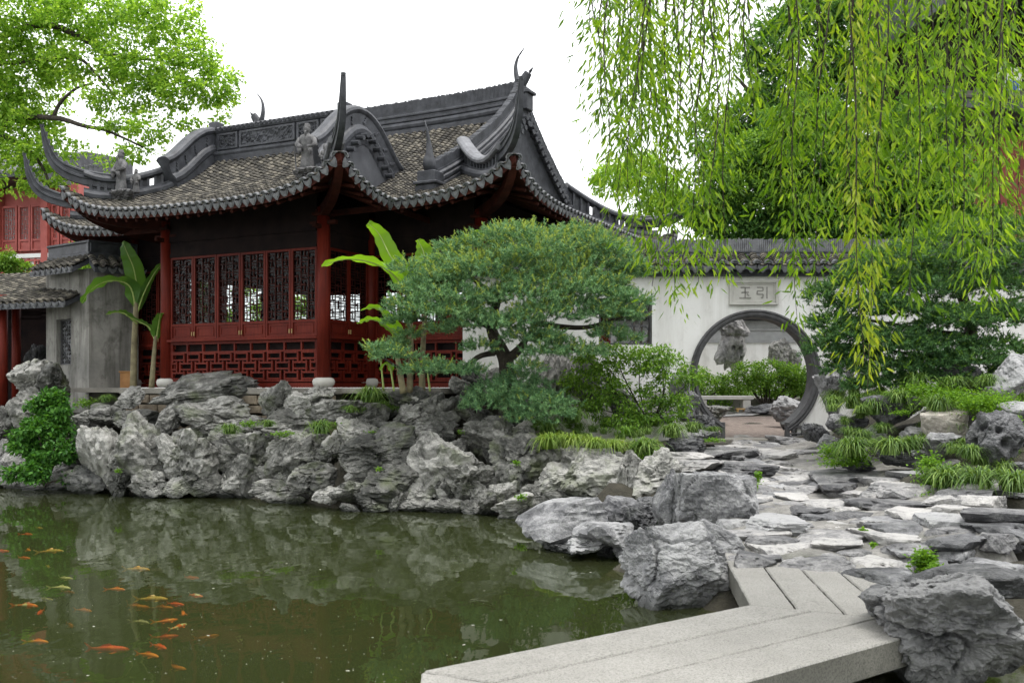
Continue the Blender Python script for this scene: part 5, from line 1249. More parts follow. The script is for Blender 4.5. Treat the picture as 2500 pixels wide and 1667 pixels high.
p = at(-150, 800, 25.2); MB().box(p.x-3-ow.x, p.x+5.0-ow.x, p.y-ow.y, p.y+0.2-ow.y, 1.2-ow.z, 4.2-ow.z).build('rear_wall', M['darkwood'], walk)
mb = MB(); p = at(60, 700, 23.9); la = lattice(2.4, 0.4, 3, 0.03); la.v = [(x+p.x-ow.x, y+p.y-ow.y, z+3.55-ow.z) for x, y, z in la.v]; la.build('frieze_lattice', M['darkwood'], walk)
o = rock((55, 840, 100, 930), 23.4, None, 'taihu', 'rock_grey', name='scholar_rock'); tag(o, 'pale pitted rock glimpsed under the covered walk', 'scholar rock')
bxw = MB().box(-0.13, 0.13, -0.12, 0.12, 0, 0.36).box(-0.15, 0.15, -0.14, 0.14, 0.361, 0.39).build('wooden_box', simple('orange_wood', (0.22, 0.10, 0.03), (0.34, 0.17, 0.06), 5, 0.6), None, loc=at(313, 948, 21.4)-Vector((0, 0, 0.02)), bevel=0.008); tag(bxw, 'orange wooden box on the ground by the grey wall', 'box')

# red two-storey house far left
rh = empty('red_house', at(60, 760, 36), R(-14), 'distant red timber house with a lattice balcony behind the tree', 'house'); S = 36/F
def rhx(u): return (u-60)*S
def rhz(v): return (760-v)*S
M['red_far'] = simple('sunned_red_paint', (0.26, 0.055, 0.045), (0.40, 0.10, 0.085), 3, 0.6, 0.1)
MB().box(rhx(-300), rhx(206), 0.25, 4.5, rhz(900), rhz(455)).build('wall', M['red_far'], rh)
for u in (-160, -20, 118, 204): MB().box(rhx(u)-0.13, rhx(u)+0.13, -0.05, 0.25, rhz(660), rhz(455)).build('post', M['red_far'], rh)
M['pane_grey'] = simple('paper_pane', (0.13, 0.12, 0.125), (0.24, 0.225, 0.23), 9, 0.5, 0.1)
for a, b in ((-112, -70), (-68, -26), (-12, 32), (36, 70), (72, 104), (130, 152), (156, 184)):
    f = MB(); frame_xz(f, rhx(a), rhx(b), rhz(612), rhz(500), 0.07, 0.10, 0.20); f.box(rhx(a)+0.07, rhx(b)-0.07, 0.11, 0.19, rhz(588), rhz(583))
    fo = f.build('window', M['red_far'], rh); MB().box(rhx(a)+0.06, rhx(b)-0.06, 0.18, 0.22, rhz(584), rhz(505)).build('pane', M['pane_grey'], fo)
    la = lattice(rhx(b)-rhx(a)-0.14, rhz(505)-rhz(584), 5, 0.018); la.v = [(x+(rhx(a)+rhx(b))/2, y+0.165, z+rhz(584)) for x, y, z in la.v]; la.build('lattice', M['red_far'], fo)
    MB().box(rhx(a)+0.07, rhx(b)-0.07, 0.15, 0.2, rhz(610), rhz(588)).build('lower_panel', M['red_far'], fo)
M['white_paint'] = simple('white_paint', (0.66, 0.66, 0.65), (0.78, 0.78, 0.77), 5, 0.6, 0.1)
for a, b in ((-300, -30), (-8, 108), (126, 194)):
    bb = MB().box(rhx(a), rhx(b), -0.02, 0.04, rhz(630), rhz(620)).build('white_rail', M['white_paint'], rh)
    bk = MB().box(rhx(a), rhx(b), 0.08, 0.1, rhz(690), rhz(632)).build('balcony_board', M['white_paint'], rh)
    nn_ = max(3, int((b-a)/19)); la = MB()
    for i in range(nn_+1): x = rhx(a)+(rhx(b)-rhx(a))*i/nn_; la.box(x-0.03, x+0.03, 0.0, 0.07, rhz(690), rhz(632))
    for k, v in enumerate((636, 650, 664, 678)): la.box(rhx(a), rhx(b), 0.001, 0.069, rhz(v)-0.03, rhz(v)+0.03)
    for i in range(nn_):
        x0 = rhx(a)+(rhx(b)-rhx(a))*(i+0.5)/nn_; la.box(x0-0.025, x0+0.025, 0.002, 0.068, rhz(650 if i % 2 else 664), rhz(636 if i % 2 else 650))
    la.build('balcony_lattice', M['red_far'], rh)
MB().extr([(-1.3, rhz(440)), (-1.3, rhz(452)), (4.5, rhz(452)), (4.5, rhz(330)), (1.6, rhz(350))], 'x', rhx(-300), rhx(150)).build('roof', M['ridge'], rh)
for i in range(34): link('drip_tile', DRIP, None, rh, loc=(rhx(-60)+i*0.2, -1.33, rhz(436)), rot=(0.2, 0, 0), scale=(1.25, 1, 1.3))

# red hall at the far right, mostly hidden by willow
hall = empty('red_hall', at(2450, 900, 28.0), R(8), 'dark-eaved red hall behind the willow at the right edge', 'hall'); Sx = 28/F
def hx(u): return (u-2450)*Sx
def hz(v): return (900-v)*Sx
MB().box(hx(2440), hx(2800), 0, 4, hz(1000), hz(330)).build('wall', simple('dull_red_wall', (0.13, 0.03, 0.022), (0.22, 0.055, 0.042), 2, 0.8, 0.2), hall)
MB().box(hx(2260), hx(2800), -0.9, 4, hz(290), hz(265)).build('lower_eave', M['ridge'], hall)
MB().extr([(-0.95, hz(262)), (-0.95, hz(268)), (0.4, hz(215)), (0.4, hz(205))], 'x', hx(2280), hx(2800)).build('lower_roof', M['tile'], hall)
MB().box(hx(2330), hx(2800), 0.3, 4, hz(265), hz(20)).build('upper_wall', M['darkwood'], hall)
wf = MB(); frame_xz(wf, hx(2440), hx(2520), hz(258), hz(150), 0.06, 0.2, 0.29); wf = wf.build('window', M['darkwood'], hall); MB().box(hx(2446), hx(2514), 0.25, 0.28, hz(252), hz(156)).build('pane', M['white_paint'], wf)
MB().box(hx(2470), hx(2500), 0.16, 0.2, hz(232), hz(190)).build('blue_board', simple('blue_paint', (0.02, 0.06, 0.35), (0.04, 0.1, 0.5), 4, 0.5), hall)
MB().extr([(-1.6, hz(20)), (-1.6, hz(30)), (4, hz(30)), (4, hz(-160)), (1.5, hz(-120))], 'x', hx(2285), hx(2800)).build('roof', M['ridge'], hall)
MB().box(hx(2330), hx(2360), -0.2, 0.2, hz(290), hz(25)).build('post', M['darkwood'], hall)
# ================================================================== VEGETATION
vr = np.random.RandomState(77); vrr = random.Random(77)
def unit(a): return a/np.maximum(np.linalg.norm(a, axis=-1, keepdims=True), 1e-9)
def leaf_mesh(name, P, D, L, W, up=None, fold=0.25, droop=0.0, shape='oval'):
    """one small folded leaf per point: P base points, D directions, L lengths, W widths"""
    P = np.asarray(P); N = len(P); D = unit(np.asarray(D)); L = np.broadcast_to(L, (N,))[:, None]; W = np.broadcast_to(W, (N,))[:, None]
    ref = vr.normal(size=(N, 3)) if up is None else np.asarray(up)+vr.normal(0, 0.35, (N, 3))
    S_ = unit(np.cross(D, ref)); Nn = np.cross(S_, D)
    if shape == 'oval':      # base, two sides, tip, folded along the midrib
        V = np.stack([P, P+D*L*0.45+S_*W*0.5+Nn*W*fold, P+D*L-Nn*L*droop, P+D*L*0.45-S_*W*0.5+Nn*W*fold], 1); Fq = np.array([[0, 1, 2, 3]])
    elif shape == 'lance':   # willow blade with a bend
        mid = P+D*L*0.5-Nn*L*droop*0.4
        V = np.stack([P, P+D*L*0.25+S_*W*0.45, mid+S_*W*0.5, P+D*L-Nn*L*droop, mid-S_*W*0.5, P+D*L*0.25-S_*W*0.45], 1); Fq = np.array([[0, 1, 2, 5], [5, 2, 4, 4], [2, 3, 4, 4]])
        Fq = None
    elif shape == 'needle':
        V = np.stack([P+S_*W*0.5, P-S_*W*0.5, P+D*L], 1)
    if shape == 'needle': F_ = (np.arange(N)*3)[:, None] + np.array([[0, 1, 2]])
    elif shape == 'lance':
        t = np.array([[0, 1, 5], [1, 2, 4], [1, 4, 5], [2, 3, 4]]); F_ = ((np.arange(N)*6)[:, None, None] + t[None]).reshape(-1, 3)
    else: F_ = (np.arange(N)*4)[:, None] + np.array([[0, 1, 2, 3]])
    return np_mesh(name, V.reshape(-1, 3), F_)
def blob_points(blobs, n_clump, per, rc, shell=0.45):
    """clumps spread through ellipsoids; returns points and outward directions"""
    vol = np.array([b[3]*b[4]*b[5] for b in blobs])**0.75; cnt = np.maximum(1, (n_clump*vol/vol.sum()).astype(int)); PP, OO = [], []
    for b, c in zip(blobs, cnt):
        d = unit(vr.normal(size=(c, 3))); r = (shell + (1-shell)*vr.uniform(0, 1, (c, 1))**0.6)*vr.uniform(0.75, 1.08, (c, 1))
        C = np.array(b[:3]) + d*r*np.array(b[3:6]); sz = rc*vr.uniform(0.5, 1.35, (c, 1, 1))
        off = vr.normal(size=(c, per, 3)); off = unit(off)*vr.uniform(0.15, 1, (c, per, 1))**0.6; off[:, :, 2] *= 0.62
        PP.append((C[:, None]+off*sz).reshape(-1, 3)); OO.append((off*0.8 + d[:, None]*0.5).reshape(-1, 3))
    return np.concatenate(PP), np.concatenate(OO)
def px_blob(u, v, D, ru, rv, rd=None):
    p = at(u, v, D); k = D/F; return (p.x, p.y, p.z, ru*k, (rd if rd else (ru+rv)*0.5*k), rv*k)
M['leaf_bright'] = leafmat('spring_leaf', (0.09, 0.18, 0.03), (0.22, 0.39, 0.06), (0.44, 0.60, 0.15), 0.6)
M['leaf_willow'] = leafmat('willow_leaf', (0.035, 0.09, 0.008), (0.13, 0.255, 0.018), (0.34, 0.48, 0.05), 0.58)
M['leaf_willow_y'] = leafmat('young_willow_leaf', (0.14, 0.22, 0.018), (0.24, 0.33, 0.028), (0.40, 0.46, 0.055), 0.5)
M['leaf_dark'] = leafmat('glossy_broad_leaf', (0.02, 0.06, 0.016), (0.07, 0.17, 0.04), (0.20, 0.38, 0.09), 0.36, 0.32)
M['leaf_mid'] = leafmat('shrub_leaf', (0.05, 0.12, 0.02), (0.12, 0.24, 0.035), (0.26, 0.42, 0.07), 0.42)
M['needle'] = leafmat('pine_needle', (0.04, 0.10, 0.05), (0.125, 0.26, 0.12), (0.30, 0.46, 0.20), 0.18, 0.5)
M['shoot'] = leafmat('pine_shoot', (0.18, 0.25, 0.05), (0.31, 0.40, 0.085), (0.46, 0.52, 0.14), 0.3, 0.5)
M['yew'] = leafmat('yew_needle', (0.016, 0.05, 0.02), (0.055, 0.135, 0.045), (0.15, 0.28, 0.085), 0.2, 0.45)
M['grass'] = leafmat('mondo_grass', (0.03, 0.07, 0.015), (0.085, 0.165, 0.03), (0.22, 0.32, 0.08), 0.3, 0.45)
M['clover'] = leafmat('clover_leaf', (0.06, 0.14, 0.015), (0.12, 0.25, 0.025), (0.22, 0.38, 0.05), 0.4)
M['leaf_deep'] = leafmat('waterside_leaf', (0.016, 0.06, 0.010), (0.045, 0.14, 0.02), (0.11, 0.26, 0.04), 0.3, 0.5)

def crown(name, blobs, n_clump, per, rc, L, W, mat, parent, shell=0.45, grav=0.35, outw=0.6):
    P, O = blob_points(blobs, n_clump, per, rc, shell); N = len(P)
    D = unit(O)*outw + vr.normal(0, 0.55, (N, 3)); D[:, 2] -= grav
    Ls = L*vr.uniform(0.65, 1.25, N); me = leaf_mesh(name, P-np.array(parent.location), D, Ls, Ls*W/L, up=np.array([0, 0, 1.0]))
    return link(name, me, M[mat], parent)
def limb(parent, pts, r0, r1, name='branch', n=18, seg=7):
    path = ridge_path([Vector(p)-parent.location for p in pts], n); rad = [r0+(r1-r0)*i/n for i in range(n+1)]
    return MB().tube(path, rad, seg).build(name, M['bark'], parent, smooth=True)

# ---- big tree top left, standing behind the pavilion
base = at(-190, 1000, 29); base.z = 1.2
tl = empty('camphor_tree', base, 0, 'large bright green spreading tree at the upper left behind the roof corner', 'tree')
limb(tl, [base, base+Vector((0.2, 0, 3)), at(-120, 420, 28.5), at(-60, 120, 28), at(60, -150, 28)], 0.42, 0.16, 'trunk')
B1 = at(-110, 400, 28.4)
limb(tl, [B1, at(20, 300, 27.5), at(130, 288, 26.6), at(205, 308, 26), at(262, 320, 25.8), at(350, 360, 25.5)], 0.10, 0.025)
limb(tl, [at(130, 288, 26.6), at(150, 248, 26.5), at(190, 215, 26.3), at(230, 205, 26.2)], 0.06, 0.02)
limb(tl, [at(-60, 120, 28), at(100, 60, 27), at(230, 110, 26.5), at(275, 135, 26.4), at(400, 150, 26)], 0.11, 0.03)
limb(tl, [at(-60, 160, 28), at(80, 150, 27), at(180, 140, 26.5), at(230, 175, 26.2), at(300, 260, 26)], 0.08, 0.02)
limb(tl, [at(-60, 300, 28), at(60, 360, 27), at(110, 420, 27), at(120, 470, 27)], 0.07, 0.02)
blobs = [px_blob(*b) for b in ((40, 30, 27, 170, 110), (230, 30, 26.5, 150, 90), (400, 40, 26, 110, 80), (60, 190, 27.5, 140, 110), (230, 150, 26.5, 120, 60), (360, 160, 26, 120, 70), (480, 140, 25.8, 80, 60), (540, 190, 25.8, 45, 42), (30, 330, 27.5, 110, 80), (300, 240, 26, 90, 45), (430, 230, 25.8, 95, 50), (505, 225, 25.8, 70, 40), (360, 310, 25.6, 70, 40), (260, 300, 25.8, 60, 24), (330, 375, 25.5, 60, 26), (440, 300, 25.6, 45, 22), (520, 285, 25.7, 30, 22), (120, 370, 27, 100, 55), (70, 440, 27.2, 50, 45), (-60, 420, 28, 70, 80), (-50, 250, 28, 120, 110), (155, 420, 27, 45, 40), (255, 395, 25.6, 40, 18), (90, 290, 27.4, 60, 40), (560, 235, 25.8, 22, 26))]
crown('crown', blobs, 1550, 26, 0.28, 0.13, 0.08, 'leaf_bright', tl, 0.3, 0.15)
# ---- small tree / shrubs between red house and pavilion
def bush(name, label, cat, base, blobs, n, per, rc, L, W, mat, stems=5, shell=0.4, group=None, r0=0.03):
    o = empty(name, base, 0, label, cat, group)
    for k in range(stems):
        b = blobs[k % len(blobs)]; e = Vector(b[:3])+Vector((vrr.uniform(-.4, .4)*b[3], vrr.uniform(-.4, .4)*b[4], vrr.uniform(-.2, .4)*b[5])); mid = (Vector(base)+e)/2+Vector((vrr.uniform(-.1, .1), vrr.uniform(-.1, .1), 0))
        limb(o, [base, mid, e], r0, r0*0.3, 'stem', 8, 6)
    crown('foliage', blobs, n, per, rc, L, W, mat, o, shell); return o
p = at(250, 700, 33); p.z = 1.2
bush('garden_tree', 'light green leafy tree in the gap left of the pavilion', 'tree', p, [px_blob(u, v, 33, a, b) for u, v, a, b in ((245, 605, 55, 36), (290, 640, 40, 34), (215, 640, 40, 26), (270, 570, 40, 28), (230, 680, 60, 40))], 420, 24, 0.24, 0.11, 0.07, 'leaf_bright', 4, r0=0.08)
p = at(15, 700, 30); p.z = 1.2
bush('garden_tree', 'low green treetop in front of the red house balcony', 'tree', p, [px_blob(u, v, 30, a, b) for u, v, a, b in ((10, 640, 40, 26), (45, 655, 35, 16), (-40, 640, 40, 36))], 160, 24, 0.2, 0.10, 0.06, 'leaf_mid', 4, r0=0.06)
p = at(620, 900, 37); p.z = 1.2
bush('garden_tree', 'pale green tree glimpsed through the pavilion window lattice', 'tree', p, [px_blob(u, v, 37, a, b) for u, v, a, b in ((500, 740, 34, 60), (560, 790, 40, 40), (640, 770, 30, 50), (700, 800, 40, 40), (740, 740, 24, 40), (600, 710, 24, 20))], 300, 20, 0.26, 0.13, 0.08, 'leaf_bright', 4, 0.3, r0=0.07)
# ---- trees behind the white wall
p = at(1950, 900, 33); p.z = 1.3
tb = empty('broadleaf_tree', p, 0, 'tall dark-leaved tree rising behind the moon gate wall', 'tree')
limb(tb, [p, p+Vector((-0.2, 0, 3.5)), at(1960, 350, 33), at(2000, 120, 33), at(2040, -60, 33)], 0.35, 0.10, 'trunk')
limb(tb, [at(1960, 400, 33), at(1850, 250, 32.6), at(1790, 180, 32.4)], 0.14, 0.03); limb(tb, [at(1980, 250, 33), at(2100, 120, 33), at(2190, 60, 33)], 0.14, 0.03)
crown('crown', [px_blob(u, v, 33, a, b) for u, v, a, b in ((1990, 40, 150, 70), (1880, 120, 90, 70), (2080, 150, 110, 80), (1920, 230, 130, 60), (1830, 290, 90, 60), (2200, 80, 100, 80), (2180, 230, 90, 70), (1800, 370, 70, 70), (2050, 270, 90, 60), (2120, -10, 90, 50))], 1500, 26, 0.30, 0.16, 0.085, 'leaf_dark', tb, 0.3)
p = at(2050, 900, 24.5); p.z = 1.2
tc = empty('broadleaf_tree', p, 0, 'dense glossy green tree crowding over the white wall', 'tree')
limb(tc, [p, p+Vector((0.1, 0, 2.0)), at(2020, 520, 24.5), at(2000, 380, 24.5)], 0.22, 0.07, 'trunk')
crown('crown', [px_blob(u, v, 24.2, a, b) for u, v, a, b in ((1850, 500, 110, 80), (1960, 400, 150, 100), (1860, 390, 90, 60), (2080, 480, 140, 90), (1990, 540, 160, 60), (2190, 420, 110, 100), (2270, 520, 110, 80), (1960, 300, 110, 50), (2110, 330, 110, 60), (1760, 545, 70, 40), (2330, 430, 70, 70), (2330, 560, 100, 60), (2420, 560, 80, 60), (1750, 440, 60, 60), (1720, 330, 40, 60), (2240, 300, 90, 70), (1720, 500, 60, 60), (2230, 570, 120, 50), (2120, 560, 120, 50), (1800, 560, 90, 40), (1900, 560, 100, 40))], 2600, 28, 0.22, 0.125, 0.065, 'leaf_dark', tc, 0.5)
crown('young_leaves', [px_blob(u, v-12, 23.9, a, b) for u, v, a, b in ((1850, 490, 100, 70), (1960, 380, 140, 90), (1860, 380, 85, 55), (2080, 460, 130, 80), (1990, 520, 150, 50), (2190, 400, 100, 90), (1960, 290, 100, 45), (1760, 470, 70, 70), (2240, 500, 90, 70), (2100, 330, 90, 50))], 1150, 24, 0.17, 0.11, 0.06, 'leaf_mid', tc, 0.85)
p = at(1560, 900, 30); p.z = 1.2
bush('garden_tree', 'pale green feathery tree showing above the pavilion hip ridge', 'tree', p, [px_blob(u, v, 30, a, b) for u, v, a, b in ((1500, 440, 60, 50), (1570, 420, 70, 55), (1640, 470, 60, 45), (1600, 500, 70, 40), (1690, 520, 50, 36))], 420, 20, 0.24, 0.13, 0.06, 'leaf_bright', 4, 0.25, r0=0.06)

# ---- willow: limb above the frame, hanging strands with long leaves
wb_ = Vector((6.6, 7.6, 0.9)); wl_ = empty('willow_tree', wb_, 0, 'weeping willow hanging its long leafy strands across the upper right', 'tree')
limb(wl_, [wb_, wb_+Vector((-0.1, 0.1, 2.2)), wb_+Vector((-0.6, 0.2, 4.6)), Vector((4.4, 8.0, 6.7))], 0.30, 0.16, 'trunk')
limb(wl_, [Vector((5.9, 7.8, 5.6)), Vector((4.2, 7.6, 6.4)), Vector((2.4, 7.4, 6.6)), Vector((0.9, 7.3, 6.3)), Vector((0.3, 7.3, 5.9))], 0.14, 0.03)
limb(wl_, [Vector((5.0, 7.8, 6.4)), Vector((3.4, 9.0, 6.9)), Vector((1.6, 9.4, 6.7))], 0.10, 0.02); limb(wl_, [Vector((5.0, 7.8, 6.4)), Vector((4.0, 6.3, 6.3)), Vector((2.6, 5.9, 6.0))], 0.10, 0.02)
ST = []
for k in range(16): ST.append((vrr.uniform(1445, 1790), vrr.uniform(100, 460), vrr.uniform(6.6, 9.2), 0))      # left curtain against the sky
for u, v in ((1455, 300), (1475, 430), (1500, 500), (1530, 470), (1555, 330), (1590, 520), (1625, 450), (1660, 520), (1700, 480), (1745, 380), (1600, 700), (1640, 735), (1665, 640), (1700, 690), (1735, 600), (1760, 680), (1570, 620), (1540, 560)): ST.append((u, v, vrr.uniform(6.0, 7.6), 0))
for u, v in ((1905, 480), (1930, 600), (1950, 780), (1965, 520), (1985, 700), (1890, 400)): ST.append((u, v, vrr.uniform(6.2, 7.6), 0))
for u, v in ((2060, 560), (2090, 700), (2112, 880), (2122, 945), (2130, 600), (2150, 480)): ST.append((u, v, vrr.uniform(5.8, 7.0), 1))
for u, v in ((2200, 560), (2225, 740), (2245, 560), (2290, 430), (2190, 420), (2380, 700), (2410, 740)): ST.append((u, v, vrr.uniform(6.0, 7.6), 1 if v > 700 else 0))
for k in range(13): ST.append((vrr.uniform(2310, 2520), vrr.uniform(250, 620), vrr.uniform(5.6, 8.5), 0))
for k in range(5): ST.append((vrr.uniform(2040, 2330), vrr.uniform(150, 420), vrr.uniform(6.2, 9.0), 0))
for k in range(5): ST.append((vrr.uniform(1790, 2050), vrr.uniform(100, 380), vrr.uniform(6.2, 9.0), 0))
for (u, v, D, yng) in ST:
    top = at(u+vrr.uniform(-30, 30), -190, D); top.z = 6.0 + vrr.uniform(-0.5, 0.6); bot = at(u, v, D)
    L = (top-bot).length; n = 14; sway = vrr.uniform(-0.12, 0.12); ph = vrr.uniform(0, 6)
    pts = [top.lerp(bot, i/n) + Vector((sway*math.sin(math.pi*i/n)+0.03*math.sin(ph+i*0.9), 0.04*math.cos(ph+i*0.8), 0)) for i in range(n+1)]
    s = MB().tube([p_-wl_.location for p_ in pts], [0.008*(1-i/n)+0.0025 for i in range(n+1)], 4).build('hanging_branch', M['twig'] if 'twig' in M else M['bark'], wl_)
    A = np.array([p_[:] for p_ in pts])
    # side twigs then leaves
    segP, segD = [], []
    nl = int(L*108); t = vr.uniform(0.02, 1.0, nl); t = np.where(vr.uniform(size=nl) < 0.35, 1-(1-t)*0.5, t)
    x = t*n; i0 = np.minimum(x.astype(int), n-1); f = (x-i0)[:, None]; Pm = A[i0]*(1-f)+A[i0+1]*f
    tw = vr.uniform(0, 1, nl)**1.3*0.19; az = vr.uniform(0, 6.283, nl)
    Pm = Pm + np.stack([np.cos(az)*tw, np.sin(az)*tw*0.8, -tw*0.8], 1)
    Dm = np.stack([np.cos(az)*0.55, np.sin(az)*0.5, -0.85+vr.normal(0, 0.30, nl)], 1)
    Ls = vr.uniform(0.045, 0.105, nl); me = leaf_mesh('leaves', Pm-np.array(wl_.location), Dm, Ls, Ls*0.19, droop=0.12, shape='lance')
    link('leaves', me, M['leaf_willow_y'] if yng and v > 840 else M['leaf_willow'], s)

# ---- sculpted pine in front of the pavilion
pb_ = at(1242, 960, 16.6); pine = empty('pine_tree', pb_, 0, 'blue-green sculpted pine with layered pads in front of the pavilion', 'tree')
limb(pine, [at(1246, 1010, 16.6), at(1240, 940, 16.6), at(1236, 885, 16.6), at(1222, 850, 16.6), at(1200, 800, 16.6), at(1215, 730, 16.7), at(1240, 660, 16.8)], 0.17, 0.05, 'trunk', 26, 10)
for pts, r in (([(1236, 880, 16.6), (1275, 845, 16.5), (1310, 790, 16.5), (1340, 700, 16.6), (1400, 620, 16.7)], 0.09), ([(1205, 862, 16.5), (1170, 870, 16.3), (1120, 900, 16.1), (1000, 905, 15.9), (930, 870, 15.8)], 0.055), ([(1200, 800, 16.6), (1120, 760, 16.3), (1040, 740, 16.1), (980, 730, 16)], 0.06), ([(1310, 790, 16.5), (1420, 800, 16.3), (1500, 780, 16.2), (1560, 760, 16.2)], 0.05), ([(1300, 815, 16.5), (1380, 850, 16.3), (1470, 855, 16.2)], 0.04), ([(1215, 730, 16.7), (1130, 660, 16.6), (1070, 610, 16.5)], 0.05), ([(1340, 700, 16.6), (1440, 690, 16.4), (1520, 640, 16.4)], 0.05), ([(1210, 865, 16.6), (1195, 840, 16.5), (1188, 845, 16.4)], 0.03), ([(1242, 930, 16.5), (1280, 960, 16.2), (1330, 985, 16.0), (1400, 990, 15.9)], 0.05), ([(1240, 940, 16.5), (1200, 985, 16.1), (1150, 1000, 16)], 0.04)):
    limb(pine, [at(*q) for q in pts], r, 0.015, 'branch', 14, 6)
PADS = [(1270, 590, 150, 46, 16.6), (1390, 600, 120, 50, 16.7), (1130, 640, 110, 44, 16.4), (1480, 640, 90, 42, 16.5), (1220, 660, 170, 50, 16.3), (1370, 680, 160, 44, 16.3), (1030, 700, 70, 40, 16.1), (1500, 700, 60, 26, 16.4), (1110, 720, 120, 44, 16.0), (1260, 740, 150, 40, 16.0), (1400, 760, 110, 32, 16.1), (1060, 770, 110, 36, 15.9), (1180, 800, 110, 30, 15.9), (1300, 820, 90, 34, 15.9), (1480, 770, 110, 40, 16.0), (1540, 750, 60, 24, 16.0), (1430, 850, 90, 30, 16.0), (1500, 820, 60, 26, 16.1), (970, 880, 70, 26, 15.7), (1060, 895, 90, 28, 15.8), (1130, 905, 60, 20, 15.9), (1330, 870, 70, 30, 15.8), (1300, 900, 50, 18, 15.8), (1240, 560, 40, 22, 16.5), (1440, 560, 60, 26, 16.6), (1000, 640, 40, 26, 16.2), (930, 862, 34, 10, 15.6), (1180, 840, 50, 18, 15.8), (1560, 650, 50, 26, 16.6), (1300, 620, 150, 50, 16.2), (1180, 600, 90, 40, 16.5), (1450, 600, 90, 40, 16.4), (1320, 700, 140, 50, 16.0), (1160, 690, 110, 46, 16.1), (1330, 775, 100, 40, 15.9), (1440, 720, 90, 36, 16.0), (1000, 745, 60, 30, 15.9), (1240, 790, 90, 30, 15.8), (1120, 770, 80, 30, 15.8), (1420, 650, 100, 40, 16.3), (1080, 680, 70, 36, 16.1)]
LOWP = [(1240, 960, 100, 34, 16.1), (1310, 985, 90, 30, 15.9), (1200, 990, 70, 24, 15.9), (1330, 1010, 70, 20, 15.8), (1280, 1025, 50, 16, 15.8), (1270, 930, 60, 20, 16.2)]
def needles(pads, nspr, parent, mats=('needle', 'shoot'), sp_len=0.13, per=30, nl=0.058, nw=0.0125, shootf=0.27, name='foliage_pad', up=0.55):
    for (u, v, ru, rv, D) in pads:
        b = px_blob(u, v, D, ru, rv, (ru*0.7+rv*0.5)*D/F); n = int(nspr*(ru*rv/4000.0)**0.8)+14
        d = unit(vr.normal(size=(n, 3))); d[:, 2] = np.abs(d[:, 2])*1.15-0.35; r = vr.uniform(0.25, 1.05, (n, 1))**0.5; r = np.where(vr.uniform(size=(n, 1)) < 0.16, r*vr.uniform(1.1, 1.45, (n, 1)), r)
        C = np.array(b[:3])+d*r*np.array(b[3:6]); ax = unit(d*np.array([1, 1, 0.5])+np.array([0, 0, up])+vr.normal(0, 0.35, (n, 3)))
        isS = (vr.uniform(size=n) < shootf*(1.6 if v < 700 else 0.8)) & (d[:, 2] > -0.05)
        tw = MB()
        me_ = []
        for sel, mt, ln, cnt, nlen in ((~isS, mats[0], sp_len, per, nl), (isS, mats[1], sp_len*1.3, int(per*0.9), nl*0.6)):
            c, a = C[sel], ax[sel]; m_ = len(c)
            if m_ == 0: continue
            t = vr.uniform(0, 1, (m_, cnt)); P = c[:, None]+a[:, None]*(t*ln*vr.uniform(0.7, 1.3, (m_, 1)))[..., None]
            Dn = unit(vr.normal(size=(m_, cnt, 3)))*0.9 + a[:, None]*0.75
            me = leaf_mesh(name, P.reshape(-1, 3)-np.array(parent.location), Dn.reshape(-1, 3), nlen*vr.uniform(0.7, 1.2, m_*cnt), nw, shape='needle'); me_.append((me, mt))
        if me_:
            o = link(name, me_[0][0], M[me_[0][1]], parent)
            for me, mt in me_[1:]: link('new_shoots', me, M[mt], o)['kind'] = 'stuff'
PADS = [(u+vrr.uniform(-14, 14), v+vrr.uniform(-12, 12), ru*vrr.uniform(0.82, 1.08), rv*vrr.uniform(0.75, 1.05), D) for u, v, ru, rv, D in PADS] + [(vrr.uniform(960, 1560), vrr.uniform(560, 850), vrr.uniform(26, 50), vrr.uniform(9, 18), vrr.uniform(15.7, 16.4)) for k in range(26)]
PADS += [(1262, 556, 34, 18, 16.5), (1300, 548, 26, 14, 16.6), (1452, 552, 40, 18, 16.6), (1400, 560, 30, 16, 16.6), (1100, 600, 40, 16, 16.4)]
PADS = [(u, max(v, 556+max(0, u-1425)*0.75+max(0, 1200-u)*0.42+rv*0.6), ru*0.92, rv*0.85, D) for u, v, ru, rv, D in PADS]
needles(PADS, 285, pine); needles(LOWP, 260, pine, shootf=0.03)

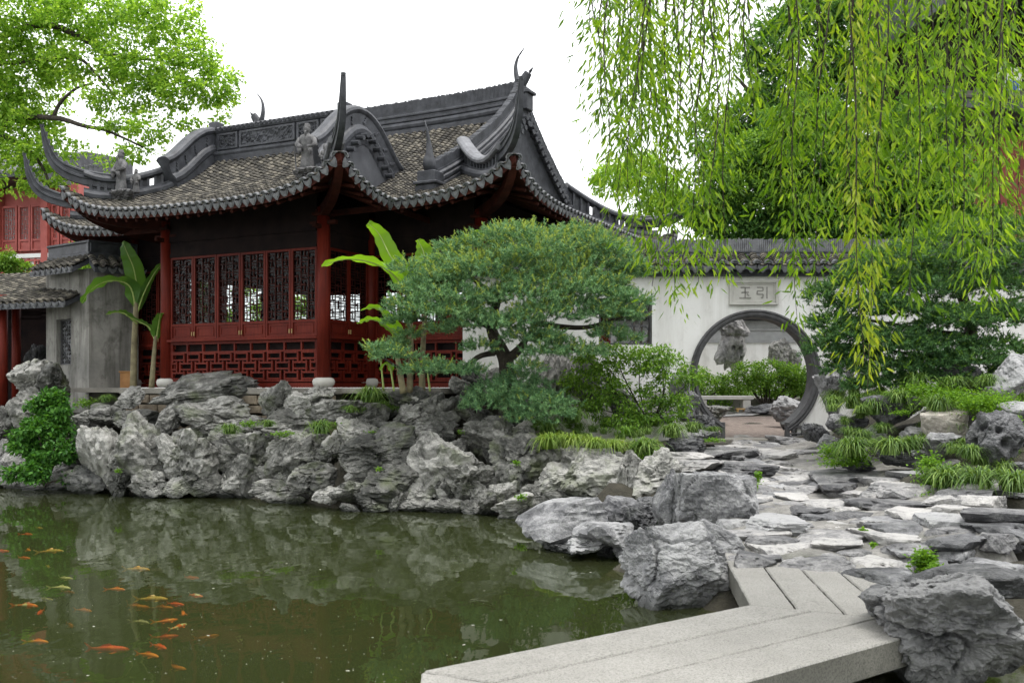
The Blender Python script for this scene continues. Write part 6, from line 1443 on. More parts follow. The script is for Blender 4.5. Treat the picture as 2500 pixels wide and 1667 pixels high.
# ---- clipped evergreen at the right
yb = at(2320, 960, 15.6); yew = empty('yew_tree', yb, 0, 'broad dark evergreen with feathery layered branches right of the gate', 'tree')
limb(yew, [at(2330, 980, 15.6), at(2350, 880, 15.7), at(2370, 800, 15.8), at(2340, 690, 15.9), at(2330, 580, 16)], 0.15, 0.05, 'trunk', 16, 9)
for pts in ([(2365, 820, 15.8), (2280, 810, 15.6), (2170, 790, 15.4), (2050, 770, 15.3)], [(2360, 770, 15.8), (2440, 740, 15.6), (2520, 720, 15.5)], [(2345, 700, 15.9), (2230, 690, 15.7), (2130, 660, 15.6)], [(2340, 860, 15.7), (2260, 870, 15.5), (2150, 850, 15.4)], [(2350, 880, 15.7), (2440, 880, 15.5), (2520, 850, 15.3)]): limb(yew, [at(*q) for q in pts], 0.06, 0.012, 'branch', 12, 6)
YP = [(2330, 590, 150, 45, 15.9), (2230, 620, 120, 36, 15.8), (2430, 610, 110, 50, 15.7), (2160, 680, 110, 40, 15.6), (2300, 690, 140, 40, 15.5), (2440, 700, 110, 44, 15.4), (2100, 740, 90, 40, 15.4), (2240, 760, 130, 36, 15.2), (2400, 780, 120, 40, 15.2), (2040, 790, 60, 40, 15.3), (2150, 820, 110, 34, 15.2), (2290, 840, 120, 36, 15.1), (2430, 850, 100, 40, 15.0), (2090, 870, 70, 30, 15.2), (2180, 900, 90, 34, 15.0), (2300, 920, 110, 30, 15.0), (2000, 720, 30, 36, 15.4), (2480, 900, 60, 50, 14.9), (2120, 940, 60, 26, 14.9), (2380, 560, 90, 30, 15.8), (2470, 560, 60, 40, 15.7), (2180, 640, 100, 50, 15.5), (2100, 690, 80, 50, 15.4), (2240, 710, 110, 50, 15.3), (2350, 650, 110, 60, 15.4), (2450, 760, 80, 60, 15.1), (2330, 790, 110, 50, 15.0), (2200, 850, 100, 50, 15.0), (2080, 820, 80, 46, 15.1), (2380, 880, 100, 40, 14.9), (2270, 890, 110, 40, 15.0), (2020, 850, 50, 40, 15.3), (2480, 640, 60, 60, 15.3), (2150, 750, 90, 50, 15.2), (2060, 900, 60, 40, 15.2), (2170, 930, 90, 30, 15.2)]
YP = [(u, v, ru*vrr.uniform(0.8, 1.05), rv*vrr.uniform(0.45, 0.8), D) for u, v, ru, rv, D in YP]
needles(YP, 380, yew, ('yew', 'leaf_mid'), 0.13, 26, 0.052, 0.016, 0.26, up=0.15)

# ---- banana plants
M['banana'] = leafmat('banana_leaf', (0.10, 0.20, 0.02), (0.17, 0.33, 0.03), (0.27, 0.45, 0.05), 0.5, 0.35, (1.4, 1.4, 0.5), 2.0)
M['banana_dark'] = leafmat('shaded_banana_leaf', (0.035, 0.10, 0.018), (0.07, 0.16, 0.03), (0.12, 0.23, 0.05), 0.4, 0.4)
M['midrib'] = simple('banana_midrib', (0.22, 0.30, 0.07), (0.33, 0.40, 0.13), 6, 0.5, 0.1)
def banana_leaf(parent, pts, width, mat, roll=0.35, name='leaf', tilt=0.0):
    path = ridge_path([Vector(q)-parent.location for q in pts], 26); N = len(path); V = []; rr = vrr.random()*10
    for i, p_ in enumerate(path):
        t = i/(N-1); tg = (path[min(i+1, N-1)]-path[max(i-1, 0)]).normalized(); side = tg.cross(Vector((0, 0.35, 1)))
        if side.length < 1e-3: side = Vector((1, 0, 0))
        side.normalize(); side = Matrix.Rotation(tilt, 3, tg) @ side; up = side.cross(tg).normalized()
        if up.z < 0: up = -up
        w = width*max(0.0, min(1, (t-0.10)/0.16))**0.6*max(0.02, (1-t))**0.42*1.15
        for k in (-1, -0.55, 0, 0.55, 1):
            wob = 0.05*width*math.sin(i*1.7+k*2+rr)*abs(k) + 0.06*width*math.sin(i*0.63+rr*3)*k
            V.append(p_ + side*(k*w*0.5) + up*(abs(k)*w*roll*0.5*(1 if abs(k) < 0.8 else 0.75)+wob))
    idx = np.arange(N*5).reshape(N, 5); Fq = np.stack([idx[:-1, :-1].ravel(), idx[1:, :-1].ravel(), idx[1:, 1:].ravel(), idx[:-1, 1:].ravel()], 1)
    o = link(name, np_mesh(name, np.array([v[:] for v in V]), Fq, True), M[mat], parent)
    MB().tube([p_-Vector((0, 0, 0.004)) for p_ in path], [0.017*(1-i/(N-1))+0.004 for i in range(N)], 6).build('midrib', M['midrib'], o, smooth=True)
bc = empty('banana_plant', at(1005, 955, 16.9), 0, 'bright green banana plant rising between the pavilion and the pine', 'banana plant')
for q in ([(1000, 960, 16.9), (1003, 850, 16.9), (1000, 720, 16.9)], [(1030, 960, 17.0), (1032, 860, 17.0), (1040, 740, 17)], [(985, 960, 16.8), (975, 900, 16.8), (965, 840, 16.8)]): limb(bc, [at(*x) for x in q], 0.06, 0.035, 'stem', 10, 9).data.materials[0] = M['bark_pale']
banana_leaf(bc, [at(1000, 740, 16.9), at(985, 680, 16.9), at(950, 620, 16.8), at(925, 570, 16.8), at(898, 545, 16.7)], 0.40, 'banana', 0.25, tilt=0.5)
banana_leaf(bc, [at(1000, 730, 16.9), at(960, 670, 16.7), at(905, 640, 16.6), at(840, 633, 16.4), at(785, 650, 16.3)], 0.30, 'banana', 0.3)
banana_leaf(bc, [at(1035, 740, 17), at(1040, 680, 17), at(1035, 620, 17), at(1020, 585, 17)], 0.45, 'banana', 0.2, tilt=0.4)
banana_leaf(bc, [at(1040, 740, 17), at(1060, 650, 17), at(1120, 595, 17.1), at(1180, 575, 17.2), at(1230, 590, 17.2)], 0.36, 'banana', 0.3)
banana_leaf(bc, [at(990, 830, 16.8), at(960, 790, 16.7), at(920, 752, 16.6), at(880, 758, 16.5)], 0.24, 'banana', 0.3)
banana_leaf(bc, [at(985, 840, 16.8), at(950, 800, 16.6), at(910, 780, 16.5), at(872, 790, 16.4)], 0.26, 'banana', 0.3)
banana_leaf(bc, [at(965, 850, 16.8), at(964, 830, 16.8), at(962, 812, 16.8), at(961, 800, 16.8)], 0.10, 'banana', 0.5)
bs = empty('banana_sucker', at(937, 952, 16.7), 0, 'small young banana shoots beside the pavilion steps', 'banana plant')
for u, v in ((937, 870), (962, 900), (1050, 895)):
    limb(bs, [at(u, 955, 16.7), at(u-4, (955+v)/2, 16.7), at(u-8, v, 16.7)], 0.02, 0.012, 'stem', 8, 7).data.materials[0] = M['midrib']
    banana_leaf(bs, [at(u-6, v+12, 16.7), at(u-10, v-6, 16.65), at(u-22, v-12, 16.6), at(u-34, v+4, 16.6)], 0.13, 'banana', 0.3)
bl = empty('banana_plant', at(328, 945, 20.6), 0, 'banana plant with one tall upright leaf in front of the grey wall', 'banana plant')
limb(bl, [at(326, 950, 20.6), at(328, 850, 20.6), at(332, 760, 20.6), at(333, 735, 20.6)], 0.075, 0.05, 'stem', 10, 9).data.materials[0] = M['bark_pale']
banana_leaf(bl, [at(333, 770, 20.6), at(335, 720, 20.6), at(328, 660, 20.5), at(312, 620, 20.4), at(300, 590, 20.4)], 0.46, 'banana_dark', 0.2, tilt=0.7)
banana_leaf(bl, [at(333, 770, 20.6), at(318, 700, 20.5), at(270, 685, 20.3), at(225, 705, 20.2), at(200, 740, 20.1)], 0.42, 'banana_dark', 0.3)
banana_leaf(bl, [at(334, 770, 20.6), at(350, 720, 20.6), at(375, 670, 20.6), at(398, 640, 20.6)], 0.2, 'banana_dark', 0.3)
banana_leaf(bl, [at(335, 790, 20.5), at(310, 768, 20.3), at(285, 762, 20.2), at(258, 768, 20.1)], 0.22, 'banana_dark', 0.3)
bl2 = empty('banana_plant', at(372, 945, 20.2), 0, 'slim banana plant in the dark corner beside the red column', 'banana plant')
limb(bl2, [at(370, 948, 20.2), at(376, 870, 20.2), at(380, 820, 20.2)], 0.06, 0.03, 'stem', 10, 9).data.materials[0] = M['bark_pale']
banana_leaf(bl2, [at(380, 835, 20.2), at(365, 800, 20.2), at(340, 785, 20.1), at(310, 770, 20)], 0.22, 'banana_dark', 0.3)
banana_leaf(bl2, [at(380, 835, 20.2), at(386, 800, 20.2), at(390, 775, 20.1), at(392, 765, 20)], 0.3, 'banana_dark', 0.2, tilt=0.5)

# ---- shrubs
p = at(1590, 1040, 16.9)
bush('leafy_shrub', 'loose light green shrub with thin dark stems left of the moon gate', 'shrub', p, [px_blob(u, v, D, a, b) for u, v, D, a, b in ((1480, 900, 16.9, 50, 40), (1560, 880, 16.8, 60, 40), (1640, 900, 16.7, 60, 36), (1690, 920, 16.6, 34, 26), (1500, 960, 16.8, 50, 40), (1600, 960, 16.7, 60, 36), (1560, 1010, 16.6, 60, 34), (1620, 870, 16.8, 40, 26), (1440, 930, 17, 36, 30), (1660, 980, 16.6, 36, 30), (1500, 860, 17, 40, 24), (1450, 990, 16.7, 46, 36), (1530, 1040, 16.4, 60, 24), (1430, 870, 17, 36, 30), (1640, 1020, 16.5, 40, 26), (1400, 930, 17, 36, 36))], 560, 16, 0.14, 0.075, 0.034, 'leaf_mid', 14, 0.25, r0=0.018)
p = at(110, 1195, 18.2); p.z = 0.1
WS = []
for k in range(34):
    v_ = vrr.uniform(965, 1178); t_ = (v_-960)/220; c_ = 130-30*t_; h_ = 22+95*t_; u_ = c_+vrr.uniform(-1, 1)*h_; r_ = vrr.uniform(12, 30); WS.append((u_, v_, 17.7+0.7*(1-t_)+vrr.uniform(-.25, .25), r_*1.3, r_*0.6))
bush('waterside_shrub', 'dense dark green shrub overhanging the pond at the left', 'shrub', p, [px_blob(*b) for b in WS], 330, 18, 0.15, 0.10, 0.062, 'leaf_deep', 12, 0.3)
p = at(1690, 1000, 26.9); p.z = 1.3
bush('hedge_shrub', 'soft light green shrub behind the stone bench', 'shrub', p, [px_blob(u, v, 27, a, b) for u, v, a, b in ((1730, 950, 60, 44), (1700, 930, 44, 36), (1780, 940, 40, 40), (1740, 990, 60, 20), (1690, 985, 40, 24))], 300, 22, 0.2, 0.08, 0.04, 'leaf_mid', 6, 0.5)
p = at(1870, 1000, 26.5); p.z = 1.3
bush('hedge_shrub', 'rounded bushy shrub on thin stems in the court', 'shrub', p, [px_blob(u, v, 26.4, a, b) for u, v, a, b in ((1870, 910, 62, 36), (1820, 920, 36, 34), (1930, 915, 46, 34), (1880, 940, 70, 26), (1960, 935, 40, 30), (1985, 950, 40, 34))], 330, 24, 0.18, 0.085, 0.045, 'leaf_mid', 16, 0.5)
bush('hedge_shrub', 'bright green bush deep in the court behind the rounded shrub', 'shrub', at(1900, 1000, 28)+Vector((0, 0, 0.1)), [px_blob(u, v, 28, a, b) for u, v, a, b in ((1860, 975, 60, 30), (1940, 975, 60, 30), (1790, 970, 40, 30))], 220, 22, 0.2, 0.09, 0.05, 'clover', 5, 0.5)

# ---- mondo grass tufts
def tuft_mesh(seed, n=170, wide=0.011):
    r = np.random.RandomState(seed); V, Fq = [], []; k = 6
    for i in range(n):
        az = r.uniform(0, 6.283); L = r.uniform(0.6, 1.0); out_ = r.uniform(0.25, 0.75); b = r.normal(0, 0.06, 2); sx, sy = -math.sin(az), math.cos(az)
        pts = []
        for j in range(k):
            t = j/(k-1); rad = out_*L*(t**1.15)*0.78; z = L*(1.05*t-(0.55+0.75*out_)*t*t); pts.append((b[0]+math.cos(az)*rad, b[1]+math.sin(az)*rad, z))
        for j, (x, y, z) in enumerate(pts):
            w = wide*(1-(j/(k-1))**2*0.9); V += [(x+sx*w, y+sy*w, z), (x-sx*w, y-sy*w, z)]
        o = i*2*k
        for j in range(k-1): Fq.append((o+2*j, o+2*j+2, o+2*j+3, o+2*j+1))
    return np_mesh('grass_tuft', np.array(V), np.array(Fq))
TUFT = [tuft_mesh(s, 200) for s in range(4)]; TUFTY = [tuft_mesh(s+20, 260, 0.009) for s in range(2)]
for t_ in TUFT: t_.materials.append(M['grass'])
M['grass_y'] = leafmat('sunny_mondo_grass', (0.07, 0.13, 0.02), (0.16, 0.26, 0.04), (0.32, 0.39, 0.11), 0.35, 0.45)
for t_ in TUFTY: t_.materials.append(M['grass_y'])
TUFTS = [(905, 985, 17.0, 0.62, 'mondo grass clump spilling over the plinth edge by the banana plant', 0), (785, 1060, 16.6, 0.50, 'round mondo grass clump on the rockery below the corner column', 0), (560, 1062, 17.1, 0.42, 'small mondo grass clump on the rockery below the lattice', 0), (655, 1045, 17.3, 0.30, 'thin wisp of grass beside the flat rock under the plinth', 0),
 (1345, 1098, 15.6, 0.60, 'long shaggy grass clump hanging at the left end of the terrace edge', 2), (1395, 1100, 15.5, 0.60, 'shaggy yellow-green grass clump second along the terrace edge', 2), (1450, 1105, 15.4, 0.58, 'shaggy grass clump in the middle of the terrace edge', 2), (1505, 1108, 15.3, 0.52, 'grass clump next to the lime moss on the terrace', 2), (1575, 1112, 15.2, 0.60, 'domed grass clump above the angular terrace rocks', 0),
 (1395, 1035, 16.6, 0.62, 'tall grass clump against the shaded boulder under the shrub', 0), (1340, 1055, 16.4, 0.5, 'dark grass clump below the low pine branch', 0), (1640, 1070, 16.4, 0.55, 'grass clump at the foot of the pale gate rocks', 0), (1690, 1058, 16.8, 0.42, 'grass tuft hugging the pale gate rocks', 0), (1740, 1062, 17.2, 0.32, 'small tuft at the left foot of the moon gate', 0),
 (2080, 1115, 13.6, 0.62, 'large long-bladed grass clump nearest the moon gate on the right bank', 0), (2175, 1112, 13.4, 0.60, 'domed grass clump second from the gate on the right bank', 0), (2235, 1100, 13.5, 0.46, 'narrow grass clump between dome and square rock', 0), (2085, 1000, 15.2, 0.55, 'grass clump on the slope under the evergreen', 0), (2135, 1015, 14.8, 0.55, 'grass clump above the lumpy rock', 0), (2040, 985, 15.8, 0.5, 'dark grass beside the leaning boulder at the wall', 0),
 (2310, 1190, 12.0, 0.60, 'dark arching grass clump above the flat ledge', 0), (2385, 1195, 11.8, 0.62, 'broad grass clump below the holed rock', 0), (2470, 1200, 11.6, 0.60, 'grass clump at the right edge below the holed rock', 0), (2365, 1120, 12.4, 0.42, 'small grass clump left of the holed rock', 0), (2190, 985, 14.6, 0.45, 'grass among clover on the upper slope', 0), (2290, 1005, 14.0, 0.5, 'grass clump over the brownish slab', 0), (2410, 945, 13.9, 0.4, 'grass wisp at the foot of the tall edge rock', 0), (2120, 950, 15.4, 0.55, 'shaded grass directly beneath the evergreen', 0), (2240, 950, 15.0, 0.55, 'deep green grass in the evergreen shade', 0), (2330, 955, 14.6, 0.5, 'grass clump beside the pale rock under the evergreen', 0),
 (260, 985, 19.6, 0.36, 'low grass at the foot of the grey wall', 0), (855, 1010, 16.9, 0.3, 'small grass sprig between rocks near the bench stone', 0), (1250, 985, 17.0, 0.4, 'grass sprig in the pine shade', 0)]
for k, (u, v, D, s, lb, ty) in enumerate(TUFTS):
    me = (TUFTY if ty == 2 else TUFT)[k % (2 if ty == 2 else 4)]; p_ = at(u, v-6, D-0.45)
    o = link('grass_tuft', me, None, None, loc=p_-Vector((0, 0, 0.02)), rot=(vrr.uniform(-.1, .1)+ (0.12 if ty == 2 else 0), vrr.uniform(-.1, .1), vrr.uniform(0, 6.28)), scale=(s*1.45, s*1.45, s*1.3)); tag(o, lb, 'grass tuft', 'mondo grass clumps')
# strap-leaved lily at the shrub foot
o = link('strap_lily', tuft_mesh(55, 60, 0.018), M['leaf_mid'], None, loc=at(1530, 1062, 16.0), scale=(0.55, 0.55, 0.45)); tag(o, 'strap-leaved lily clump under the light shrub', 'lily')

# dense low grass covering the planted bank and terrace
GC = []
for (u0, u1, v0, v1, D0, D1, n_) in ((2020, 2520, 940, 1010, 15.4, 14.0, 44), (2030, 2280, 1010, 1110, 15.0, 13.0, 14), (2290, 2520, 1040, 1180, 13.6, 11.4, 12), (1300, 1640, 1030, 1075, 16.9, 15.9, 40), (860, 1160, 985, 1010, 17.2, 16.8, 10)):
    for k in range(n_):
        t = vrr.random(); GC.append((at(vrr.uniform(u0, u1), v0+(v1-v0)*t, D0+(D1-D0)*t), vrr.uniform(0.28, 0.5)))
vv, ff, off = [], [], 0
base_v = np.zeros(len(TUFT[0].vertices)*3, np.float32); TUFT[0].vertices.foreach_get('co', base_v); base_v = base_v.reshape(-1, 3); base_f = np.array([list(p_.vertices) for p_ in TUFT[0].polygons]); keep_ = base_f[:120*5]; base_f = keep_; base_v = base_v[:base_f.max()+1]
for p_, s_ in GC:
    a_ = vrr.uniform(0, 6.28); c_, d_ = math.cos(a_), math.sin(a_); q_ = base_v*s_; q_ = np.stack([q_[:, 0]*c_-q_[:, 1]*d_, q_[:, 0]*d_+q_[:, 1]*c_, q_[:, 2]], 1)+np.array(p_[:]); vv.append(q_); ff.append(base_f+off); off += len(q_)
o = link('ground_cover_grass', np_mesh('ground_cover_grass', np.concatenate(vv), np.concatenate(ff)), M['grass']); tag(o, 'low tangled grass covering the planted bank and terrace', None, None, 'stuff')

# ---- creeping clover and small weeds (nobody could count them)
PT = [(2030, 1105, 13.9, 26, 20), (2060, 1130, 13.5, 50, 10), (2090, 1115, 13.5, 30, 16), (2260, 955, 14.5, 60, 20), (2330, 975, 14.0, 70, 26), (2400, 990, 13.6, 50, 20), (2440, 1010, 13.2, 30, 20), (2420, 985, 13.4, 60, 24), (2220, 970, 14.6, 50, 16), (2270, 1140, 12.2, 26, 26), (2300, 1170, 12.0, 40, 26), (2250, 1208, 11.8, 40, 8), (2310, 1190, 11.9, 26, 12), (2305, 1298, 10.0, 14, 18), (2418, 1328, 9.4, 16, 18), (2255, 1370, 8.6, 24, 24), (2280, 1395, 8.4, 18, 14), (2370, 1290, 10.2, 12, 5), (1850, 1165, 12.0, 8, 14), (1840, 1190, 11.6, 7, 10), (1740, 1075, 16.4, 24, 5), (1560, 1118, 15.0, 30, 12), (1530, 1128, 14.9, 20, 14), (210, 985, 19.5, 26, 12), (610, 1035, 17.2, 20, 8), (690, 1060, 16.9, 26, 6), (910, 1060, 16.2, 16, 8), (830, 1035, 16.6, 14, 6), (1270, 1215, 14.3, 12, 6), (1130, 1055, 16.2, 12, 5), (1020, 1130, 15.9, 8, 6), (925, 1145, 15.6, 6, 6), (2480, 1040, 12.8, 16, 20), (2150, 965, 15.0, 40, 10), (2200, 1008, 14.2, 20, 6), (1590, 1100, 15.2, 26, 10), (290, 1150, 17.1, 6, 6), (1260, 1130, 14.9, 8, 5), (2130, 1330, 9.4, 6, 3), (2105, 1295, 10, 6, 3)]
PP, DD = [], []
for u, v, D, a, b in PT:
    n = int(a*b*1.3)+18; c = np.array(at(u, v, D-0.25)[:]); k = D/F
    PP.append(c + np.stack([vr.normal(0, 0.55, n)*a*k, vr.normal(0, 0.5, n)*(a+b)*0.5*k, vr.normal(0, 0.5, n)*b*k], 1)); DD.append(np.stack([vr.normal(0, 1, n), vr.normal(0, 1, n)-0.5, vr.normal(0.3, 0.5, n)], 1))
PP, DD = np.concatenate(PP), np.concatenate(DD); Ls = vr.uniform(0.022, 0.045, len(PP))
o = link('clover', leaf_mesh('clover', PP, DD, Ls, Ls*0.85, up=np.array([0, 0, 1.0])), M['clover']); tag(o, 'bright creeping clover and small weeds between the rocks', None, None, 'stuff')
# ================================================================== ROOF STATUES
def robed_figure(parent, base, h, turn, lean=0.0, name='figure'):
    """standing robed figure as one lofted body with sleeves, head and cap"""
    mb = MB(); n = 14; rings = []
    prof = [(0.0, .165, .125), (.03, .17, .13), (.16, .145, .115), (.30, .125, .10), (.42, .118, .095), (.52, .135, .10), (.62, .165, .11), (.70, .175, .105), (.755, .13, .085), (.785, .055, .055), (.80, .05, .05), (.82, .062, .065), (.86, .075, .08), (.90, .07, .075), (.93, .06, .065)]
    for t, rx, ry in prof:
        rings.append([Vector((math.cos(2*math.pi*k/n)*rx*h*(1+0.05*math.sin(5*k+t*9) if t < 0.5 else 1), math.sin(2*math.pi*k/n)*ry*h*(1+0.07*math.cos(6*k) if t < 0.45 else 1), t*h)) for k in range(n)])
    mb.loft(rings)
    mb.lathe([(0.075*h, 0.905*h), (0.078*h, 0.935*h), (0.055*h, 0.965*h), (0.05*h, 1.0*h), (0.018*h, 1.01*h)], (0, 0.01*h, 0), 10)
    for s in (1, -1):
        mb.tube([(s*0.15*h, 0, 0.69*h), (s*0.19*h, -0.05*h, 0.56*h), (s*0.10*h, -0.14*h, 0.47*h), (s*0.05*h, -0.16*h, 0.49*h)], [0.055*h, 0.062*h, 0.065*h, 0.03*h], 9)
        mb.tube([(s*0.11*h, -0.14*h, 0.46*h), (s*0.12*h, -0.12*h, 0.33*h)], [0.055*h, 0.025*h], 8)
    mb.tube([(0.0, -0.085*h, 0.84*h), (0, -0.10*h, 0.80*h), (0, -0.095*h, 0.70*h)], [0.02*h, 0.028*h, 0.006*h], 6)
    mb.tube([(0, -0.07*h, 0.872*h), (0, -0.09*h, 0.855*h)], [0.010*h, 0.014*h], 5)
    o = mb.build(name, M['statue'], parent, smooth=True, loc=base, rot=(lean, 0, turn)); return o
M['statue'] = simple('weathered_statue', (0.05, 0.05, 0.053), (0.15, 0.148, 0.15), 14, 0.8, 0.6, 45, 0.012)
def statue(x, y, label, turn, staff):
    zl = float(porch.Z(x, y)); c = pav.matrix_world @ Vector((x, y, zl)) if False else Matrix.Translation(pav.location) @ Matrix.Rotation(R(-26.4), 4, 'Z') @ Vector((x, y, zl))
    st = empty('roof_statue', c, R(-26.4), label, 'statue')
    b = link('rock_base', ROCKS['crag'][5].copy(), None, st, loc=(0, 0, 0.07), scale=(0.85, 0.5, 0.30)); b.data.materials.clear(); b.data.materials.append(M['statue'])
    robed_figure(st, (-0.08, 0, 0.18), 0.86, turn); robed_figure(st, (0.28, 0.05, 0.16), 0.48, turn+0.4, name='attendant')
    if staff: MB().tube([(-0.24, -0.10, 0.2), (-0.26, -0.13, 0.62)], 0.016, 6).build('staff', M['statue'], st)
    else: MB().tube([(-0.08, 0, 0.90), (-0.08, 0, 0.98)], [0.02, 0.012], 6).build('topknot', M['statue'], st)
statue(0.18, -0.62, 'weathered robed statue holding a staff near the front roof corner', 0.3, True)
statue(-4.35, -0.72, 'weathered robed statue with a topknot at the left end of the porch roof', -0.2, False)

# ================================================================== KOI
def koi_mesh(seed, bend):
    mb = MB(); n = 12; rings = []; r = random.Random(seed)
    for t, w, h in ((0.0, .012, .012), (.03, .034, .034), (.10, .058, .060), (.22, .078, .082), (.38, .084, .090), (.55, .068, .074), (.70, .045, .052), (.82, .026, .034), (.90, .016, .030)):
        y = bend*(t-0.3)**2*(1 if t > 0.3 else 0.3); rings.append([Vector((0.5-t, y+math.cos(2*math.pi*k/n)*w, math.sin(2*math.pi*k/n)*h)) for k in range(n)])
    mb.loft(rings); yb = bend*0.36
    def fin(pts): mb.add([Vector(p) for p in pts] + [Vector((p[0], p[1]+0.004, p[2])) for p in pts], [tuple(range(len(pts))), tuple(range(len(pts), 2*len(pts)))[::-1]])
    fin([(-0.38, yb, 0.02), (-0.50, yb+bend*0.2, 0.10), (-0.58, yb+bend*0.3, 0.12), (-0.47, yb+bend*0.15, 0.0), (-0.58, yb+bend*0.3, -0.10), (-0.50, yb+bend*0.2, -0.09), (-0.38, yb, -0.02)])
    fin([(0.15, 0, 0.07), (0.05, 0, 0.135), (-0.12, bend*.06, 0.10), (-0.18, bend*.1, 0.05)])
    for s in (1, -1):
        mb.add([(0.28, s*0.05, -0.03), (0.18, s*0.16, -0.05), (0.10, s*0.15, -0.05), (0.20, s*0.06, -0.03)], [(0, 1, 2, 3)]); mb.add([(-0.08, s*0.05, -0.05), (-0.16, s*0.10, -0.06), (-0.2, s*0.09, -0.06), (-0.15, s*0.04, -0.05)], [(0, 1, 2, 3)])
    return mb.mesh('koi', True)
def koimat(name, a, b, thr):
    m, nt, out = nmat(name); tc = nd(nt, 'ShaderNodeTexCoord'); oi = nd(nt, 'ShaderNodeObjectInfo')
    n = nd(nt, 'ShaderNodeTexNoise', noise_dimensions='4D'); n.inputs['Scale'].default_value = 4.0; nt.links.new(tc.outputs['Object'], n.inputs['Vector']); nt.links.new(math_(nt, 'MULTIPLY', oi.outputs['Random'], 40), n.inputs['W'])
    finish(nt, out, ramp(nt, n.outputs[0], [(thr-0.04, a), (thr+0.04, b)]), 0.3, None, 0.5); return m
KM = {'orange': koimat('orange_koi_skin', (0.85, 0.20, 0.02), (0.80, 0.26, 0.04), 0.5), 'red': koimat('red_koi_skin', (0.75, 0.06, 0.02), (0.85, 0.12, 0.03), 0.5), 'white': koimat('white_koi_skin', (0.80, 0.78, 0.66), (0.72, 0.68, 0.55), 0.5), 'yellow': koimat('yellow_koi_skin', (0.66, 0.36, 0.09), (0.62, 0.44, 0.18), 0.5), 'patched': koimat('patched_koi_skin', (0.85, 0.18, 0.03), (0.85, 0.78, 0.62), 0.5), 'grey': koimat('grey_koi_skin', (0.34, 0.34, 0.30), (0.50, 0.48, 0.40), 0.5)}
KOI_ME = {}
KOIS = [(225, 475, 110, 20, 'orange', 3, 'orange koi with its tail toward a long yellow-orange koi'), (420, 487, 260, -2, 'yellow', 2, 'long slender yellow-orange koi lying level near the left shrub reflection'), (195, 542, 90, 8, 'red', 3, 'small bright red koi below the orange pair at the left'), (395, 610, 110, 35, 'yellow', 6, 'olive-yellow koi heading down under the red one'), (525, 710, 150, 5, 'white', 5, 'thin white koi, upper of two white ones'), (510, 785, 180, 12, 'white', 2, 'bright white koi, lower of two white ones'), (550, 822, 90, 10, 'orange', 14, 'dim brownish koi just under the bright white one'), (1130, 635, 240, 5, 'yellow', 2, 'long pale yellow koi alone in the upper middle of the shoal'), (1560, 705, 110, 5, 'red', 7, 'faint reddish koi at the right rim of the shoal'), (960, 797, 130, 10, 'orange', 2, 'slim bright orange koi alone in the middle'), (1600, 850, 150, 15, 'patched', 3, 'orange and white koi near the pale reflection edge'), (1250, 877, 310, 2, 'yellow', 2, 'longest cream-yellow koi above the orange cluster'), (365, 880, 150, 10, 'grey', 6, 'dull pale koi below the two white ones'), (230, 930, 210, 12, 'patched', 4, 'red and white koi at the left near a floating yellow leaf'), (330, 985, 60, 60, 'red', 4, 'small red koi pointing away below the red and white one'), (690, 970, 160, 14, 'orange', 10, 'deep dim orange koi in the wall reflection'), (1110, 945, 260, 8, 'orange', 12, 'long dim orange koi deep under the cream one'), (1320, 950, 200, 4, 'orange', 11, 'brownish koi deep beside the orange cluster'), (1435, 920, 70, 10, 'red', 2, 'small red koi topping the orange cluster'), (1505, 990, 90, 60, 'orange', 3, 'stout orange-red koi swimming toward the viewer, upper of the cluster'), (1365, 1060, 100, -25, 'orange', 2, 'vivid orange koi with spread fins in the cluster'), (1165, 1065, 120, 20, 'grey', 5, 'grey koi left of the vivid orange one'), (1465, 1105, 80, -55, 'patched', 3, 'white and orange koi at the bottom of the cluster'), (1310, 1265, 190, 28, 'red', 2, 'large scarlet koi in the lower middle'), (1355, 1190, 190, -16, 'red', 6, 'dim red koi crossing just above the scarlet one'), (320, 1225, 190, 12, 'orange', 5, 'orange-red koi at the lower left'), (880, 1290, 340, 2, 'red', 6, 'very long dim red koi near the bottom edge'), (1220, 1335, 220, 20, 'orange', 3, 'golden orange koi breaking the surface near the bottom'), (1440, 1440, 190, 18, 'orange', 10, 'murky brown-orange koi nearest the bottom right of the shoal'), (225, 348, 80, 8, 'red', 4, 'tiny reddish koi under the shrub reflection'), (320, 297, 80, 8, 'yellow', 5, 'tiny yellowish koi highest in the shrub reflection'), (580, 1090, 110, 40, 'orange', 13, 'ghostly orange koi deep left of centre'), (1710, 1190, 110, -30, 'orange', 14, 'ghostly orange koi at the far right of the shoal'), (10, 487, 40, 0, 'red', 3, 'red koi cut off by the left picture edge')]
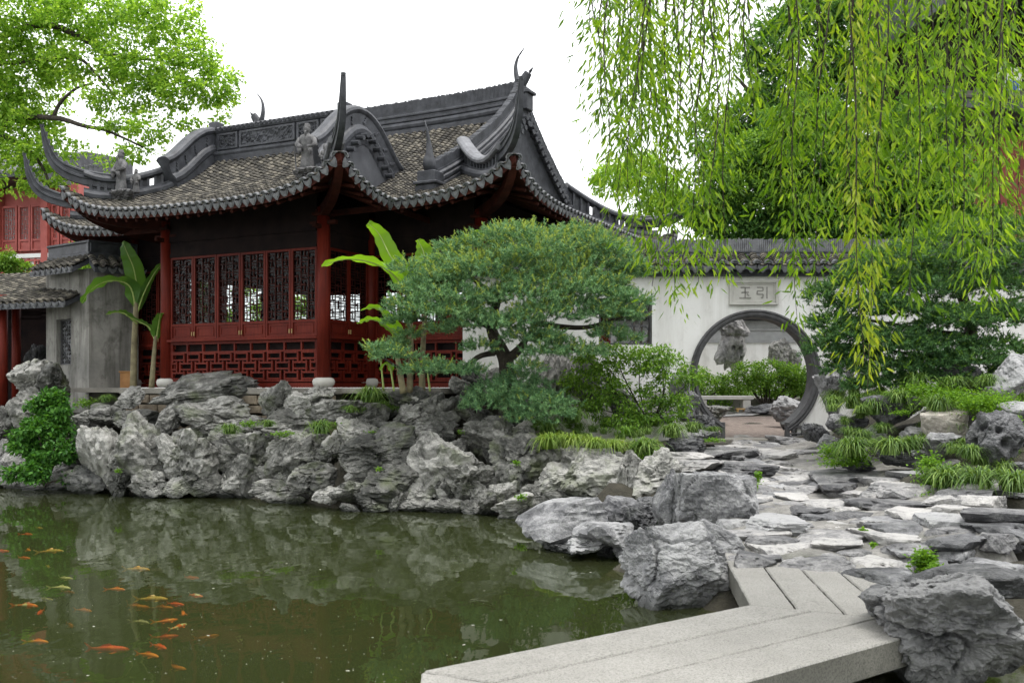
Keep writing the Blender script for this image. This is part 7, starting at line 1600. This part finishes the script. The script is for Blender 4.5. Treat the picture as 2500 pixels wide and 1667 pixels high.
for k, (zx, zy, ln, ang, colr, dep, lb) in enumerate(KOIS):
    u, v = zx/3.357, 1200+zy/3.357; z = -0.010*dep-0.012; p_ = onz(u, v, z); D = p_.y; Lm = min(0.34, max(0.20, ln/3.357/F*D*1.1))*(0.85 if colr == 'yellow' else 1.0); key = (k % 4, colr)
    if key not in KOI_ME:
        KOI_ME[key] = koi_mesh(k, (0.5, -0.5, 0.15, -0.2)[k % 4]); KOI_ME[key].materials.append(KM[colr])
    # heading: picture slope opened up for the grazing view
    el = (v-HV)/F; a = math.radians(ang); h = math.atan2(-math.sin(a)/max(0.2, el*2.2), math.cos(a))
    o = link('koi', KOI_ME[key], None, None, loc=p_, rot=(0, 0, h), scale=(Lm, Lm*1.05, Lm)); tag(o, lb, 'koi', 'koi shoal in the pond')

# ---- petals and dust afloat
fr_ = np.random.RandomState(5); n = 520
V_ = fr_.uniform(1240, 1690, n); U_ = fr_.uniform(-40, 1500, n); Dq = F*(EYE-0.004)/(V_-HV); X = (U_-HU)/F*Dq; ok = ~((U_ > 1180) & (V_ > 1560)); X, Dq = X[ok], Dq[ok]; n = len(X)
sz = fr_.uniform(0.003, 0.008, n)*np.where(fr_.uniform(size=n) < 0.08, 2.4, 1); a = fr_.uniform(0, 6.28, n); P_ = np.stack([X, Dq, np.full(n, 0.004)], 1); dx = np.stack([np.cos(a), np.sin(a), 0*a], 1)*sz[:, None]; dy = np.stack([-np.sin(a), np.cos(a), 0*a], 1)*sz[:, None]*0.6
VV = np.stack([P_-dx, P_-dy, P_+dx, P_+dy], 1).reshape(-1, 3); o = link('floating_petals', np_mesh('floating_petals', VV, np.arange(n*4).reshape(-1, 4)), simple('petal', (0.3, 0.3, 0.25), (0.5, 0.49, 0.42), 8, 0.7, 0.1)); tag(o, 'scattered pale petals and dust floating on the pond', None, None, 'stuff')

# ================================================================== ADDED TREES ROUND THE VIEWER (unseen camphor copies that cut low sky light)
srcs = [c for c in tl.children]
for k, (x, y, s, rz, lb) in enumerate(((-15, 6, 1.0, 0.5, 'tree on the bank beyond the left edge'), (-14, -4, 1.1, 1.7, 'tree on the near left bank'), (-7, -11, 1.0, 2.6, 'tree behind the viewer on the left'), (2, -13, 1.15, 3.6, 'tree straight behind the viewer'), (10, -9, 1.0, 4.4, 'tree behind the viewer on the right'), (15, 0, 1.1, 5.2, 'tree on the near right bank'), (15.5, 9, 0.9, 5.9, 'tree beyond the right edge'))):
    e = empty('camphor_tree', (x, y, 0.4), rz, 'added bright green ' + lb, 'tree', 'added trees outside the view'); e.scale = (s, s, s)
    for c in srcs:
        q = c.copy(); COL.objects.link(q); q.parent = e
        q.location = (-4.0, 1.5, 0)
